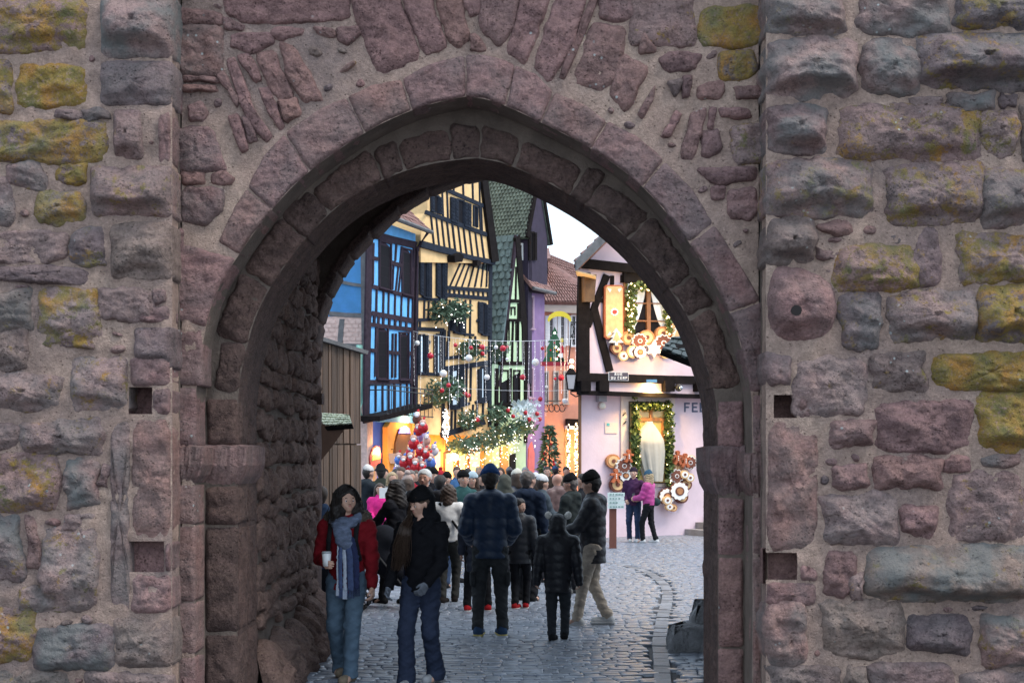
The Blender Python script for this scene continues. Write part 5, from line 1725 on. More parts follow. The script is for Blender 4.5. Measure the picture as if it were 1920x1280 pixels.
M_INK = plain("slate_paint", (.10, .11, .17), .8, .1)
write(FK, "FEE", 1284, 771, 15, 11.2, 3.4, M_INK, pink, .008, .2)
st = thing("street_sign", "small dark enamel street sign reading RUE DU CERF on the black beam", "street sign", FU.px(1155, 705, .12))
poly_part(FU, [(1136, 713.5), (1173, 714), (1173, 698), (1136, 697.5)], .105, .125, "border", M_WHITE, st)
pl_ = poly_part(FU, [(1136.8, 712.7), (1172.2, 713.2), (1172.2, 698.8), (1136.8, 698.3)], .12, .13, "plate", plain("dark_enamel", (.05, .04, .06), .4, .1), st)
write(FU, "RUE", 1147, 704, 4.2, 3.6, 1.9, M_WHITE, st, .137, .2)
write(FU, "DU CERF", 1140.5, 711, 4.2, 3.4, 1.5, M_WHITE, st, .137, .2)
# wall fittings
al = thing("alarm_box", "grey wall box with a round white siren on the pink wall", "alarm box", FK.px(1125, 756, .05))
poly_part(FK, [(1117, 753), (1132, 753), (1132, 741), (1117, 741)], -.01, .14, "box", plain("grey_box", (.32, .3, .32), .6, .1), al)
MB().ball(FK.px(1125, 761, .1), .09, 12, 8).build("siren", plain("cream_siren", (.7, .62, .52), .5, .05), al, True)
pq = thing("plaque", "pale plaque with a small turquoise spot on the pink wall", "plaque", FK.px(1146, 800, .02))
poly_part(FK, [(1134, 812), (1157, 812), (1157, 793), (1134, 791)], -.01, .02, "plate", M_CREAMSTONE, pq)
poly_part(FK, [(1137, 798), (1142, 798), (1142, 793), (1137, 793)], .018, .03, "spot", plain("turquoise", (.1, .45, .45), .6, .1), pq)
for q_ in ((1167, 776), (1168, 792), (1260, 778), (1261, 796)):
    MB().tube([FK.px(q_[0] - 1.5, q_[1] + 3, .06), FK.px(q_[0] + 2.5, q_[1] - 3, .08)], .015, 5).build("shutter_catch", M_IRON, pink)
MB().tube([PB(FK, 0, zj - .05, .03, -.04), PB(FK, 0, .05, .03, -.04)], .045, 6).build("downpipe", plain("brown_pipe", (.17, .075, .03), .6, .2), pink)
# steps at the right
for i, (x0, y0, y1, dp) in enumerate(((1284, 1011, 995, 1.15), (1304, 995, 980, .8), (1322, 980, 964, .45))):
    u0 = FK.hit(x0, HOR)[0]
    s_ = MB()
    zz = .17 * (i + 1)
    lo = [FK.w(u0, -.02, dp), FK.w(uK, -.02, dp), FK.w(uK, -.02, -.02), FK.w(u0, -.02, -.02)]
    s_.prism(lo, [(x, y, zz) for x, y, _ in lo])
    so = s_.build("door_step", M_STEP, pink)
# ------------------------------------------------------------------ gingerbread on the pink house
M_GB = plain("gingerbread", (.46, .20, .08), .8, .25, 7, .4, 40)
M_GBD = plain("dark_gingerbread", (.16, .05, .03), .8, .25, 7, .4, 40)
M_BISC = plain("pale_biscuit", (.70, .45, .22), .8, .2, 7, .4, 40)
M_ICE = plain("white_icing", (.80, .78, .74), .6, .05, 5, .2, 40)
M_GBR = plain("red_brown_biscuit", (.42, .11, .04), .8, .2, 7, .4, 40)


def disc(fc, cx, cy, r, h, th, lobes=0, amp=.0, n=36, ry=None, rot=0):
    ry = ry or r
    pts = []
    for k in range(n):
        a = 2 * math.pi * k / n
        q = 1 + amp * math.cos(lobes * a + rot) if lobes else 1
        pts.append((cx + r * q * math.cos(a), cy + ry * q * math.sin(a)))
    uv = [fc.hit(*p) for p in pts][::-1]
    return [fc.w(u, z, h + th) for u, z in uv], [fc.w(u, z, h) for u, z in uv]


def cookie(fc, kind, cx, cy, r, h, label, ice_h=.02, group="gingerbread fixed round the pink house windows"):
    """one big show biscuit fixed to the wall"""
    base = {"round": M_GB, "dark": M_GBD, "pale": M_BISC, "flower": M_GBD, "ring": M_GBD, "star": M_ICE, "tree": M_ICE, "man": M_GBR, "heart": M_BISC}[kind]
    t = thing("gingerbread_biscuit", label, "gingerbread", fc.px(cx, cy, h), group)
    th = .07
    if kind in ("round", "dark", "pale"):
        MB().prism(*disc(fc, cx, cy, r, h, th)).build("biscuit", base, t)
        MB().prism(*disc(fc, cx, cy, r * .72, h + th - .004, .012)).build("glaze", M_BISC if kind != "pale" else M_ICE, t)
        MB().prism(*disc(fc, cx, cy, r * .28, h + th + .006, .014)).build("hole", M_GBD, t)
    elif kind == "flower":
        MB().prism(*disc(fc, cx, cy, r * 1.04, h, th, 11, .10, 66)).build("icing_edge", M_ICE, t)
        MB().prism(*disc(fc, cx, cy, r * .90, h + th - .004, .014, 11, .10, 66)).build("biscuit", base, t)
        MB().prism(*disc(fc, cx, cy, r * .32, h + th + .008, .012)).build("icing_ring", M_ICE, t)
        MB().prism(*disc(fc, cx, cy, r * .22, h + th + .018, .008)).build("hole", M_GBD, t)
    elif kind == "ring":
        MB().prism(*disc(fc, cx, cy, r * 1.08, h, th, 12, .05, 60)).build("biscuit", base, t)
        MB().prism(*disc(fc, cx, cy, r, h + th - .004, .016, 12, .06, 60)).build("icing", M_ICE, t)
        MB().prism(*disc(fc, cx, cy, r * .52, h + th + .010, .012)).build("glaze", M_GBD, t)
        MB().prism(*disc(fc, cx, cy, r * .36, h + th + .020, .010)).build("hole", M_GB, t)
    elif kind == "star":
        pts = []
        for k in range(12):
            a = math.pi * k / 6 + math.pi / 2
            q = r if k % 2 == 0 else r * .56
            pts.append((cx + q * math.cos(a), cy - q * math.sin(a)))
        poly_part(fc, pts, h, h + th, "biscuit", base, t)
        pts = [(cx + (x - cx) * .72, cy + (y - cy) * .72) for x, y in pts]
        poly_part(fc, pts, h + th - .004, h + th + .012, "glaze", glow("lit_star", (1, .92, .75), 1.1), t)
    elif kind == "tree":
        pts = [(0, -1), (.32, -.45), (.18, -.45), (.55, .1), (.3, .1), (.8, .7), (.15, .7), (.15, 1), (-.15, 1), (-.15, .7), (-.8, .7), (-.3, .1), (-.55, .1), (-.18, -.45), (-.32, -.45)]
        poly_part(fc, [(cx + x * r, cy + y * r) for x, y in pts][::-1], h, h + th, "biscuit", base, t)
        poly_part(fc, [(cx + x * r * .62, cy + y * r * .62) for x, y in pts][::-1], h + th - .004, h + th + .01, "glaze", M_BISC, t)
    elif kind == "man":
        pts = [(-.15, -.5), (-.28, -.7), (-.22, -.95), (0, -1.05), (.22, -.95), (.28, -.7), (.15, -.5), (.75, -.35), (.72, -.05), (.28, -.12), (.3, .3), (.62, .85), (.3, 1), (0, .5), (-.3, 1), (-.62, .85), (-.3, .3), (-.28, -.12), (-.72, -.05), (-.75, -.35)]
        poly_part(fc, [(cx + x * r, cy + y * r) for x, y in pts][::-1], h, h + th, "biscuit", base, t)
        for dy in (-.2, .05, .3): MB().ball(fc.px(cx, cy + dy * r, h + th), .018, 6, 4).build("button", M_ICE, t)
    return t


G_ = [("dark", 1152, 653, 12, .04, "round dark chocolate biscuit low left under the upper window"), ("tree", 1148, 632, 16, .12, "white iced fir tree biscuit left below the upper window"),
      ("round", 1174, 634, 13, .04, "round biscuit beside the iced fir under the upper window"), ("heart", 1, 1, 1, 0, ""), ("flower", 1192, 640, 13, .10, "scalloped biscuit left of the ring under the upper window"),
      ("round", 1208, 633, 14, .05, "big ginger round biscuit under the middle of the upper window"), ("pale", 1180, 660, 12, .12, "pale round biscuit lowest on the left of the upper cluster"),
      ("ring", 1190, 661, 11, .16, "small iced ring biscuit beside the lit star"), ("star", 1216, 656, 15, .18, "glowing white six-pointed star biscuit under the upper window"),
      ("round", 1238, 626, 14, .05, "ginger biscuit right below the upper window's curtain"), ("flower", 1236, 644, 15, .11, "scalloped iced biscuit right of the glowing star"),
      ("tree", 1261, 626, 15, .14, "white iced fir tree biscuit right below the upper window"), ("pale", 1240, 664, 9, .15, "small pale biscuit under the scalloped one at the right"),
      ("pale", 1162, 668, 9, .1, "small pale biscuit at the bottom edge of the upper cluster")]
for k_, x_, y_, r_c, h_c, l_ in G_:
    if l_: cookie(FU, k_, x_, y_, r_c, h_c, l_)
for k_, x_, y_, r_c, h_c, l_ in (("round", 1146, 864, 13, .03, "round ginger biscuit topmost left of the shop window"), ("flower", 1162, 873, 13, .12, "scalloped brown flower biscuit left of the shop window"),
                               ("man", 1168, 855, 12, .2, "orange-brown gingerbread man standing on the flower biscuit left of the shop window"), ("man", 1146, 892, 13, .16, "tilted gingerbread man above the dark biscuit left of the signpost"),
                               ("ring", 1167, 891, 11, .07, "small iced ring biscuit under the brown flower at the left"), ("dark", 1153, 908, 14, .05, "dark round biscuit just above the white signboards"),
                               ("pale", 1172, 912, 8, .1, "small pale biscuit behind the purple jacketed man"),
                               ("man", 1260, 858, 13, .2, "gingerbread man nearest the garland right of the shop window"), ("man", 1276, 863, 13, .16, "gingerbread man second from the garland at the right"),
                               ("round", 1266, 870, 13, .04, "big ginger biscuit behind the two gingerbread men"), ("flower", 1287, 867, 12, .09, "scalloped brown biscuit at the outer right of the gingerbread men"),
                               ("pale", 1293, 860, 7, .03, "small pale biscuit at the top right of the lower cluster"), ("flower", 1259, 892, 12, .15, "dark scalloped flower biscuit under the right gingerbread men"),
                               ("pale", 1273, 889, 8, .18, "small pale biscuit left of the pair beside the dark flower"), ("pale", 1284, 895, 8, .16, "small pale biscuit right of the pair beside the dark flower"),
                               ("ring", 1262, 920, 16, .2, "large white iced ring biscuit right of the pink jacket"), ("ring", 1241, 930, 14, .16, "second large iced ring biscuit partly behind the pink jacket"),
                               ("dark", 1280, 908, 11, .08, "dark biscuit right behind the large iced ring"), ("dark", 1273, 931, 12, .06, "dark biscuit lowest at the outer right"),
                               ("pale", 1238, 937, 8, .24, "small pale biscuit on the second iced ring"), ("pale", 1243, 949, 7, .22, "small pale biscuit at the bottom left of the right cluster"),
                               ("round", 1252, 951, 7, .18, "small ginger biscuit lowest of all in the right cluster"), ("round", 1256, 876, 8, .1, "small ginger biscuit tucked under the nearest gingerbread man")):
    cookie(FK, k_, x_, y_, r_c, h_c, l_)
lamp("cluster_lamp", FU.px(1205, 655, .8), 32, (1, .66, .3), .1)
lamp("cluster_lamp", FU.px(1150, 590, .9), 16, (1, .66, .3), .1)
# iced gingerbread shutters either side of the upper window
for x0, x1, y0, y1, lab in ((1129, 1165, 535, 636, "tall iced gingerbread panel with a red centre left of the curtained window"), (1254, 1280, 548, 640, "tall iced gingerbread panel half hidden by the arch right of the curtained window")):
    t = thing("gingerbread_slab", lab, "gingerbread panel", FU.px((x0 + x1) / 2, y1, .05), "gingerbread fixed round the pink house windows")
    rr = 4
    pts = [(x0 + rr, y1), (x1 - rr, y1), (x1, y1 - rr), (x1, y0 + rr), (x1 - rr, y0), (x0 + rr, y0), (x0, y0 + rr), (x0, y1 - rr)]
    poly_part(FU, pts, .03, .10, "biscuit", M_GBR, t)
    poly_part(FU, [(x0 + (x1 - x0) / 2 + (x - (x0 + x1) / 2) * .88, (y0 + y1) / 2 + (y - (y0 + y1) / 2) * .95) for x, y in pts], .098, .112, "glaze", M_BISC, t)
    cx, cy = (x0 + x1) / 2, (y0 + y1) / 2
    MB().prism(*disc(FU, cx, cy, 7, .11, .012, 10, .12, 40)).build("icing", M_ICE, t)
    MB().prism(*disc(FU, cx, cy, 4, .12, .02)).build("red_drop", plain("red_sugar", (.55, .04, .03), .4, .1), t)
    for sx, sy in ((-1, -1), (1, -1), (-1, 1), (1, 1)):
        pt = [(cx + sx * (x1 - x0) * .38, cy + sy * (y1 - y0) * .44), (cx + sx * (x1 - x0) * .16, cy + sy * (y1 - y0) * .42), (cx + sx * (x1 - x0) * .24, cy + sy * (y1 - y0) * .36)]
        poly_part(FU, pt if sx * sy > 0 else pt[::-1], .11, .126, "icing", M_ICE, t)

# ------------------------------------------------------------------ garlands and lights
M_FIR = plain("fir_green", (.075, .135, .085), .8, .4, 12, 0)
M_BOX = plain("box_green", (.10, .14, .03), .7, .4, 12, 0)
M_BEADW = glow("white_bead_light", (1, .95, .88), 4)
M_BEADY = glow("warm_bead_light", (1, .72, .35), 5)
M_REDB = plain("red_bauble", (.50, .012, .03), .22, .08, 3, 0, spec=.6)
M_WHB = plain("white_bauble", (.80, .80, .78), .5, .03, 3, 0)


def leaves(c, axes, n, size, mat, name, parent, fc=None, needle=True, seed=0):
    """loose sprigs through an ellipsoid's volume; axes: three vectors"""
    r = random.Random(seed)
    V, Fs = [], []
    A = [Vector(a) for a in axes]
    for k in range(n):
        while True:
            p = [r.uniform(-1, 1) for _ in range(3)]
            if sum(x * x for x in p) <= 1: break
        q = Vector(c) + A[0] * p[0] + A[1] * p[1] + A[2] * p[2]
        d = Vector((r.uniform(-1, 1), r.uniform(-1, 1), r.uniform(-.9, .6))).normalized()
        s = d.cross(Vector((r.uniform(-1, 1), r.uniform(-1, 1), r.uniform(-1, 1)))).normalized()
        L = size * r.uniform(.6, 1.4)
        wd = L * (.16 if needle else .5)
        i = len(V)
        V += [q - s * wd * .4, q + s * wd * .4, q + d * L * .6 + s * wd, q + d * L, q + d * L * .6 - s * wd]
        Fs.append((i, i + 1, i + 2, i + 3, i + 4))
    o = mesh_np(name, [tuple(v) for v in V], Fs, mat, parent, False)
    o["kind"] = "stuff"
    return o


def beads(c, axes, n, r0, mat, parent, seed=1, out=True, hang=0.0):
    r = random.Random(seed)
    m = MB()
    A = [Vector(a) for a in axes]
    for k in range(n):
        while True:
            p = [r.uniform(-1, 1) for _ in range(3)]
            s = sum(x * x for x in p)
            if (.35 if out else 0) < s <= 1.1: break
        q = Vector(c) + A[0] * p[0] + A[1] * p[1] + A[2] * p[2] - Vector((0, 0, hang * r.random()))
        m.octa(q, r0 * r.uniform(.7, 1.3))
    o = m.build("fairy_light", mat, parent)
    o["kind"] = "stuff"
    return o


def greenery(fc, x0, y0, x1, y1, label, n=260, nb=30, red=2, size=.22, dep=.35, h=.3, hang=.0, seed=0):
    cx, cy = (x0 + x1) / 2, (y0 + y1) / 2
    t = thing("fir_garland", label, "garland", fc.px(cx, y1, h), "fir sprays under the windows of the lane")
    c = Vector(fc.px(cx, cy, h))
    a = (Vector(fc.px(x1, cy, h)) - Vector(fc.px(x0, cy, h))) / 2
    b = (Vector(fc.px(cx, y0, h)) - Vector(fc.px(cx, y1, h))) / 2
    d = Vector((fc.n[0], fc.n[1], 0)) * dep
    leaves(c, (a, b, d), n, size, M_FIR, "foliage", t, seed=seed)
    if nb: beads(c, (a, b, d * 1.2), int(nb * .6), .018, M_BEADW, t, seed + 5, hang=hang)
    r = random.Random(seed + 9)
    for k in range(red):
        q = c + a * r.uniform(-.7, .7) + b * r.uniform(-.6, .6) + d * 1.05
        MB().ball(q, .085, 8, 6).build("red_ball", M_REDB, t, True)
    return t


# window boxes, then fir sprays
greenery(FY, 797, 562, 834, 606, "fir spray with ribbons at the left first-floor window of the yellow house", 260, 26, 0, seed=1, hang=.3)
greenery(FY, 828, 560, 858, 604, "fir spray hanging beside the dark shutters of the yellow house", 240, 20, 0, seed=2, hang=.4)
greenery(FY, 848, 634, 890, 676, "fir spray with two red balls in the middle of the yellow house", 260, 22, 2, seed=3)
greenery(FY, 910, 640, 938, 668, "small fir spray at the yellow house's downpipe", 140, 10, 1, seed=4)
greenery(FY, 790, 712, 818, 766, "fir spray beside the blue house's balcony end", 220, 24, 1, seed=5)
greenery(FY, 812, 704, 854, 752, "broad fir spray with pink balls under the lower shutters", 300, 40, 3, seed=6)
greenery(FY, 850, 768, 884, 804, "round fir spray on the lowest beam of the yellow house", 220, 40, 2, seed=7)
greenery(FY, 906, 758, 938, 794, "fir spray with a gold ribbon at the mint house's corner", 220, 30, 2, seed=8)
for i, (x0, x1, y0, y1, lab) in enumerate(((822, 862, 820, 850, "left swag of fir and white lights over the orange shop"), (858, 902, 805, 846, "middle swag of fir thick with white lights over the shop"),
                                      (896, 944, 796, 834, "right swag of fir and lights below the mint house"), (930, 975, 786, 816, "dark fir swag under the silver flowers"))):
    t = greenery(FY, x0, y0, x1, y1, lab, 380, 120 if i < 3 else 40, 0, .2, .45, .55, .8, seed=20 + i)
dc = thing("light_cascade", "narrow white cascade of fairy lights falling beside the yellow house door", "light cascade", FY.px(817, 830, .4))
beads(FY.px(817, 797, .4), (Vector(FY.px(824, 797, .4)) - Vector(FY.px(817, 797, .4)), Vector((0, 0, .62)), Vector((0, -.15, 0))), 110, .020, M_BEADW, dc, 3, False)
MB().tube([FY.px(817, 765, .4), FY.px(817, 860, .4)], .012, 4).build("wire", M_IRON, dc)
# silver flower bouquet on the mint house
sf = thing("silver_flower_spray", "spray of silver-white flowers with red balls on the mint house", "flower spray", FG.px(966, 790, .4))
m = MB()
r = random.Random(4)
for k in range(70):
    q = Vector(FG.px(966 + r.uniform(-16, 16), 772 + r.uniform(-18, 16), .4 + r.uniform(-.2, .3)))
    for j in range(5):
        a = j * 1.257 + r.random()
        d1, d2 = Vector((math.cos(a), -.5, math.sin(a))), Vector((math.cos(a + .5), -.4, math.sin(a + .5)))
        m.add([q, q + d1 * .11, q + (d1 + d2) * .085, q + d2 * .11], [(0, 1, 2, 3)])
o = m.build("petals", plain("silver_petal", (.62, .72, .76), .5, .1), sf)
o["kind"] = "stuff"
for x, y in ((953, 774), (975, 776), (960, 786), (980, 786)): MB().ball(FG.px(x, y, .75), .09, 8, 6).build("red_ball", M_REDB, sf, True)
beads(FG.px(966, 790, .5), (Vector((.5, .2, 0)), Vector((0, 0, .35)), Vector((.2, -.3, 0))), 26, .022, M_BEADW, sf, 8, False, .5)
# garlands round the pink house windows
def frame_garland(fc, x0, y0, x1, y1, wd, label, n, nb, mat, bead, h, sides="LTR", rb=.022):
    t = thing("window_garland", label, "garland", fc.px((x0 + x1) / 2, y1, h), "leafy garlands round the pink house windows")
    segs = {"L": ((x0, y1), (x0, y0)), "T": ((x0, y0), (x1, y0)), "R": ((x1, y0), (x1, y1)), "B": ((x0, y1), (x1, y1))}
    for s in sides:
        a, b = segs[s]
        L = math.hypot(b[0] - a[0], b[1] - a[1])
        V0, V1 = Vector(fc.px(*a, h)), Vector(fc.px(*b, h))
        c = (V0 + V1) / 2
        ax = (V1 - V0) / 2 * 1.03
        wv = (Vector(fc.px(a[0] + wd, a[1], h)) - V0).length
        pv = ax.normalized().cross(Vector((fc.n[0], fc.n[1], 0))).normalized() * wv
        nseg = max(2, int(L / wd / 1.2))
        for k in range(nseg):
            ck = V0 + (V1 - V0) * (k + .5) / nseg
            if k == 0 and False: pass
        leaves(c, (ax * 1.22, pv, Vector((fc.n[0], fc.n[1], 0)) * .12), int(n * L / 100), .085, mat, "foliage", t, needle=False, seed=int(x0 + y0 + L))
        beads(c, (ax * 1.15, pv * .9, Vector((fc.n[0], fc.n[1], 0)) * .14), int(nb * L / 100), rb, bead, t, int(y1 + L), False)
    return t


frame_garland(FU, 1177, 538, 1248, 622, 7, "leafy garland of warm fairy lights round the curtained upper window", 420, 70, M_BOX, M_BEADY, .14)
frame_garland(FK, 1185, 761, 1247, 906, 6, "green ivy garland just inside the shop window frame", 480, 16, M_BOX, M_BEADY, .16, rb=.015)
# fairy-lit shop front of the salmon house and its fir tree
fl = thing("light_curtain", "tall strings of warm fairy lights beside the salmon house door", "fairy lights", FO.px(1072, 890, .5))
for x in (1062, 1076, 1089):
    beads(FO.px(x, 842, .6), (Vector((.07, 0, 0)), Vector((0, 0, 1.15)), Vector((0, .05, 0))), 80, .028, M_BEADY, fl, x, False)
    MB().tube([FO.px(x, 792, .55), FO.px(x, 892, .55)], .04, 5).build("post", M_TBRN, fl)


def fir_tree(name, label, base, H, R, n, baubles, mat=M_FIR, size=.22, seed=0, cat="Christmas tree"):
    t = thing(name, label, cat, base)
    r = random.Random(seed)
    b = Vector(base)
    MB().tube([b, b + Vector((0, 0, H * .9))], [R * .12, .02], 6).build("trunk", M_TBRN, t)
    V, Fs = [], []
    for k in range(n):
        v = r.random() ** 1.4
        a = r.uniform(0, 6.283)
        tier = 1 - .22 * ((v * 9) % 1)
        rad = R * (1 - v) ** .8 * tier * math.sqrt(r.uniform(.25, 1)) + .02
        q = b + Vector((rad * math.cos(a), rad * math.sin(a), H * (.04 + .94 * v)))
        d = Vector((math.cos(a), math.sin(a), r.uniform(-.7, .25))).normalized()
        s = d.cross(Vector((r.uniform(-1, 1), r.uniform(-1, 1), 1))).normalized()
        L = size * r.uniform(.6, 1.3)
        i = len(V)
        V += [q - s * L * .12, q + s * L * .12, q + d * L * .6 + s * L * .2, q + d * L, q + d * L * .6 - s * L * .2]
        Fs.append((i, i + 1, i + 2, i + 3, i + 4))
    o = mesh_np("crown", [tuple(v) for v in V], Fs, mat, t, False)
    for k in range(baubles):
        v = r.uniform(.05, .85)
        a = r.uniform(math.pi * 1.05, math.pi * 1.95)
        rad = R * (1 - v) ** .8
        MB().ball(b + Vector((rad * math.cos(a), rad * math.sin(a), H * (.04 + .94 * v))), R * .09, 8, 6).build("bauble", M_REDB if k % 2 else plain("blue_grey_bauble", (.3, .4, .45), .3, .05), t, True)
    return t


pt = P(1030, 900, 55)
fir_tree("christmas_tree", "dark rounded fir tree with red baubles before the salmon house", (pt.x, pt.y, 0), 3.35, .62, 1500, 12, seed=2)

# hanging sign with a little fir tree and toy soldier in front of the salmon house
hs = thing("hanging_sign", "tall hanging shop sign with a yellow crescent, a fir tree and a red base", "hanging sign", P(1040, 686, 50))
dS = 50.0
def PS(x, y, o=0): return tuple(P(x, y, dS + o))
MB().prism([PS(1013, 686), PS(1066, 686), PS(1066, 678), PS(1013, 678)], [PS(1013, 686, .35), PS(1066, 686, .35), PS(1066, 678, .35), PS(1013, 678, .35)]).build("base_board", plain("deep_red_board", (.33, .012, .03), .6, .1), hs)
arc_o = [(1049 + 23 * math.cos(a) * 1.0, 603 - 20 * math.sin(a)) for a in np.linspace(.12, math.pi - .12, 13)]
arc_i = [(1049 + 20 * math.cos(a) * .98, 606 - 13 * math.sin(a)) for a in np.linspace(.15, math.pi - .15, 13)]
mm = MB()
for k in range(12):
    q = (arc_o[k], arc_o[k + 1], arc_i[k + 1], arc_i[k])
    mm.prism([PS(*p) for p in q], [PS(*p, .12) for p in q])
mm.build("crescent", plain("yellow_paint", (.78, .62, .04), .5, .06), hs)
mm = MB()
mm.tube([PS(1071, 606, .1), PS(1070, 640, .1), PS(1066, 678, .1)], .025, 5)
mm.tube([PS(1071, 606, .1), PS(1078, 616, .1), PS(1072, 630, .1), PS(1079, 646, .1)], .02, 5)
mm.tube([PS(1070, 604, .1), PS(1084, 604, .1)], .025, 5)
mm.build("scroll_bracket", M_IRON, hs)
tri = [(1040, 612), (1046, 625), (1043, 625), (1052, 642), (1048, 642), (1058, 660), (1052, 660), (1060, 678), (1017, 678), (1027, 660), (1021, 660), (1031, 642), (1027, 642), (1037, 625), (1034, 625)]
MB().prism([PS(*p, .05) for p in tri[::-1]], [PS(*p, .2) for p in tri[::-1]]).build("tree_cutout", plain("sign_green_dark", (.03, .13, .06), .7, .3, 10), hs)
r = random.Random(8)
for k in range(16):
    v = r.random()
    x, y = 1040 + (1 - v) * 16 * r.uniform(-1, 1), 676 - v * 52
    MB().ball(PS(x, y, .04), .035, 6, 4).build("bulb", (M_BEADW, M_REDB, plain("yellow_paint", (.78, .62, .04), .5, .06))[k % 3], hs)
for nm, (x0, y0, x1, y1), mt in (("coat", (1049, 648, 1057, 662), M_REDB), ("trousers", (1050, 662, 1056, 670), M_WHITE), ("boots", (1050, 670, 1056, 677.5), M_TBLK), ("face", (1051, 641, 1056, 648), plain("toy_skin", (.6, .38, .28), .6, .05)), ("hat", (1050, 634, 1056.5, 641), plain("yellow_paint", (.78, .62, .04), .5, .06))):
    MB().prism([PS(x0, y1, -.04), PS(x1, y1, -.04), PS(x1 - .8, y0, -.04), PS(x0 + .8, y0, -.04)], [PS(x0, y1, .06), PS(x1, y1, .06), PS(x1 - .8, y0, .06), PS(x0 + .8, y0, .06)]).build("soldier_" + nm, mt, hs)
# wrought bracket with scrolls on the salmon house
wb = thing("wrought_bracket", "black wrought iron scroll bracket on the salmon house front", "iron bracket", FO.px(1035, 770, .3))
mm = MB()
mm.tube([FO.px(1012, 752, .3), FO.px(1050, 752, .3)], .03, 5)
for cx in (1022, 1032, 1042, 1052):
    mm.tube([FO.px(cx + 6 * math.cos(a) * (1 - a / 14), 764 + 9 * math.sin(a) * (1 - a / 14), .3) for a in np.linspace(0, 6.0, 12)], .022, 4)
mm.tube([FO.px(1015, 752, .3), FO.px(1015, 762, .3)], .09, 6)
mm.build("scrollwork", M_IRON, wb)

# the corner lantern with two globes of light
ln = thing("street_lantern", "glazed street lantern on an iron arm at the pink house corner", "street lantern", P(1070, 745, 34.6))
a_ = [P(x, y, 34.6) for x, y in ((1061, 702), (1080, 702), (1076, 730), (1065, 730))]
mm = MB()
q0, q1 = P(1061, 702, 34.6), P(1080, 702, 34.6)
hw0, hw1 = (q1.x - q0.x) / 2, (q1.x - q0.x) * .3
cx = (q0.x + q1.x) / 2
zt, zb = q0.z, P(0, 730, 34.6).z
pt_ = [(cx + sx * hw0, 34.6 + sy * hw0, zt) for sx, sy in ((-1, -1), (1, -1), (1, 1), (-1, 1))]
pb_ = [(cx + sx * hw1, 34.6 + sy * hw1, zb) for sx, sy in ((-1, -1), (1, -1), (1, 1), (-1, 1))]
mm.prism(pb_, pt_)
mm.build("glass_body", plain("lantern_glass", (.55, .5, .5), .25, .05, 2, 0), ln)
mm = MB()
for a, b in zip(pb_, pt_): mm.tube([a, b], .012, 4)
for q in (pt_, pb_):
    for i in range(4): mm.tube([q[i], q[(i + 1) % 4]], .014, 4)
mm.build("frame", M_TBLK, ln)
mm = MB()
mm.prism([(cx + sx * hw0 * 1.1, 34.6 + sy * hw0 * 1.1, zt + .01) for sx, sy in ((-1, -1), (1, -1), (1, 1), (-1, 1))], [(cx + sx * .04, 34.6 + sy * .04, zt + .16) for sx, sy in ((-1, -1), (1, -1), (1, 1), (-1, 1))])
mm.build("cap", M_TBLK, ln)
mm = MB()
mm.tube([(cx, 34.6, zb - .01), (cx, 34.6, zb - .1), (cx + .12, 34.7, zb - .17), (cx + .3, 34.85, zb - .1), (pk.x + .02, pk.y, zb + .25)], .018, 5)
mm.build("arm", M_IRON, ln)
tg = thing("twin_globe_lamp", "pair of small glowing globes one above the other near the pink corner", "lamp", P(1072, 696, 36.0))
for yy in (677, 688): MB().ball(P(1072, yy, 36.0), .05, 10, 8).build("globe", glow("globe_light", (1, .78, .4), 14), tg, True)
MB().tube([P(1072, 674, 36.0), P(1072, 698, 36.0), (pk.x + .4, 36.0, P(0, 698, 36).z)], .012, 5).build("stem", M_IRON, tg)
lamp("globe_lamp", P(1070, 683, 35.9), 6, (1, .7, .35))

# ------------------------------------------------------------------ light strings and baubles across the lane
wa, wb_ = Vector(FB.px(770, 621, .1)), P(1084, 634, 35.2)
lc = thing("light_string", "long wire of dangling white light strands across the lane", "light string", (wa + wb_) / 2)
def wire_pt(t, a=wa, b=wb_, sag=.18): return a + (b - a) * t - Vector((0, 0, sag * 4 * t * (1 - t)))
MB().tube([wire_pt(t) for t in np.linspace(0, 1, 24)], .007, 4).build("wire", M_WHITE, lc)
def t_at(px, a=wa, b=wb_):
    k = (px - 960) / F
    return (k * a.y - a.x) / ((b.x - a.x) - k * (b.y - a.y))
r = random.Random(12)
px = 776
while px < 1082:
    t = t_at(px)
    top = wire_pt(t)
    L = r.uniform(55, 150) / F * top.y
    m = MB()
    z = .0
    lean = r.uniform(-.03, .03)
    while z < L:
        m.octa(top + Vector((lean * z + r.uniform(-.01, .01), 0, -z)), .009 * r.uniform(.7, 1.2))
        z += .15
    m.tube([top, top + Vector((lean * L, 0, -L))], .0015, 3)
    m.build("light_strand", glow("cool_bead_light", (.95, .95, 1), .7), lc)["kind"] = "stuff"
    px += r.uniform(8, 15)
w2a, w2b = P(862, 727, 46), P(1078, 731, 35.3)
lw = thing("light_string", "second lower wire crossing before the mint and salmon houses", "light string", (w2a + w2b) / 2)
MB().tube([wire_pt(t, w2a, w2b, .05) for t in np.linspace(0, 1, 16)], .005, 4).build("wire", M_WHITE, lw)
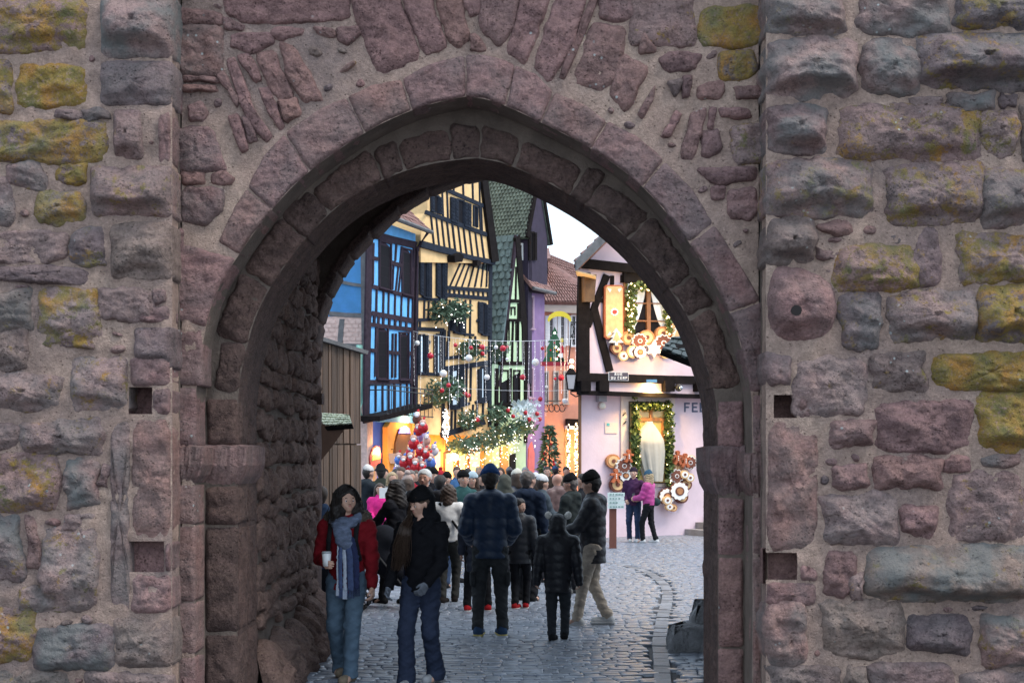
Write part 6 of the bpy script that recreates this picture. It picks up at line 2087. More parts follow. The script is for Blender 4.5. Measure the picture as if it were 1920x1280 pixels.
BA = [(807, 667, 6, 'r', "left of the yellow house's bright window"), (905, 651, 5, 'r', "beside the fir spray at the yellow house's middle"), (943, 653, 6, 'r', "largest one under the wire before the mint roof"),
      (980, 707, 5.5, 'r', "hanging before the violet wall"), (1052, 708, 6, 'r', "low before the salmon windows near the lantern"), (1013, 748, 4.5, 'r', "lowest over the iron bracket"),
      (1017, 653, 3.5, 'r', "small, left of the hanging fir sign"), (854, 647, 4, 'r', "small, high against the yellow wall"), (883, 652, 4, 'r', "small, at the right edge of the middle fir spray"),
      (1041, 710, 3, 'r', "tiny, between two salmon windows"), (841, 722, 4.5, 'r', "low in the broad fir spray"),
      (782, 643, 5, 'w', "leftmost, before the blue house edge"), (879, 671, 6.5, 'w', "large, below the middle fir spray"), (831, 700, 7, 'w', "large, low before the yellow shutters"),
      (930, 651, 4, 'w', "small, between two red ones at the mint roof"), (951, 673, 3, 'w', "tiny, on the mint gable"), (1004, 679, 7, 'w', "large, before the violet house"),
      (913, 707, 5.5, 'w', "low before the yellow house's last window"), (1059, 751, 5, 'w', "lowest right before the salmon wall"), (1025, 725, 3, 'w', "tiny, between salmon windows")]
for x, y, rp, c, lab in BA:
    t = t_at(x)
    top = wire_pt(t)
    d = top.y
    z = EYE + (HOR - y) / F * d
    rr = rp / F * d
    b = thing("bauble", f"{'red' if c == 'r' else 'white'} Christmas bauble {lab}", "bauble", (top.x, d, z), "baubles strung across the lane")
    MB().ball((top.x, d, z), rr, 14, 10).build("ball", M_REDB if c == 'r' else M_WHB, b, True)
    MB().tube([(top.x, d, z + rr * .95), (top.x, d, z + rr * 1.2)], rr * .18, 6).build("cap", M_IRON, b)
    MB().tube([(top.x, d, z + rr), (top.x, d, top.z)], .005, 3).build("cord", M_WHITE, b)

# ------------------------------------------------------------------ foil balloons in front of the arch door
M_FR = plain("red_foil", (.55, .02, .03), .18, .06, 2, 0, metal=.35)
M_FB = plain("blue_foil", (.10, .22, .62), .2, .06, 2, 0, metal=.35)
M_FW = plain("white_foil", (.72, .68, .7), .25, .05, 2, 0, metal=.2)
M_FP = plain("skin_foil", (.62, .36, .28), .4, .05, 2, 0)
M_FV = plain("violet_foil", (.42, .3, .6), .2, .06, 2, 0, metal=.3)
spots = [(770, 863, 10, M_FR, "red and white foil balloon figure at the lower left of the bunch"), (748, 862, 9, M_FB, "blue-based red foil balloon figure leftmost in the bunch"), (762, 880, 9, M_FR, "red foil balloon lowest left above the crowd"),
         (779, 875, 11, M_FR, "red foil balloon figure lowest in the middle"), (776, 832, 11, M_FR, "red foil balloon figure in the middle of the bunch"), (790, 818, 11, M_FV, "pale violet faced balloon above the middle one"),
         (793, 802, 10, M_FR, "red foil balloon figure second from the top"), (782, 786, 9, M_GBD, "dark brown balloon topmost under the balcony"), (797, 838, 10, M_FP, "pink balloon right of the bunch's middle"),
         (798, 852, 8, M_FR, "small red balloon above the blue one"), (806, 868, 12, M_FB, "bright blue balloon at the right of the bunch"), (745, 880, 8, M_FV, "violet balloon low at the left door jamb")]
spots += [(757, 868, 9, M_FR, "red foil balloon figure between the two lower left ones"), (786, 862, 9, M_FW, "white foil balloon figure just left of the bright blue one"), (769, 848, 9, M_FR, "red foil balloon figure left of the bunch's middle"),
          (788, 846, 9, M_FR, "red foil balloon figure right below the middle one"), (800, 826, 8, M_FP, "pale pink balloon at the upper right edge of the bunch"), (767, 871, 8, M_FV, "violet foil balloon deep in the lower bunch"),
          (792, 878, 9, M_FR, "red foil balloon low beside the bright blue one"), (784, 808, 9, M_FR, "small red foil balloon left of the second from the top"), (814, 846, 9, M_FW, "white foil balloon with blue cap at the far right of the bunch")]
for i, (x, y, rp, mt, lab) in enumerate(spots):
    d = 41.5 + (i % 3) * .45
    rr = rp / F * d
    c = P(x, y, d)
    b = thing("foil_balloon", lab, "balloon", (c.x, c.y, c.z - rr), "foil balloons before the arch door")
    MB().ball(c, rr, 14, 10, (1, .75, 1.05)).build("body", mt, b, True)
    hcol = M_FP if mt in (M_FR, M_FB) else M_FW
    MB().ball(c + Vector((0, -.08, rr * 1.05)), rr * .62, 12, 8, (1, .8, .9)).build("head", hcol, b, True)
    MB().tube([c + Vector((0, -.05, rr * 1.4)), c + Vector((.02, -.05, rr * 1.75)), c + Vector((.07, -.05, rr * 2.05))], [rr * .52, rr * .3, .02], 10).build("cap", M_FR if i % 4 else M_FB, b, True)
    MB().ball(c + Vector((0, -.08 - rr * .35, rr * .72)), rr * .45, 10, 6, (1, .6, .8)).build("ruff", M_FW, b, True)
    MB().tube([c - Vector((0, 0, rr)), (c.x + .1, c.y, max(.9, c.z - rr - 1.2))], .006, 4).build("string", M_WHITE, b)

# ------------------------------------------------------------------ signpost, red post, canopy at the right
sgp = thing("signpost", "brown post carrying four narrow white boards by the pink wall", "signpost", (P(1150, HOR, 31).x, 31, 0))
dd = 31.0
x0, x1 = P(1143, 0, dd).x, P(1156, 0, dd).x
MB().box(x0, x1, dd, dd + .14, 0, P(0, 925, dd).z).build("post", plain("red_brown_post", (.17, .055, .035), .7, .2), sgp)
for k in range(4):
    zt, zb = P(0, 923 + k * 7.6, dd).z, P(0, 930 + k * 7.6, dd).z
    MB().box(P(1139, 0, dd).x, P(1171 - (k % 2) * .8, 0, dd).x, dd - .04, dd - .004, zb, zt).build("sign_board", plain("white_green_board", (.62, .70, .66), .6, .05), sgp)
    ln_ = MB()
    for j in range(RNG.randint(3, 5)):
        xa = 1143 + j * 5.4
        ln_.box(P(xa, 0, dd).x, P(xa + RNG.uniform(2.4, 4.4), 0, dd).x, dd - .046, dd - .038, (zb + zt) / 2 - .012, (zb + zt) / 2 + .012)
    o = ln_.build("faint_writing", plain("green_ink", (.15, .25, .22), .7, .1), sgp)
    o["kind"] = "stuff"
rp_ = thing("red_post", "short red post standing behind the couple at the pink wall", "post", (P(1195, HOR, 35.8).x, 35.4, 0))
cx = P(1195, HOR, 35.4).x
MB().tube([(cx, 35.4, 0), (cx, 35.4, .5)], [.06, .055], 10).build("shaft", plain("signal_red", (.5, .02, .03), .5, .1), rp_, True)
MB().ball((cx, 35.4, .5), .062, 10, 6).build("cap", M_IRON, rp_, True)
cn = thing("tiled_canopy", "dark tiled canopy edge jutting out behind the right arch jamb", "canopy", P(1300, 690, 17.6))
q = 17.6
A, B, C, D = P(1239, 657, q), P(1350, 700, q - .5), P(1350, 628, q + .5), P(1262, 632, q + .6)
slab([A, B, C, D], .06, "canopy_board", T, cn)
roof_tiles(A, B, C, D, 4, 6, cn, plain("dark_green_tile", (.05, .07, .07), .6, .3, 5, .4, 40), name="canopy_tile")
for k, x in enumerate((1262, 1285, 1310)):
    MB().hexa([P(x, 664 + k * 8, q), P(x + 14, 668 + k * 8, q), P(x + 14, 678 + k * 8, q), P(x, 676 + k * 8, q)], [P(x, 655 + k * 6, q + .5), P(x + 14, 657 + k * 6, q + .5), P(x + 14, 670 + k * 6, q + .5), P(x, 668 + k * 6, q + .5)]).build("rafter", T, cn)
# ------------------------------------------------------------------ people: bodies and clothes grown as one smooth surface each
def surface_nets(f, o, h):
    s = f < 0
    nx, ny, nz = f.shape
    c = np.zeros((nx - 1, ny - 1, nz - 1), np.int8)
    cor = [(i, j, k) for i in (0, 1) for j in (0, 1) for k in (0, 1)]
    for i, j, k in cor: c += s[i:nx - 1 + i, j:ny - 1 + j, k:nz - 1 + k]
    I = np.argwhere((c > 0) & (c < 8))
    if not len(I): return np.zeros((0, 3)), np.zeros((0, 4), int)
    idx = -np.ones(c.shape, np.int64)
    idx[I[:, 0], I[:, 1], I[:, 2]] = np.arange(len(I))
    val = {q: f[I[:, 0] + q[0], I[:, 1] + q[1], I[:, 2] + q[2]] for q in cor}
    acc, cnt = np.zeros((len(I), 3)), np.zeros(len(I))
    for a in cor:
        for ax in range(3):
            if a[ax] == 0:
                b = tuple(1 if x == ax else a[x] for x in range(3))
                fa, fb = val[a], val[b]
                m = (fa < 0) != (fb < 0)
                t = np.where(m, fa / np.where(m, fa - fb, 1), 0)
                p = np.tile(np.array(a, float), (len(I), 1))
                p[:, ax] += t
                acc[m] += p[m]
                cnt[m] += 1
    V = o + (I + acc / cnt[:, None]) * h
    Q = []
    for ax in range(3):
        u, v = (ax + 1) % 3, (ax + 2) % 3
        sl0 = [slice(1, -1)] * 3
        sl0[ax] = slice(0, f.shape[ax] - 1)
        sl1 = list(sl0)
        sl1[ax] = slice(1, f.shape[ax])
        A, B = s[tuple(sl0)], s[tuple(sl1)]
        E = np.argwhere(A != B)
        if not len(E): continue
        inside = A[E[:, 0], E[:, 1], E[:, 2]]
        E = E.copy()
        for x in range(3):
            if x != ax: E[:, x] += 1
        def cell(du, dv):
            q = E.copy()
            q[:, u] += du
            q[:, v] += dv
            return idx[q[:, 0], q[:, 1], q[:, 2]]
        q = np.stack([cell(-1, -1), cell(0, -1), cell(0, 0), cell(-1, 0)], 1)
        q[~inside] = q[~inside][:, ::-1]
        Q.append(q)
    Q = np.concatenate(Q)
    return V, Q[(Q >= 0).all(1)]


class Blob:
    """a smooth union of tapered capsules and ellipsoids on a grid"""
    def __init__(self, lo, hi, h):
        self.h = h
        self.o = np.array(lo, float)
        self.n = np.maximum(4, np.ceil((np.array(hi) - self.o) / h).astype(int) + 1)
        self.f = np.full(self.n, 1.0, np.float32)

    def sub(self, lo, hi, pad):
        i0 = np.clip(np.floor((np.array(lo) - pad - self.o) / self.h).astype(int), 0, self.n)
        i1 = np.clip(np.ceil((np.array(hi) + pad - self.o) / self.h).astype(int) + 1, 0, self.n)
        if (i1 <= i0).any(): return None, None
        g = np.meshgrid(*[self.o[x] + np.arange(i0[x], i1[x]) * self.h for x in range(3)], indexing='ij')
        return tuple(slice(i0[x], i1[x]) for x in range(3)), g

    def put(self, sl, d, k, cut=False):
        f = self.f[sl]
        if cut:
            self.f[sl] = np.maximum(f, -d)
        elif k <= 0:
            self.f[sl] = np.minimum(f, d)
        else:
            hh = np.clip(.5 + .5 * (f - d) / k, 0, 1)
            self.f[sl] = f * (1 - hh) + d * hh - k * hh * (1 - hh)

    def cap(self, a, b, ra, rb=None, k=.03, flat=1.0, rip=None, cut=False, fz=None):
        rb = ra if rb is None else rb
        a, b = np.array(a, float), np.array(b, float)
        R = max(ra, rb)
        sl, g = self.sub(np.minimum(a, b) - R, np.maximum(a, b) + R, k + self.h * 3 + (.03 if rip else 0))
        if sl is None: return self
        ab = b - a
        t = np.clip(((g[0] - a[0]) * ab[0] + (g[1] - a[1]) * ab[1] + (g[2] - a[2]) * ab[2]) / max(ab @ ab, 1e-9), 0, 1)
        dx, dy, dz = g[0] - a[0] - t * ab[0], g[1] - a[1] - t * ab[1], g[2] - a[2] - t * ab[2]
        d = np.sqrt(dx * dx + (dy / flat) ** 2 + dz * dz) - (ra + (rb - ra) * t)
        if rip:
            amp, per, ph = rip
            L = math.sqrt(ab @ ab)
            s = t * L if L > .02 else g[2]
            d = d - amp * (np.abs(np.sin(math.pi * (s / per + ph))) - .6)
        self.put(sl, d, k, cut)
        return self

    def ell(self, c, r, k=.03, cut=False):
        c, r = np.array(c, float), np.array(r, float)
        sl, g = self.sub(c - r, c + r, k + self.h * 3)
        if sl is None: return self
        q = np.sqrt(sum(((g[x] - c[x]) / r[x]) ** 2 for x in range(3)))
        self.put(sl, (q - 1) * r.min(), k, cut)
        return self

    def half(self, axis, v, keep_above):
        s = self.o[axis] + np.arange(self.n[axis]) * self.h
        d = (v - s) if keep_above else (s - v)
        sh = [1, 1, 1]
        sh[axis] = -1
        self.f = np.maximum(self.f, d.reshape(sh).astype(np.float32))
        return self

    def wrinkle(self, amp, sc, seed):
        g = np.meshgrid(*[self.o[x] + np.arange(self.n[x]) * self.h for x in range(3)], indexing='ij')
        a = np.sin(g[0] * sc + 2 * np.sin(g[2] * sc * .7 + seed)) * np.sin(g[2] * sc * 1.1 + 1.7 * np.sin(g[1] * sc * .8 + seed * 2) + seed) + .5 * np.sin(g[2] * sc * 2.3 + g[0] * sc * 1.7 + seed * 3)
        self.f = self.f + (amp * a).astype(np.float32)
        return self

    def mesh(self): return surface_nets(self.f, self.o, self.h)


def ik(a, b, l1, l2, bend):
    a, b, bend = np.array(a, float), np.array(b, float), np.array(bend, float)
    d = b - a
    L = np.linalg.norm(d)
    m = l1 + l2 - 1e-3
    if L > m:
        b = a + d / L * m
        d, L = b - a, m
    x = (l1 * l1 - l2 * l2 + L * L) / (2 * L)
    h = math.sqrt(max(l1 * l1 - x * x, 0))
    u = d / L
    n = bend - u * (bend @ u)
    n = n / (np.linalg.norm(n) + 1e-9)
    return a + u * x + n * h, b


CM = {}


def cloth(name, col, rough=.85, gloss=False, bump=.5):
    if name not in CM: CM[name] = plain(name, col, .5 if gloss else rough, .22, 9, bump, 55 if not gloss else 24, bdist=.006 if not gloss else .008, spec=.35 if gloss else .12)
    return CM[name]


SKIN = plain("skin", (.50, .29, .21), .55, .08, 12, .15, 80)
SKINR = plain("ruddy_skin", (.54, .28, .20), .55, .08, 12, .15, 80)
EYEM = plain("eye_dark", (.02, .016, .015), .25, .1, 5, 0)
EYEW = plain("eye_white", (.62, .6, .58), .35, .02, 5, 0)
LIP = plain("lip", (.38, .13, .12), .5, .05, 5, 0)
HAIRC = {"dark": (.018, .012, .010), "brown": (.055, .03, .018), "black": (.010, .009, .010), "grey": (.30, .30, .30), "blond": (.38, .28, .16), "white": (.55, .55, .54), "greybrown": (.13, .11, .10)}


def person(px, d, H, yaw, label, jacket=("navy", (.02, .03, .06)), trousers=("dark_trousers", (.02, .02, .025)), shoes=("black_shoe", (.015, .015, .017)),
           hat=None, hair=("brown", "short"), hood=None, puffer=False, hem=.80, stance=((-.10, .02), (.10, -.02)), hands=None, lean=0.0, head=(0, 0), near=False, mid=False,
           flare=0.0, width=1.0, gloves=None, sleeve=1.0, skin=None, sole=None, legs=True, group="people walking and standing in the lane", thigh=1.0, collar=True, feature=False, cuff=True):
    """one figure; local axes: +y is where the body faces, yaw turns it (0 = away from the camera, 180 = towards it)"""
    R0 = random.Random(int(px * 7 + d * 13))
    sc = H / 1.75
    x0 = (px - 960) / F * d
    t = thing("person", label, "person", (x0, d, 0), group)
    cy_, sy_ = math.cos(math.radians(yaw)), math.sin(math.radians(yaw))
    rot = np.array([[cy_, -sy_, 0], [sy_, cy_, 0], [0, 0, 1]])
    h = .0105 if near else .017 if mid else .026
    skin = skin or SKIN

    def place(V): return (np.asarray(V, float) * sc) @ rot.T + np.array([x0, d, 0])

    def out(name, blob, mat, hh=None):
        V, Q = blob.mesh() if isinstance(blob, Blob) else blob
        if not len(V): return None
        return mesh_np(name, place(V), np.asarray(Q), mat, t, True)

    # ---- skeleton
    Lx = lambda z: lean * (z - .95)
    pel, ch = np.array([0, Lx(.97), .97]), np.array([0, Lx(1.32), 1.32])
    nk = np.array([0, Lx(1.48), 1.485])
    hd = nk + np.array([0, .02 + .05 * lean, .165])
    shs = [np.array([s * .178 * width, Lx(1.41) - .005, 1.415]) for s in (-1, 1)]
    hips = [np.array([s * .088, Lx(.95), .94]) for s in (-1, 1)]
    feet, knees, ank = [], [], []
    for s in (0, 1):
        fx, fy = stance[s][:2]
        lift = stance[s][2] if len(stance[s]) > 2 else 0
        a = np.array([fx, fy - .02, .085 + lift])
        k, a = ik(hips[s], a, .445, .43, (.1 * (s * 2 - 1), 1, 0))
        feet.append((fx, fy, lift)); knees.append(k); ank.append(a)
    hands = hands or ((-.25, .06, .80), (.25, .06, .80))
    wr, el = [], []
    for s in (0, 1):
        e, w_ = ik(shs[s], hands[s], .29, .26, ((s * 2 - 1) * .5, -1, -.2))
        el.append(e); wr.append(w_)
    hy, hp = math.radians(head[0]), -math.radians(head[1])
    hr = np.array([[math.cos(hy), -math.sin(hy), 0], [math.sin(hy), math.cos(hy), 0], [0, 0, 1]]) @ np.array([[1, 0, 0], [0, math.cos(hp), -math.sin(hp)], [0, math.sin(hp), math.cos(hp)]])
    HD = lambda x, y, z: hd + hr @ np.array([x, y, z])
    big = dict(lo=(-.62, -.62, -.02), hi=(.62, .62, 1.84))
    lo = np.minimum.reduce([*wr, *el, *ank, *knees, hd, shs[0], shs[1], pel]) - .22
    hi = np.maximum.reduce([*wr, *el, *ank, *knees, hd, shs[0], shs[1], pel]) + .24
    lo[2], hi[2] = -.02, 1.87
    # ---- body
    B = Blob(lo, hi, h if near else h * 1.1)
    B.cap(pel, ch, .125, .145, .05, .72).cap(shs[0], shs[1], .062, k=.06).cap(nk - (0, 0, .06), hd - (0, 0, .05), .058, .054, .03)
    for s in (0, 1):
        B.cap(hips[s], knees[s], .082, .054, .05).cap(knees[s], ank[s], .052, .036, .03)
        B.cap(ank[s], (feet[s][0], feet[s][1] + .1, .04 + feet[s][2]), .034, .028, .03)
        B.cap(shs[s], el[s], .05, .04, .04).cap(el[s], wr[s], .040, .027, .03)
    hf = .0085 if near else .011 if mid else h
    V1, Q1 = B.mesh()
    VV, QQ = [V1], [Q1]
    # the head, on a finer grid, merged into the same mesh
    Hb = Blob(hd - .2, hd + .2, hf)
    def hc(a, b, ra, rb, k=.02, flat=1): Hb.cap(HD(*a), HD(*b), ra, rb, k, flat)
    hc((0, -.022, .03), (0, .012, .025), .082, .076)
    hc((0, .0, .0), (0, .03, -.045), .072, .05, .03)
    hc((0, .035, -.06), (0, .052, -.078), .036, .026, .03)
    Hb.cap(HD(0, -.01, -.05), hd - (0, 0, .19), .055, .058, .02)
    hc((-.04, .062, .012), (.04, .062, .012), .016, .016, .02)
    for s in (-1, 1): Hb.ell(HD(s * .036, .092, -.006), (.019, .019, .013), cut=True)
    hc((0, .078, .008), (0, .100, -.026), .009, .013, .012)
    hc((-.012, .088, -.03), (.012, .088, -.03), .009, .009, .01)
    hc((-.018, .074, -.057), (.018, .074, -.057), .012, .012, .012)
    for s in (-1, 1):
        hc((s * .046, .052, -.025), (s * .040, .050, -.04), .024, .02, .03)
        Hb.ell(HD(s * .082, -.005, -.005), (.012, .02, .03), k=.01)
    V2, Q2 = Hb.mesh()
    VV.append(V2); QQ.append(Q2 + len(V1))
    n_ = len(V1) + len(V2)
    # hands with four fingers and a thumb, on their own fine grid
    for s in (0, 1):
        if not (near or mid): 
            continue
        w_, e_ = wr[s], el[s]
        ax = (w_ - e_) / np.linalg.norm(w_ - e_)
        sg = s * 2 - 1
        side = np.cross(ax, (0, 0, 1.0)) if abs(ax[2]) < .8 else np.array([0, 1.0, 0])
        side = side - ax * (side @ ax)
        side = side / np.linalg.norm(side)
        pal = np.cross(ax, side)
        if pal @ np.array([-sg * .8, .3, .0]) < 0: pal = -pal
        Gb = Blob(w_ - .17, w_ + .17, .006 if near else .009)
        Gb.cap(w_ - ax * .03, w_ + ax * .02, .027, .028, .01)
        th = np.array([0, 0, 1.0]) if abs(ax[2]) < .8 else np.array([0, 1.0, 0])
        th = th - ax * (th @ ax); th = th / np.linalg.norm(th)
        ac = np.cross(ax, th)
        if ac @ np.array([-sg, 0, 0]) < 0: ac = -ac           # towards the body's middle = palm side
        for i, (o_, L) in enumerate(((.030, .062), (.011, .070), (-.009, .066), (-.028, .052))):
            b0 = w_ + ax * .02 + th * o_ * .8
            b1 = w_ + ax * .085 + th * o_
            b2 = b1 + ax * L * .48 + ac * L * .34
            b3 = b2 + ax * L * .12 + ac * L * .50
            Gb.cap(b0, b1, .017, .0145, .010).cap(b1, b2, .0105, .0095, .003).cap(b2, b3, .0095, .008, .002)
        t0 = w_ + ax * .025 + th * .026
        t1 = t0 + ax * .035 + th * .025 + ac * .012
        Gb.cap(t0, t1, .016, .012, .01).cap(t1, t1 + ax * .03 + ac * .02, .0115, .009, .003)
        V3, Q3 = Gb.mesh()
        if gloves:
            mesh_np("glove", place(V3), Q3, cloth(*gloves), t, True)
        else:
            VV.append(V3); QQ.append(Q3 + n_)
            n_ += len(V3)
    mesh_np("body", place(np.concatenate(VV)), np.concatenate(QQ), skin, t, True)
    if feature or near:
        for s in (-1, 1):
            mw = MB().ball(tuple(place([HD(s * .034, .073, -.005)])[0]), .013 * sc, 8, 6)
            mw.build("eye", EYEW, t, True)
            mw = MB().ball(tuple(place([HD(s * .033, .082, -.005)])[0]), .0068 * sc, 8, 6)
            mw.build("iris", EYEM, t, True)
            mw = MB().tube([tuple(q) for q in place([HD(s * .02, .083, .018), HD(s * .036, .082, .023), HD(s * .052, .070, .017)])], [.004 * sc, .005 * sc, .003 * sc], 5)
            mw.build("eyebrow", plain("brow_dark", (.03, .02, .015), .8, .1, 5, 0), t)
        mw = MB().tube([tuple(q) for q in place([HD(-.022, .078, -.054), HD(-.008, .0865, -.052), HD(0, .0875, -.054), HD(.008, .0865, -.052), HD(.022, .078, -.054)])], [.002 * sc, .0055 * sc, .005 * sc, .0055 * sc, .002 * sc], 6)
        mw.build("mouth", LIP, t, True)
    # ---- trousers
    if legs:
        T = Blob(lo, hi, h)
        T.cap(pel + (-.05, 0, .05), pel + (.05, 0, .05), .118, k=.03, flat=.85).cap(pel + (-.045, 0, -.06), pel + (.045, 0, -.06), .12, k=.05, flat=.9)
        for s in (0, 1):
            T.cap(hips[s] - (0, 0, .02), knees[s], .098 * thigh, .070 * thigh + flare * .2, .035).cap(knees[s], ank[s] + (0, .005, .0), .069 * thigh + flare * .2, .056 + flare, .03)
            if flare > .005: T.cap(ank[s] + (0, .01, .02), (feet[s][0], feet[s][1] + .02, .05 + feet[s][2]), .058 + flare, .06 + flare, .02)
            elif cuff: T.cap(ank[s] + (0, 0, .03), ank[s] + (0, 0, .05), .058, .06, .02)
        T.wrinkle(.005 if near or mid else .002, 30, R0.random() * 6)
        if near: T.wrinkle(.003, 70, R0.random() * 6)
        T.half(2, .05 if flare > .005 else .07, True).half(2, 1.1, False)
        out("trousers", T, cloth(*trousers))
        for s in (0, 1):
            fx, fy, li = feet[s]
            ta = math.radians((-14 if s == 0 else 14) * -1)
            dx, dy = math.sin(ta) * (1 if s else 1), math.cos(ta)
            Sb = Blob((fx - .16, fy - .2, -.02), (fx + .16, fy + .28, .24 + li), min(h, .012))
            Sb.cap((fx, fy - .055, .05 + li), (fx + dx * .14, fy + dy * .14, .042 + li), .047, .044, .03).cap((fx, fy - .04, .07 + li), (fx, fy - .02, .14 + li), .046, .05, .03)
            Sb.half(2, .004 + li, True)
            so = out("shoe", Sb, cloth(*shoes))
            if sole and so:
                Sb = Blob((fx - .16, fy - .2, -.02), (fx + .16, fy + .28, .12 + li), min(h, .012))
                Sb.cap((fx, fy - .055, .03 + li), (fx + dx * .145, fy + dy * .145, .03 + li), .053, .049, .02).half(2, .002 + li, True).half(2, .034 + li, False)
                V, Q = Sb.mesh()
                mesh_np("sole", place(V), Q, cloth(*sole), so, True)
    # ---- jacket
    pf = (.010, .115, R0.random()) if puffer else None
    g = .016 if puffer else 0
    J = Blob(lo, hi, h)
    hemz = hem
    J.cap((0, Lx(hemz + .1), hemz + .02), ch + (0, -.005, .0), (.158 + g) * (.96 + .04 * width), (.166 + g) * width, .03, .80, rip=pf)
    J.cap(shs[0] + (.02, 0, -.005), shs[1] - (.02, 0, .005), .085 + g * .5, k=.06)
    J.cap(ch, nk - (0, 0, .02), .12, .085, .05)
    for s in (0, 1):
        J.cap(shs[s], el[s], .078 + g * .8, .066 + g * .7, .03, rip=pf).cap(el[s], el[s] + (wr[s] - el[s]) * (.96 * sleeve), .066 + g * .7, .050 + g * .7, .03, rip=pf)
    if collar: J.cap(nk + (-.03, -.005, .0), nk + (.03, -.005, .0), .078, k=.03)
    if hood == "down":
        J.cap(nk + (-.075, -.075, -.02), nk + (.075, -.075, -.02), .068, k=.03).cap(nk + (-.09, -.03, .0), nk + (-.05, .05, -.03), .05, .04, k=.03).cap(nk + (.09, -.03, .0), nk + (.05, .05, -.03), .05, .04, k=.03)
        J.cap(nk + (0, -.10, -.03), nk + (0, -.12, -.12), .075, .05, k=.04)
    if hood == "up":
        for a, b, ra, rb in (((0, -.025, .035), (0, .0, .02), .125, .12), ((0, -.03, -.06), (0, .0, -.08), .115, .11)):
            J.cap(HD(*a), HD(*b), ra, rb, k=.04)
        J.cap(nk + (-.06, 0, 0), nk + (.06, 0, 0), .1, k=.04)
        c0, c1 = HD(0, .13, .0), HD(0, .24, -.01)
        J.cap(c0, c1, .088, .11, cut=True)
    J.wrinkle(.007 if not puffer else .002, 24, R0.random() * 6)
    if near or mid: J.wrinkle(.0035 if not puffer else .0015, 52, R0.random() * 6)
    # hem cut only on the trunk, not on hanging sleeves
    gz = J.o[2] + np.arange(J.n[2]) * J.h
    gx = np.abs(J.o[0] + np.arange(J.n[0]) * J.h)
    dz = (hemz - gz)[None, None, :] - np.zeros(J.n, np.float32)
    arm = np.full(J.n, 1.0, np.float32)
    Ab = Blob(lo, hi, h)
    for s in (0, 1): Ab.cap(shs[s], el[s], .11, .1, 0).cap(el[s], wr[s], .10, .09, 0)
    J.f = np.where(Ab.f < 0, J.f, np.maximum(J.f, dz)).astype(np.float32)
    jo = out("jacket", J, cloth(*jacket[:2], gloss=puffer))
    # ---- hair and hats
    hcol, hst = hair
    HM = plain("hair_" + hcol, HAIRC[hcol], .6, .35, 20, .8, 60, stretch=(3, 3, .5), bdist=.006)
    if hood != "up" or hst in ("longfront",):
        Hh = Blob(hd - np.array([.3, .32, .62 if hst.startswith("long") else .22]), hd + np.array([.3, .3, .22]), hf * 1.1)
        if hst != "bald":
            Hh.cap(HD(0, -.03, .04), HD(0, .0, .045), .095, .088, .02)
            Hh.cap(HD(0, -.05, -.0), HD(0, -.04, -.05), .078, .062, .03)
            Hh.cap(HD(0, .13, -.035), HD(0, .10, .0), .082, .066, cut=True)
        if hst == "bob":
            for s in (-1, 1): Hh.cap(HD(s * .075, -.02, .02), HD(s * .085, -.02, -.13), .045, .05, .03)
            Hh.cap(HD(0, -.06, .0), HD(0, -.07, -.14), .085, .085, .04)
        if hst == "long":
            for s in (-1, 1):
                Hh.cap(HD(s * .072, .0, .03), HD(s * .098, .01, -.09), .045, .062, .03).cap(HD(s * .098, .01, -.09), HD(s * .115, .015, -.19), .062, .045, .03)
            Hh.cap(HD(0, -.06, .02), HD(0, -.09, -.2), .095, .11, .05)
        if hst == "longfront":
            for s in (1,):
                Hh.cap(HD(s * .062, .04, .03), HD(s * .078, .07, -.14), .026, .032, .02).cap(HD(s * .078, .07, -.14), HD(s * .10, .13, -.45), .032, .03, .02).cap(HD(s * .10, .13, -.45), HD(s * .10, .14, -.56), .03, .012, .02)
        if hst.startswith("long") or hst == "bob": Hh.wrinkle(.007, 48, 1.3)
        else: Hh.wrinkle(.004, 60, R0.random() * 5)
        if hst != "bald": out("hair", Hh, HM)
    if hat:
        kind, hn, hcv = hat[:3]
        Hb = Blob(hd - .24, hd + .3, hf * 1.1)
        if kind in ("beanie", "pom", "slouch"):
            Hb.cap(HD(0, -.028, .06), HD(0, .0, .064), .098, .091, .02)
            Hb.cap(HD(0, -.02, .095), HD(0, -.035 if kind != "slouch" else -.07, .125 if kind != "slouch" else .14), .075, .05, .03)
            nrm = hr @ np.array([0, .28, 1.0]); nrm = nrm / np.linalg.norm(nrm)
            g_ = np.meshgrid(*[Hb.o[x] + np.arange(Hb.n[x]) * Hb.h for x in range(3)], indexing='ij')
            pl = HD(0, 0, .05)
            dd = -sum((g_[x] - pl[x]) * nrm[x] for x in range(3))
            Hb.f = np.maximum(Hb.f, dd).astype(np.float32)
            # turned-up rim
            for a in np.linspace(0, 2 * math.pi, 17)[:-1]:
                b = a + 2 * math.pi / 16
                P_ = lambda q: HD(.086 * math.sin(q), -.015 + .092 * math.cos(q), .058 - .008 * math.cos(q))
                Hb.cap(P_(a), P_(b), .0155, .0155, .02)
            Hb.wrinkle(.0015, 120, 2)
        elif kind == "cap":
            Hb.cap(HD(0, -.03, .068), HD(0, .0, .07), .100, .094, .02).half(2, hd[2] + .045, True)
            Hb.cap(HD(-.03, .09, .05), HD(.03, .09, .05), .03, .03, .01)
        elif kind == "brim":
            Hb.cap(HD(0, -.02, .07), HD(0, -.01, .11), .096, .085, .02).ell(HD(0, .0, .055), (.17, .18, .018), .02)
        ho = out("hat", Hb, cloth(hn, hcv, bump=.9))
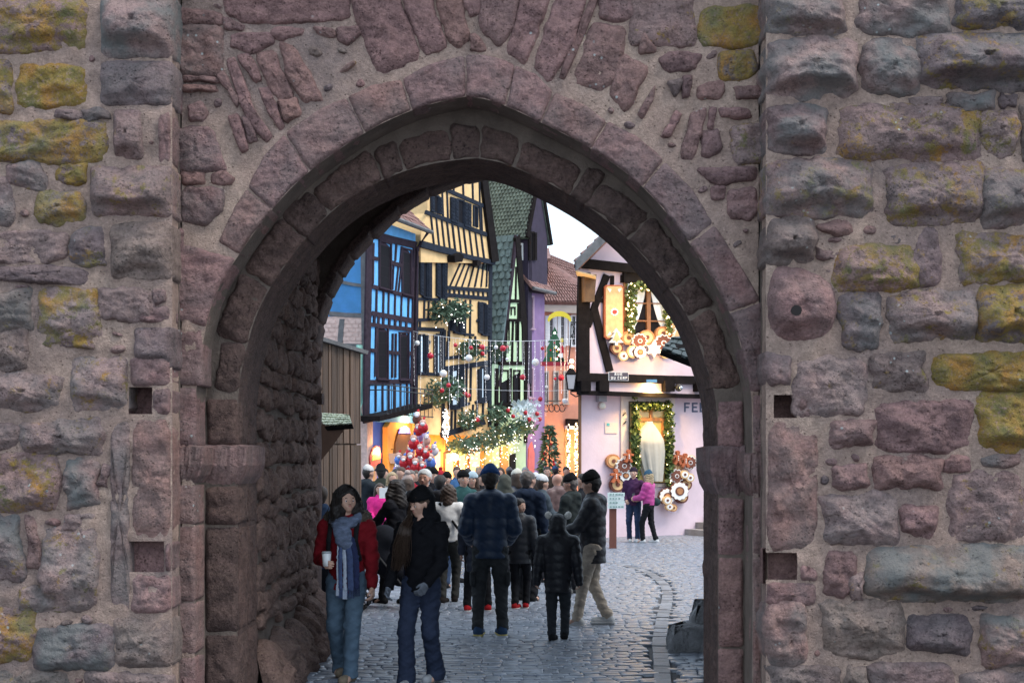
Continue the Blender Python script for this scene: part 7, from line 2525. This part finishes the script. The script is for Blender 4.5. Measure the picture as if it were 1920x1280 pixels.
        if kind == "pom":
            V, Q = Blob(HD(0, -.04, .19) - .09, HD(0, -.04, .19) + .09, hf).ell(HD(0, -.04, .19), (.055, .055, .052)).wrinkle(.004, 120, 1).mesh()
            mesh_np("pompom", place(V), Q, cloth(*hat[3:5]) if len(hat) > 4 else cloth(hn, hcv), ho, True)
    return t, dict(place=place, HD=HD, wr=wr, el=el, nk=nk, ch=ch, shs=shs, hd=hd, sc=sc, h=h, out=out, pel=pel, ank=ank)


def extra_blob(t, k, name, caps, mat, h=None, wr=None, cuts=()):
    pts = np.array([c[0] for c in caps] + [c[1] for c in caps], float)
    b = Blob(pts.min(0) - .16, pts.max(0) + .16, h or k["h"])
    for c in caps: b.cap(*c[:2], c[2], c[3], c[4] if len(c) > 4 else .02, c[5] if len(c) > 5 else 1.0)
    for c in cuts: b.cap(*c[:2], c[2], c[3], cut=True)
    if wr: b.wrinkle(*wr)
    V, Q = b.mesh()
    return mesh_np(name, k["place"](V), Q, mat, t, True)


DEN = ("blue_denim", (.085, .128, .175))
DENK = ("dark_denim", (.045, .07, .13))
BLK = ("black_puffer", (.012, .012, .016))
# 1 woman in the red jacket -------------------------------------------------
t, k = person(650, 12.62, 1.69, 172, "woman in a red jacket and blue tartan scarf carrying a paper cup towards us", ("red_jacket", (.17, .008, .013)), DEN, ("beige_boot", (.22, .17, .12)),
              hair=("dark", "long"), hem=.80, stance=((-.07, .15), (.10, -.14, .02)), hands=((-.27, .10, .82), (.13, .27, 1.10)), head=(38, -4), near=True, hood=None, collar=False, flare=.008, thigh=1.06, width=1.12)
HAIR1 = [[(s * .01, .03, .145), (s * .075, .03, .09), (s * .105, .03, -.04), (s * .13, .035, -.2)] for s in (-1, 1)] + [[(s * .01, .0, .15), (s * .09, -.02, .08), (s * .125, -.01, -.08), (s * .14, .0, -.22)] for s in (-1, 1)]
HAIR1K = k
nk = k["nk"]
M_SC = plain("blue_scarf", (.055, .08, .17), .95, .25, 30, .6, 120)
M_SCR = plain("scarf_wrap", (.17, .21, .31), .95, .55, 14, .6, 120, stretch=(1, 1, 2.2))
M_SCL = plain("pale_scarf_stripe", (.40, .44, .52), .95, .15, 30, .6, 120)
M_SCD = plain("navy_scarf_stripe", (.015, .022, .07), .95, .2, 30, .6, 120)
ring = [nk + np.array([.115 * math.cos(a), .02 + .11 * math.sin(a), .0 - .035 * math.sin(a)]) for a in np.linspace(0, 2 * math.pi, 13)]
sc_ = extra_blob(t, k, "scarf", [(ring[i], ring[i + 1], .048, .048, .03) for i in range(12)] + [(nk + (-.02, .15, -.03), nk + (-.05, .185, -.22), .052, .06, .03, .5), (nk + (.05, .14, -.06), nk + (.0, .18, -.2), .05, .055, .03, .6)], M_SCR, .01, (.006, 46, 1))
for dx, mt, wd, zz in ((-.105, M_SCD, .03, -.60), (-.05, M_SC, .034, -.62), (.0, M_SCL, .020, -.63), (.04, M_SC, .022, -.62), (.066, M_SCL, .012, -.6)):
    o = extra_blob(t, k, "scarf_band", [(nk + (dx * .7 - .02, .18, -.18), nk + (dx - .03, .19, -.34), wd, wd, .01, .55), (nk + (dx - .03, .19, -.34), nk + (dx * 1.05 - .03, .175, zz), wd, wd * .95, .01, .55)], mt, .009, (.003, 60, 2))
    o.parent = sc_
    o.location = WLOC[o.name] - WLOC[sc_.name]
    m = MB()
    for j in range(5):
        q = k["place"]([nk + (dx * 1.05 - .03 + (j - 2) * wd * .4, .175, zz + .01), nk + (dx * 1.05 - .03 + (j - 2) * wd * .45, .18, zz - .09)])
        m.tube([tuple(q[0]), tuple(q[1])], .004, 4)
    f_ = m.build("fringe", mt, sc_)
    f_["kind"] = "stuff"
M_FUR = plain("brown_fur", (.10, .075, .055), .95, .4, 40, 1, 90, bdist=.02)
m_f = [nk + np.array([.17 * math.cos(a), -.03 + .13 * math.sin(a), .0 - .03 * math.sin(a)]) for a in np.linspace(-.35, math.pi + .35, 12) + math.pi]
fu = extra_blob(t, k, "fur_collar", [(m_f[i], m_f[i + 1], .055, .055, .03) for i in range(11)], M_FUR, .01, (.008, 90, 1))
for s in (0, 1): extra_blob(t, k, "rucksack_strap", [(k["shs"][s] * (.62, 1, 1) + (0, .10, .03), k["ch"] + ((s * 2 - 1) * .125, .165, -.02), .026, .024, .01, .5), (k["ch"] + ((s * 2 - 1) * .125, .165, -.02), k["pel"] + ((s * 2 - 1) * .15, .1, .15), .024, .022, .01, .6)], cloth("black_strap", (.012, .012, .014)), .011)
cp = k["wr"][1] + np.array([-.035, .075, .03])
mcup = k["place"]([cp + (0, 0, -.055), cp + (0, 0, .065)])
cu = thing("paper_cup", "pale paper cup held in the red-jacketed woman's hand", "cup", tuple(mcup[0]))
MB().tube([tuple(mcup[0]), tuple(mcup[1])], [.030, .040], 16).build("cup", M_WHITE, cu, True)
MB().tube([tuple(mcup[1] - (0, 0, .004)), tuple(mcup[1] + (0, 0, .012))], [.043, .038], 16).build("lid", plain("grey_lid", (.4, .42, .45), .5, .05), cu, True)
T1 = t
# 2 woman in the black hood ---------------------------------------------------
t, k = person(790, 12.3, 1.67, 160, "young woman in black with a black beanie, long hair and grey gloves walking towards us", ("black_jacket", (.006, .006, .008)), ("indigo_denim", (.024, .032, .058)), ("pale_trainer", (.35, .35, .36)),
              hat=("beanie", "black_knit", (.006, .006, .007)), hair=("brown", "longfront"), hem=.86, stance=((-.09, -.12, .02), (.08, .16)), hands=((-.15, .22, .95), (.22, .24, .88)), head=(-34, 10), near=True, hood="down", gloves=("grey_glove", (.11, .12, .14)), flare=.022, thigh=1.02, width=1.04)
extra_blob(t, k, "hood_back", [(k["HD"](0, -.05, .03), k["nk"] + (0, -.06, .03), .098, .115), (k["nk"] + (-.09, -.06, .03), k["nk"] + (.09, -.06, .03), .075, .075), (k["nk"] + (-.1, .02, .0), k["nk"] + (-.06, .1, -.08), .045, .035), (k["nk"] + (.1, .02, .0), k["nk"] + (.06, .1, -.08), .045, .035)], cloth("black_jacket", (.006, .006, .008)), .011)
def strands(t, k, name, roots, n, mat, r=.0035, amp=.012, seed=1, absolute=False):
    """loose locks over the hair mass: each follows a path of head points with its own wave"""
    rr = random.Random(seed)
    m = MB()
    for i in range(n):
        path = rr.choice(roots)
        o = np.array([rr.gauss(0, .02), rr.gauss(0, .018), rr.gauss(0, .006)])
        ph, fr = rr.uniform(0, 6), rr.uniform(9, 16)
        pts = []
        for j in range(9):
            s = j / 8 * (len(path) - 1)
            a = min(int(s), len(path) - 2)
            p = np.array(path[a]) * (1 - (s - a)) + np.array(path[a + 1]) * (s - a)
            p = p + o * (.5 + j / 8) + np.array([math.sin(ph + j * fr / 9), math.cos(ph * 2 + j * fr / 9), 0]) * amp * j / 8
            pts.append(p if absolute else k["HD"](*p))
        m.tube([tuple(q) for q in k["place"](pts)], [r * .7] + [r] * 6 + [r * .7, r * .2], 3)
    o = m.build(name, mat, t)
    o["kind"] = "stuff"
    return o


strands(T1, HAIR1K, "hair_lock", HAIR1, 170, plain("hair_dark", HAIRC["dark"], .6), .0045, .022, 2)
strands(t, k, "hair_lock", [[k["HD"](.07, .04, .03), k["HD"](.088, .05, -.08), k["nk"] + (.10, .14, -.02), k["nk"] + (.125, .195, -.2), k["nk"] + (.135, .215, -.42)], [k["HD"](.06, .05, .03), k["HD"](.08, .07, -.09), k["nk"] + (.075, .16, -.04), k["nk"] + (.085, .205, -.2), k["nk"] + (.10, .22, -.38)]], 150, plain("hair_brown", HAIRC["brown"], .6), .004, .014, 4, True)
# 3 man from behind in the navy puffer
t, k = person(919, 15.75, 1.84, 2, "tall man seen from behind in a navy puffer jacket, blue beanie and dark cargo trousers", ("navy_puffer", (.010, .024, .055)), ("dark_cargo", (.032, .034, .036)), ("blue_trainer", (.03, .06, .12)),
              hat=("beanie", "blue_beanie", (.022, .06, .17)), hair=("dark", "short"), puffer=True, hood="down", hem=.83, stance=((-.13, 0), (.13, 0)), hands=((-.2, .24, 1.0), (.2, .24, 1.0)), near=True, thigh=1.08, width=1.07, head=(0, 8), sole=("yellow_sole", (.5, .42, .16)))
for s in (-1, 1): extra_blob(t, k, "cargo_pocket", [(np.array([s * .185, .0, .66]), np.array([s * .18, 0, .56]), .034, .034, .01, 1.5)], cloth("dark_cargo", (.032, .034, .036)), .012)
# 4 child with bear ears
t, k = person(1046, 15.35, 1.33, -6, "child seen from behind in a black puffer jacket with a bear-eared hood", BLK, ("charcoal_joggers", (.03, .033, .038)), ("black_boot", (.012, .012, .013)), puffer=True, hood="up", hem=.70,
              stance=((-.08, -.05), (.09, .12)), hands=((-.32, .0, .70), (.32, .02, .70)), head=(0, 22), near=True, width=1.24, sleeve=1.2, thigh=1.1)
for s in (-1, 1): extra_blob(t, k, "bear_ear", [(k["HD"](s * .135, -.02, .13), k["HD"](s * .145, -.02, .145), .050, .048)], cloth("white_plush", (.62, .60, .56)), .01, (.004, 90, 1))
extra_blob(t, k, "headband", [(k["HD"](-.1, -.02, .115), k["HD"](0, -.02, .165), .018, .018), (k["HD"](0, -.02, .165), k["HD"](.1, -.02, .115), .018, .018)], cloth("black_knit", (.006, .006, .007)), .01)
# 5 tall figure in black puffer and beige trousers
t, k = person(1113, 16.7, 1.77, 82, "person in a black puffer jacket, black cap and beige joggers turned to the left", BLK, ("beige_joggers", (.42, .35, .28)), ("white_trainer", (.52, .52, .52)),
              hat=("beanie", "black_knit", (.006, .006, .007)), hair=("dark", "short"), puffer=True, hood="down", hem=.74, stance=((-.08, .20), (.09, -.14, .02)), hands=((-.10, .38, 1.06), (.16, .36, 1.04)), near=True, lean=.03, head=(0, 8), thigh=1.02, width=1.03, sole=("white_sole", (.5, .5, .5)))
# 6 man with the black beanie and glasses
t, k = person(1070, 20.6, 1.70, 62, "older man with a black beanie, glasses and dark green coat looking left", ("dark_green_coat", (.028, .034, .034)), ("dark_trousers", (.02, .02, .025)), ("grey_shoe", (.10, .10, .10)), hat=("beanie", "black_knit", (.006, .006, .007)), hair=("greybrown", "short"),
              hem=.62, mid=True, skin=SKINR, feature=True, hood="down", head=(18, 4), hands=((-.12, .28, 1.0), (.2, .25, .98)))
m = MB()
for s in (-1, 1):
    for a in range(8):
        q = k["place"]([k["HD"](s * .034 + .02 * math.cos(a * .785), .096, -.004 + .017 * math.sin(a * .785)), k["HD"](s * .034 + .02 * math.cos(a * .785 + .785), .096, -.004 + .017 * math.sin(a * .785 + .785))])
        m.tube([tuple(q[0]), tuple(q[1])], .003, 4)
m.build("spectacles", M_IRON, t)
# 7 boy looking back
t, k = person(974, 18.6, 1.43, -12, "dark-haired boy in a dark puffer jacket and red trainers looking back over his shoulder", ("dark_puffer", (.018, .020, .026)), ("black_joggers", (.014, .014, .017)), ("red_trainer", (.35, .015, .02)), puffer=True, hem=.74, hair=("dark", "short"),
              stance=((-.06, -.06), (.09, .1)), head=(-118, 4), mid=True, near=False, feature=True, hands=((-.2, .2, .9), (.28, .0, .78)), sole=("white_sole", (.5, .5, .5)))
# 8 woman hidden behind the tall man: coat and red trainers show
person(896, 18.3, 1.52, 4, "person in a long navy coat and red trainers mostly hidden behind the tall man", ("navy_coat", (.016, .022, .04)), ("black_leggings", (.012, .012, .014)), ("red_trainer", (.35, .015, .02)), hem=.60, hair=("dark", "bob"), stance=((-.16, .0), (.15, .02)), mid=True, hood="down", sole=("white_sole", (.5, .5, .5)), puffer=True)
# 9 woman in white puffer with a strap
t, k = person(841, 19.4, 1.60, -8, "brown-haired woman in a white puffer jacket with a black strap across her back", ("white_puffer", (.74, .72, .70)), ("olive_trousers", (.035, .035, .033)), ("dark_ankle_boot", (.02, .016, .015)), puffer=True, hem=.92, hair=("brown", "bob"), mid=True, stance=((-.07, -.1), (.09, .06)), hands=((-.2, .2, 1.0), (.2, .2, 1.0)))
extra_blob(t, k, "bag_strap", [(k["shs"][0] + (.06, -.07, .07), k["pel"] + (.16, -.14, .16), .02, .02, .01), (k["shs"][0] + (.06, -.07, .07), k["shs"][0] + (.06, .1, .02), .02, .02, .01)], cloth("black_strap", (.012, .012, .014)), .013)
# 10 person pushing the pushchair
person(742, 19.2, 1.66, 60, "person in a long dark coat and boots pushing a pushchair behind the black-clad woman", ("dark_long_coat", (.014, .014, .018)), ("black_leggings", (.012, .012, .014)), ("black_boot", (.012, .012, .013)), hem=.56, hair=("dark", "long"), mid=True, stance=((-.09, .18), (.09, -.16)), hands=((-.16, .4, 1.0), (.16, .4, 1.0)))
# 11 man in navy hooded coat from behind
person(990, 19.6, 1.77, -30, "man with grey-brown hair seen from behind in a navy parka with a big hood", ("navy_parka", (.014, .022, .042)), ("black_trousers", (.013, .013, .016)), ("black_shoe", (.015, .015, .017)), hem=.66, hair=("greybrown", "short"), hood="down", mid=True, head=(-18, 0), width=1.08)
# 12, 13 couple at the pink house
person(1188, 33.6, 1.73, 168, "man in a purple jacket and dark beanie looking up beside the pink wall", ("purple_jacket", (.055, .022, .06)), ("navy_jeans", (.03, .045, .09)), ("white_trainer", (.52, .52, .52)), hat=("beanie", "plum_beanie", (.03, .02, .035)), hair=("dark", "short"), mid=True, feature=True, head=(0, -12), hands=((-.16, .2, 1.05), (.16, .2, 1.0)), hem=.88, collar=True)
t, k = person(1216, 33.2, 1.66, 62, "woman in a pink jacket and blue bobble beanie holding a phone beside the pink wall", ("pink_puffer", (.42, .05, .22)), ("black_leggings", (.012, .012, .014)), ("white_trainer", (.52, .52, .52)), hat=("beanie", "teal_beanie", (.04, .09, .14)), hair=("blond", "bob"), mid=True, feature=True, puffer=True, stance=((-.08, .14), (.09, -.14)), hands=((-.1, .34, 1.1), (.1, .34, 1.08)), hem=.94)
q = k["place"]([np.array([0, .40, 1.16])])[0]
ph = thing("phone", "phone held up by the woman in the pink jacket", "phone", tuple(q))
MB().box(q[0] - .035, q[0] + .035, q[1] - .005, q[1] + .005, q[2] - .07, q[2] + .07).build("case", M_IRON, ph)
MB().box(q[0] - .031, q[0] + .031, q[1] - .0075, q[1] - .0052, q[2] - .065, q[2] + .065).build("screen", M_GLASSB, ph)
bg_ = k["place"]([k["pel"] + (.17, -.03, .07)])[0]
hbg = thing("handbag", "dark green shoulder bag on the pink-jacketed woman's hip", "bag", (bg_[0], bg_[1], bg_[2] - .13))
b = Blob((-.25, -.15, -.2), (.25, .15, .2), .016).cap((-.1, 0, -.02), (.1, 0, -.02), .095, .095, flat=.7)
V, Q = b.mesh()
mesh_np("bag_body", V + bg_, Q, cloth("green_bag", (.03, .05, .05)), hbg, True)
q2 = k["place"]([k["shs"][0] + (0, .05, .08)])[0]
MB().tube([tuple(bg_ + (0, 0, .08)), tuple((bg_ + q2) / 2 + np.array([0, -.16, .02])), tuple(q2)], .012, 5).build("strap", cloth("green_bag", (.03, .05, .05)), hbg)
# crowd: px, distance, height, yaw, jacket, hat, hair, label, extra
CR = [
    (690, 27, 1.80, -60, ("dark_parka", (.02, .026, .032)), ("beanie", "white_beanie", (.52, .5, .48)), ("dark", "short"), "man in a dark parka and white beanie reaching out by the board wall", dict(hood="down", hands=((-.1, .3, 1.2), (.1, .45, 1.25)))),
    (714, 28, 1.80, 20, ("olive_jacket", (.03, .035, .028)), ("brim", "black_hat", (.012, .012, .013)), ("dark", "short"), "person in a black brimmed hat close to the man in the white beanie", {}),
    (712, 25.2, 1.52, 185, ("hot_pink_jacket", (.62, .03, .22)), None, ("brown", "bob"), "girl in a hot pink jacket holding a white paper", dict(hem=.86, feature=True, hands=((-.1, .3, 1.05), (.1, .3, 1.05)))),
    (735, 27, 1.70, 200, ("grey_fur_coat", (.2, .2, .2)), None, ("blond", "bob"), "blond woman in a pale grey coat behind the pushchair", {}),
    (752, 29, 1.78, 160, ("brown_coat", (.05, .035, .03)), None, ("brown", "short"), "brown-haired man in a brown coat under the balloons", {}),
    (770, 26, 1.74, 190, ("red_anorak", (.30, .015, .03)), None, ("greybrown", "short"), "ruddy man in a red anorak below the foil balloons", dict(skin=SKINR)),
    (764, 23.2, 1.66, 10, ("grey_hoodie", (.10, .11, .12)), ("pom", "beige_beanie", (.42, .33, .30)), ("brown", "bob"), "woman from behind in a grey hooded coat and beige bobble hat", dict(hood="down")),
    (796, 19.6, 1.80, 176, ("black_overcoat", (.014, .014, .017)), None, ("white", "short"), "white-haired man with glasses in a dark coat facing us", dict(feature=True, mid=True, skin=SKINR, head=(-8, 0))),
    (812, 26, 1.76, 172, ("black_overcoat", (.014, .014, .017)), ("beanie", "black_knit", (.006, .006, .007)), ("dark", "short"), "bearded man in a black cap behind the white-haired man", dict(feature=True)),
    (825, 21.5, 1.70, -20, ("navy_parka", (.014, .022, .042)), None, ("dark", "short"), "dark-haired person from behind in a navy hooded parka beside the white-haired man", dict(hood="down")),
    (838, 26.5, 1.68, 165, ("charcoal_coat", (.03, .03, .033)), ("beanie", "black_knit", (.006, .006, .007)), ("dark", "short"), "man in a black beanie between the navy parka and the white puffer", dict(feature=True)),
    (868, 22.6, 1.74, 205, ("teal_jacket", (.03, .085, .085)), ("beanie", "black_knit", (.006, .006, .007)), ("dark", "short"), "man in a black beanie and teal jacket looking left", dict(feature=True, hood="down")),
    (886, 24.5, 1.70, 170, ("brown_black_coat", (.028, .02, .018)), ("beanie", "ice_blue_beanie", (.40, .50, .56)), ("brown", "bob"), "brown-haired woman in an ice blue beanie facing us", dict(feature=True)),
    (903, 28, 1.66, 180, ("black_overcoat", (.014, .014, .017)), None, ("black", "bob"), "black-haired woman far behind the tall man's left shoulder", {}),
    (857, 31, 1.78, 185, ("blue_anorak", (.05, .12, .25)), None, ("brown", "short"), "man in a blue anorak far off before the orange shop", {}),
    (946, 23.8, 1.66, 15, ("olive_parka", (.075, .078, .065)), None, ("greybrown", "short"), "person from behind in an olive hooded parka right of the tall man", dict(hood="up")),
    (969, 25, 1.74, 30, ("navy_coat", (.016, .022, .04)), ("beanie", "cream_beanie", (.56, .53, .46)), ("brown", "bob"), "person in a cream beanie and navy coat before the mint house", {}),
    (1004, 26.5, 1.66, 10, ("blue_grey_coat", (.06, .075, .09)), ("beanie", "white_knit", (.60, .60, .60)), ("brown", "bob"), "person from behind in a white knitted hat and blue-grey coat", {}),
    (1016, 22.6, 1.67, -72, ("slate_coat", (.055, .07, .085)), ("beanie", "white_knit", (.60, .60, .60)), ("brown", "short"), "woman in profile in a white knitted hat and slate coat facing right", dict(feature=True, hem=.6, hands=((-.1, .34, 1.12), (.1, .34, 1.1)))),
    (1026, 35, 1.76, 178, ("dark_brown_jacket", (.035, .025, .02)), None, ("dark", "short"), "bearded man in a dark brown jacket in front of the fir tree", dict(feature=True)),
    (1046, 24.6, 1.70, 40, ("mauve_puffer", (.14, .085, .08)), None, ("grey", "bald"), "bald man in a mauve-brown puffer jacket turned half away", dict(puffer=True, skin=SKINR, hood="down")),
    (1094, 23.5, 1.70, 100, ("black_overcoat", (.014, .014, .017)), None, ("dark", "short"), "dark-clad person behind the tall black puffer jacket by the pink wall", dict(hands=((-.08, .22, 1.45), (.08, .22, 1.45)))),
    (601, 16.9, 1.62, 20, ("blue_anorak_dark", (.03, .055, .11)), None, ("brown", "short"), "person in a blue jacket mostly hidden by the left arch jamb", {}),
    (780, 31, 1.70, 175, ("black_overcoat", (.014, .014, .017)), None, ("brown", "bob"), "woman in black far under the balcony's right end", {}),
    (803, 33, 1.74, 160, ("wine_coat", (.12, .02, .035)), ("beanie", "black_knit", (.006, .006, .007)), ("dark", "short"), "man in a wine red coat far off beside the light cascade", {}),
    (742, 33, 1.72, 10, ("mustard_coat", (.25, .16, .04)), None, ("dark", "bob"), "woman in a mustard coat far off before the brown arch door", {}),
    (826, 33, 1.66, 190, ("grey_coat", (.10, .10, .11)), ("pom", "red_bobble", (.35, .02, .03)), ("brown", "bob"), "person in a red bobble hat far off at the orange shop front", {}),
    (877, 35, 1.72, 20, ("black_overcoat", (.014, .014, .017)), None, ("dark", "short"), "dark figure seen from behind at the lit shop windows", {}),
    (898, 37, 1.75, 200, ("green_anorak", (.05, .09, .05)), None, ("blond", "short"), "fair-haired man in a green anorak far down the lane", {}),
    (938, 35, 1.74, 170, ("camel_coat", (.26, .17, .09)), None, ("brown", "bob"), "woman in a camel coat far off at the mint house door", {}),
    (955, 38, 1.70, 0, ("black_overcoat", (.014, .014, .017)), ("beanie", "grey_knit", (.2, .2, .21)), ("dark", "short"), "far figure in a grey beanie before the violet house", {}),
    (985, 36, 1.74, 180, ("rust_jacket", (.25, .07, .03)), None, ("grey", "short"), "grey-haired man in a rust jacket far down the lane", {}),
    (1041, 40, 1.72, 10, ("navy_coat", (.016, .022, .04)), ("beanie", "blue_knit", (.05, .1, .2)), ("dark", "short"), "far figure in a blue beanie beside the fir tree", {}),
    (1062, 38, 1.74, 190, ("tan_coat", (.2, .15, .1)), None, ("dark", "short"), "man in a tan coat far off at the fairy-lit door", {}),
    (722, 36, 1.70, 185, ("charcoal_coat", (.03, .03, .033)), None, ("dark", "short"), "far figure in charcoal at the foot of the deep blue wall", {}),
]
for px, d, H, yaw, jk, ht, hr_, lab, ex in CR:
    ex = dict(ex)
    ex.setdefault("hem", .72)
    st_ = random.Random(px)
    ex.setdefault("stance", ((-.09, st_.uniform(-.06, .08)), (.09, st_.uniform(-.08, .06))))
    person(px, d, H, yaw, lab, jk, ("dark_trousers", (.02, .02, .025)) if px % 3 else DENK, ("black_shoe", (.015, .015, .017)), hat=ht, hair=hr_, group="the crowd further down the lane", **ex)
# white paper of the girl in pink, pushchair
q = P(722, 925, 24.8)
pp = thing("paper_bag", "white paper held against the hot pink jacket", "paper", tuple(q))
MB().box(q.x - .1, q.x + .1, q.y - .02, q.y + .02, q.z - .08, q.z + .1).build("sheet", M_WHITE, pp)
x0 = P(722, 0, 18.6).x
pc = thing("pushchair", "black pushchair half hidden behind the two walking women", "pushchair", (x0, 18.6, 0))
m = MB()
for s in (-.22, .22):
    m.tube([(x0 - .28, 18.6 + s, 1.05), (x0 - .1, 18.6 + s, .75), (x0 + .35, 18.6 + s, .2)], .016, 6)
    m.tube([(x0 - .05, 18.6 + s, .68), (x0 - .32, 18.6 + s, .15)], .016, 6)
m.tube([(x0 - .28, 18.38, 1.05), (x0 - .28, 18.82, 1.05)], .02, 6)
m.build("frame", M_IRON, pc)
b = Blob((-.4, -.4, .2), (.5, .4, 1.2), .02)
b.cap((-.12, 0, .72), (.2, 0, .46), .20, .16, .05, 1.1).cap((-.14, 0, .78), (-.02, 0, .92), .2, .19, .05, 1.15).cap((.25, 0, .75), (.3, 0, .95), .2, .2, cut=True)
V, Q = b.mesh()
mesh_np("hooded_seat", V + np.array([x0, 18.6, 0]), Q, cloth("black_canvas", (.012, .013, .018)), pc, True)
for xx in (-.32, .35):
    for s in (-.25, .25):
        w_ = MB()
        ring = [(x0 + xx + .13 * math.cos(a), 18.6 + s, .15 + .13 * math.sin(a)) for a in np.linspace(0, 2 * math.pi, 19)]
        w_.tube(ring, .022, 6)
        for a in range(5): w_.tube([(x0 + xx, 18.6 + s, .15), (x0 + xx + .13 * math.cos(a * 1.257), 18.6 + s, .15 + .13 * math.sin(a * 1.257))], .006, 4)
        w_.build("wheel", M_IRON, pc)
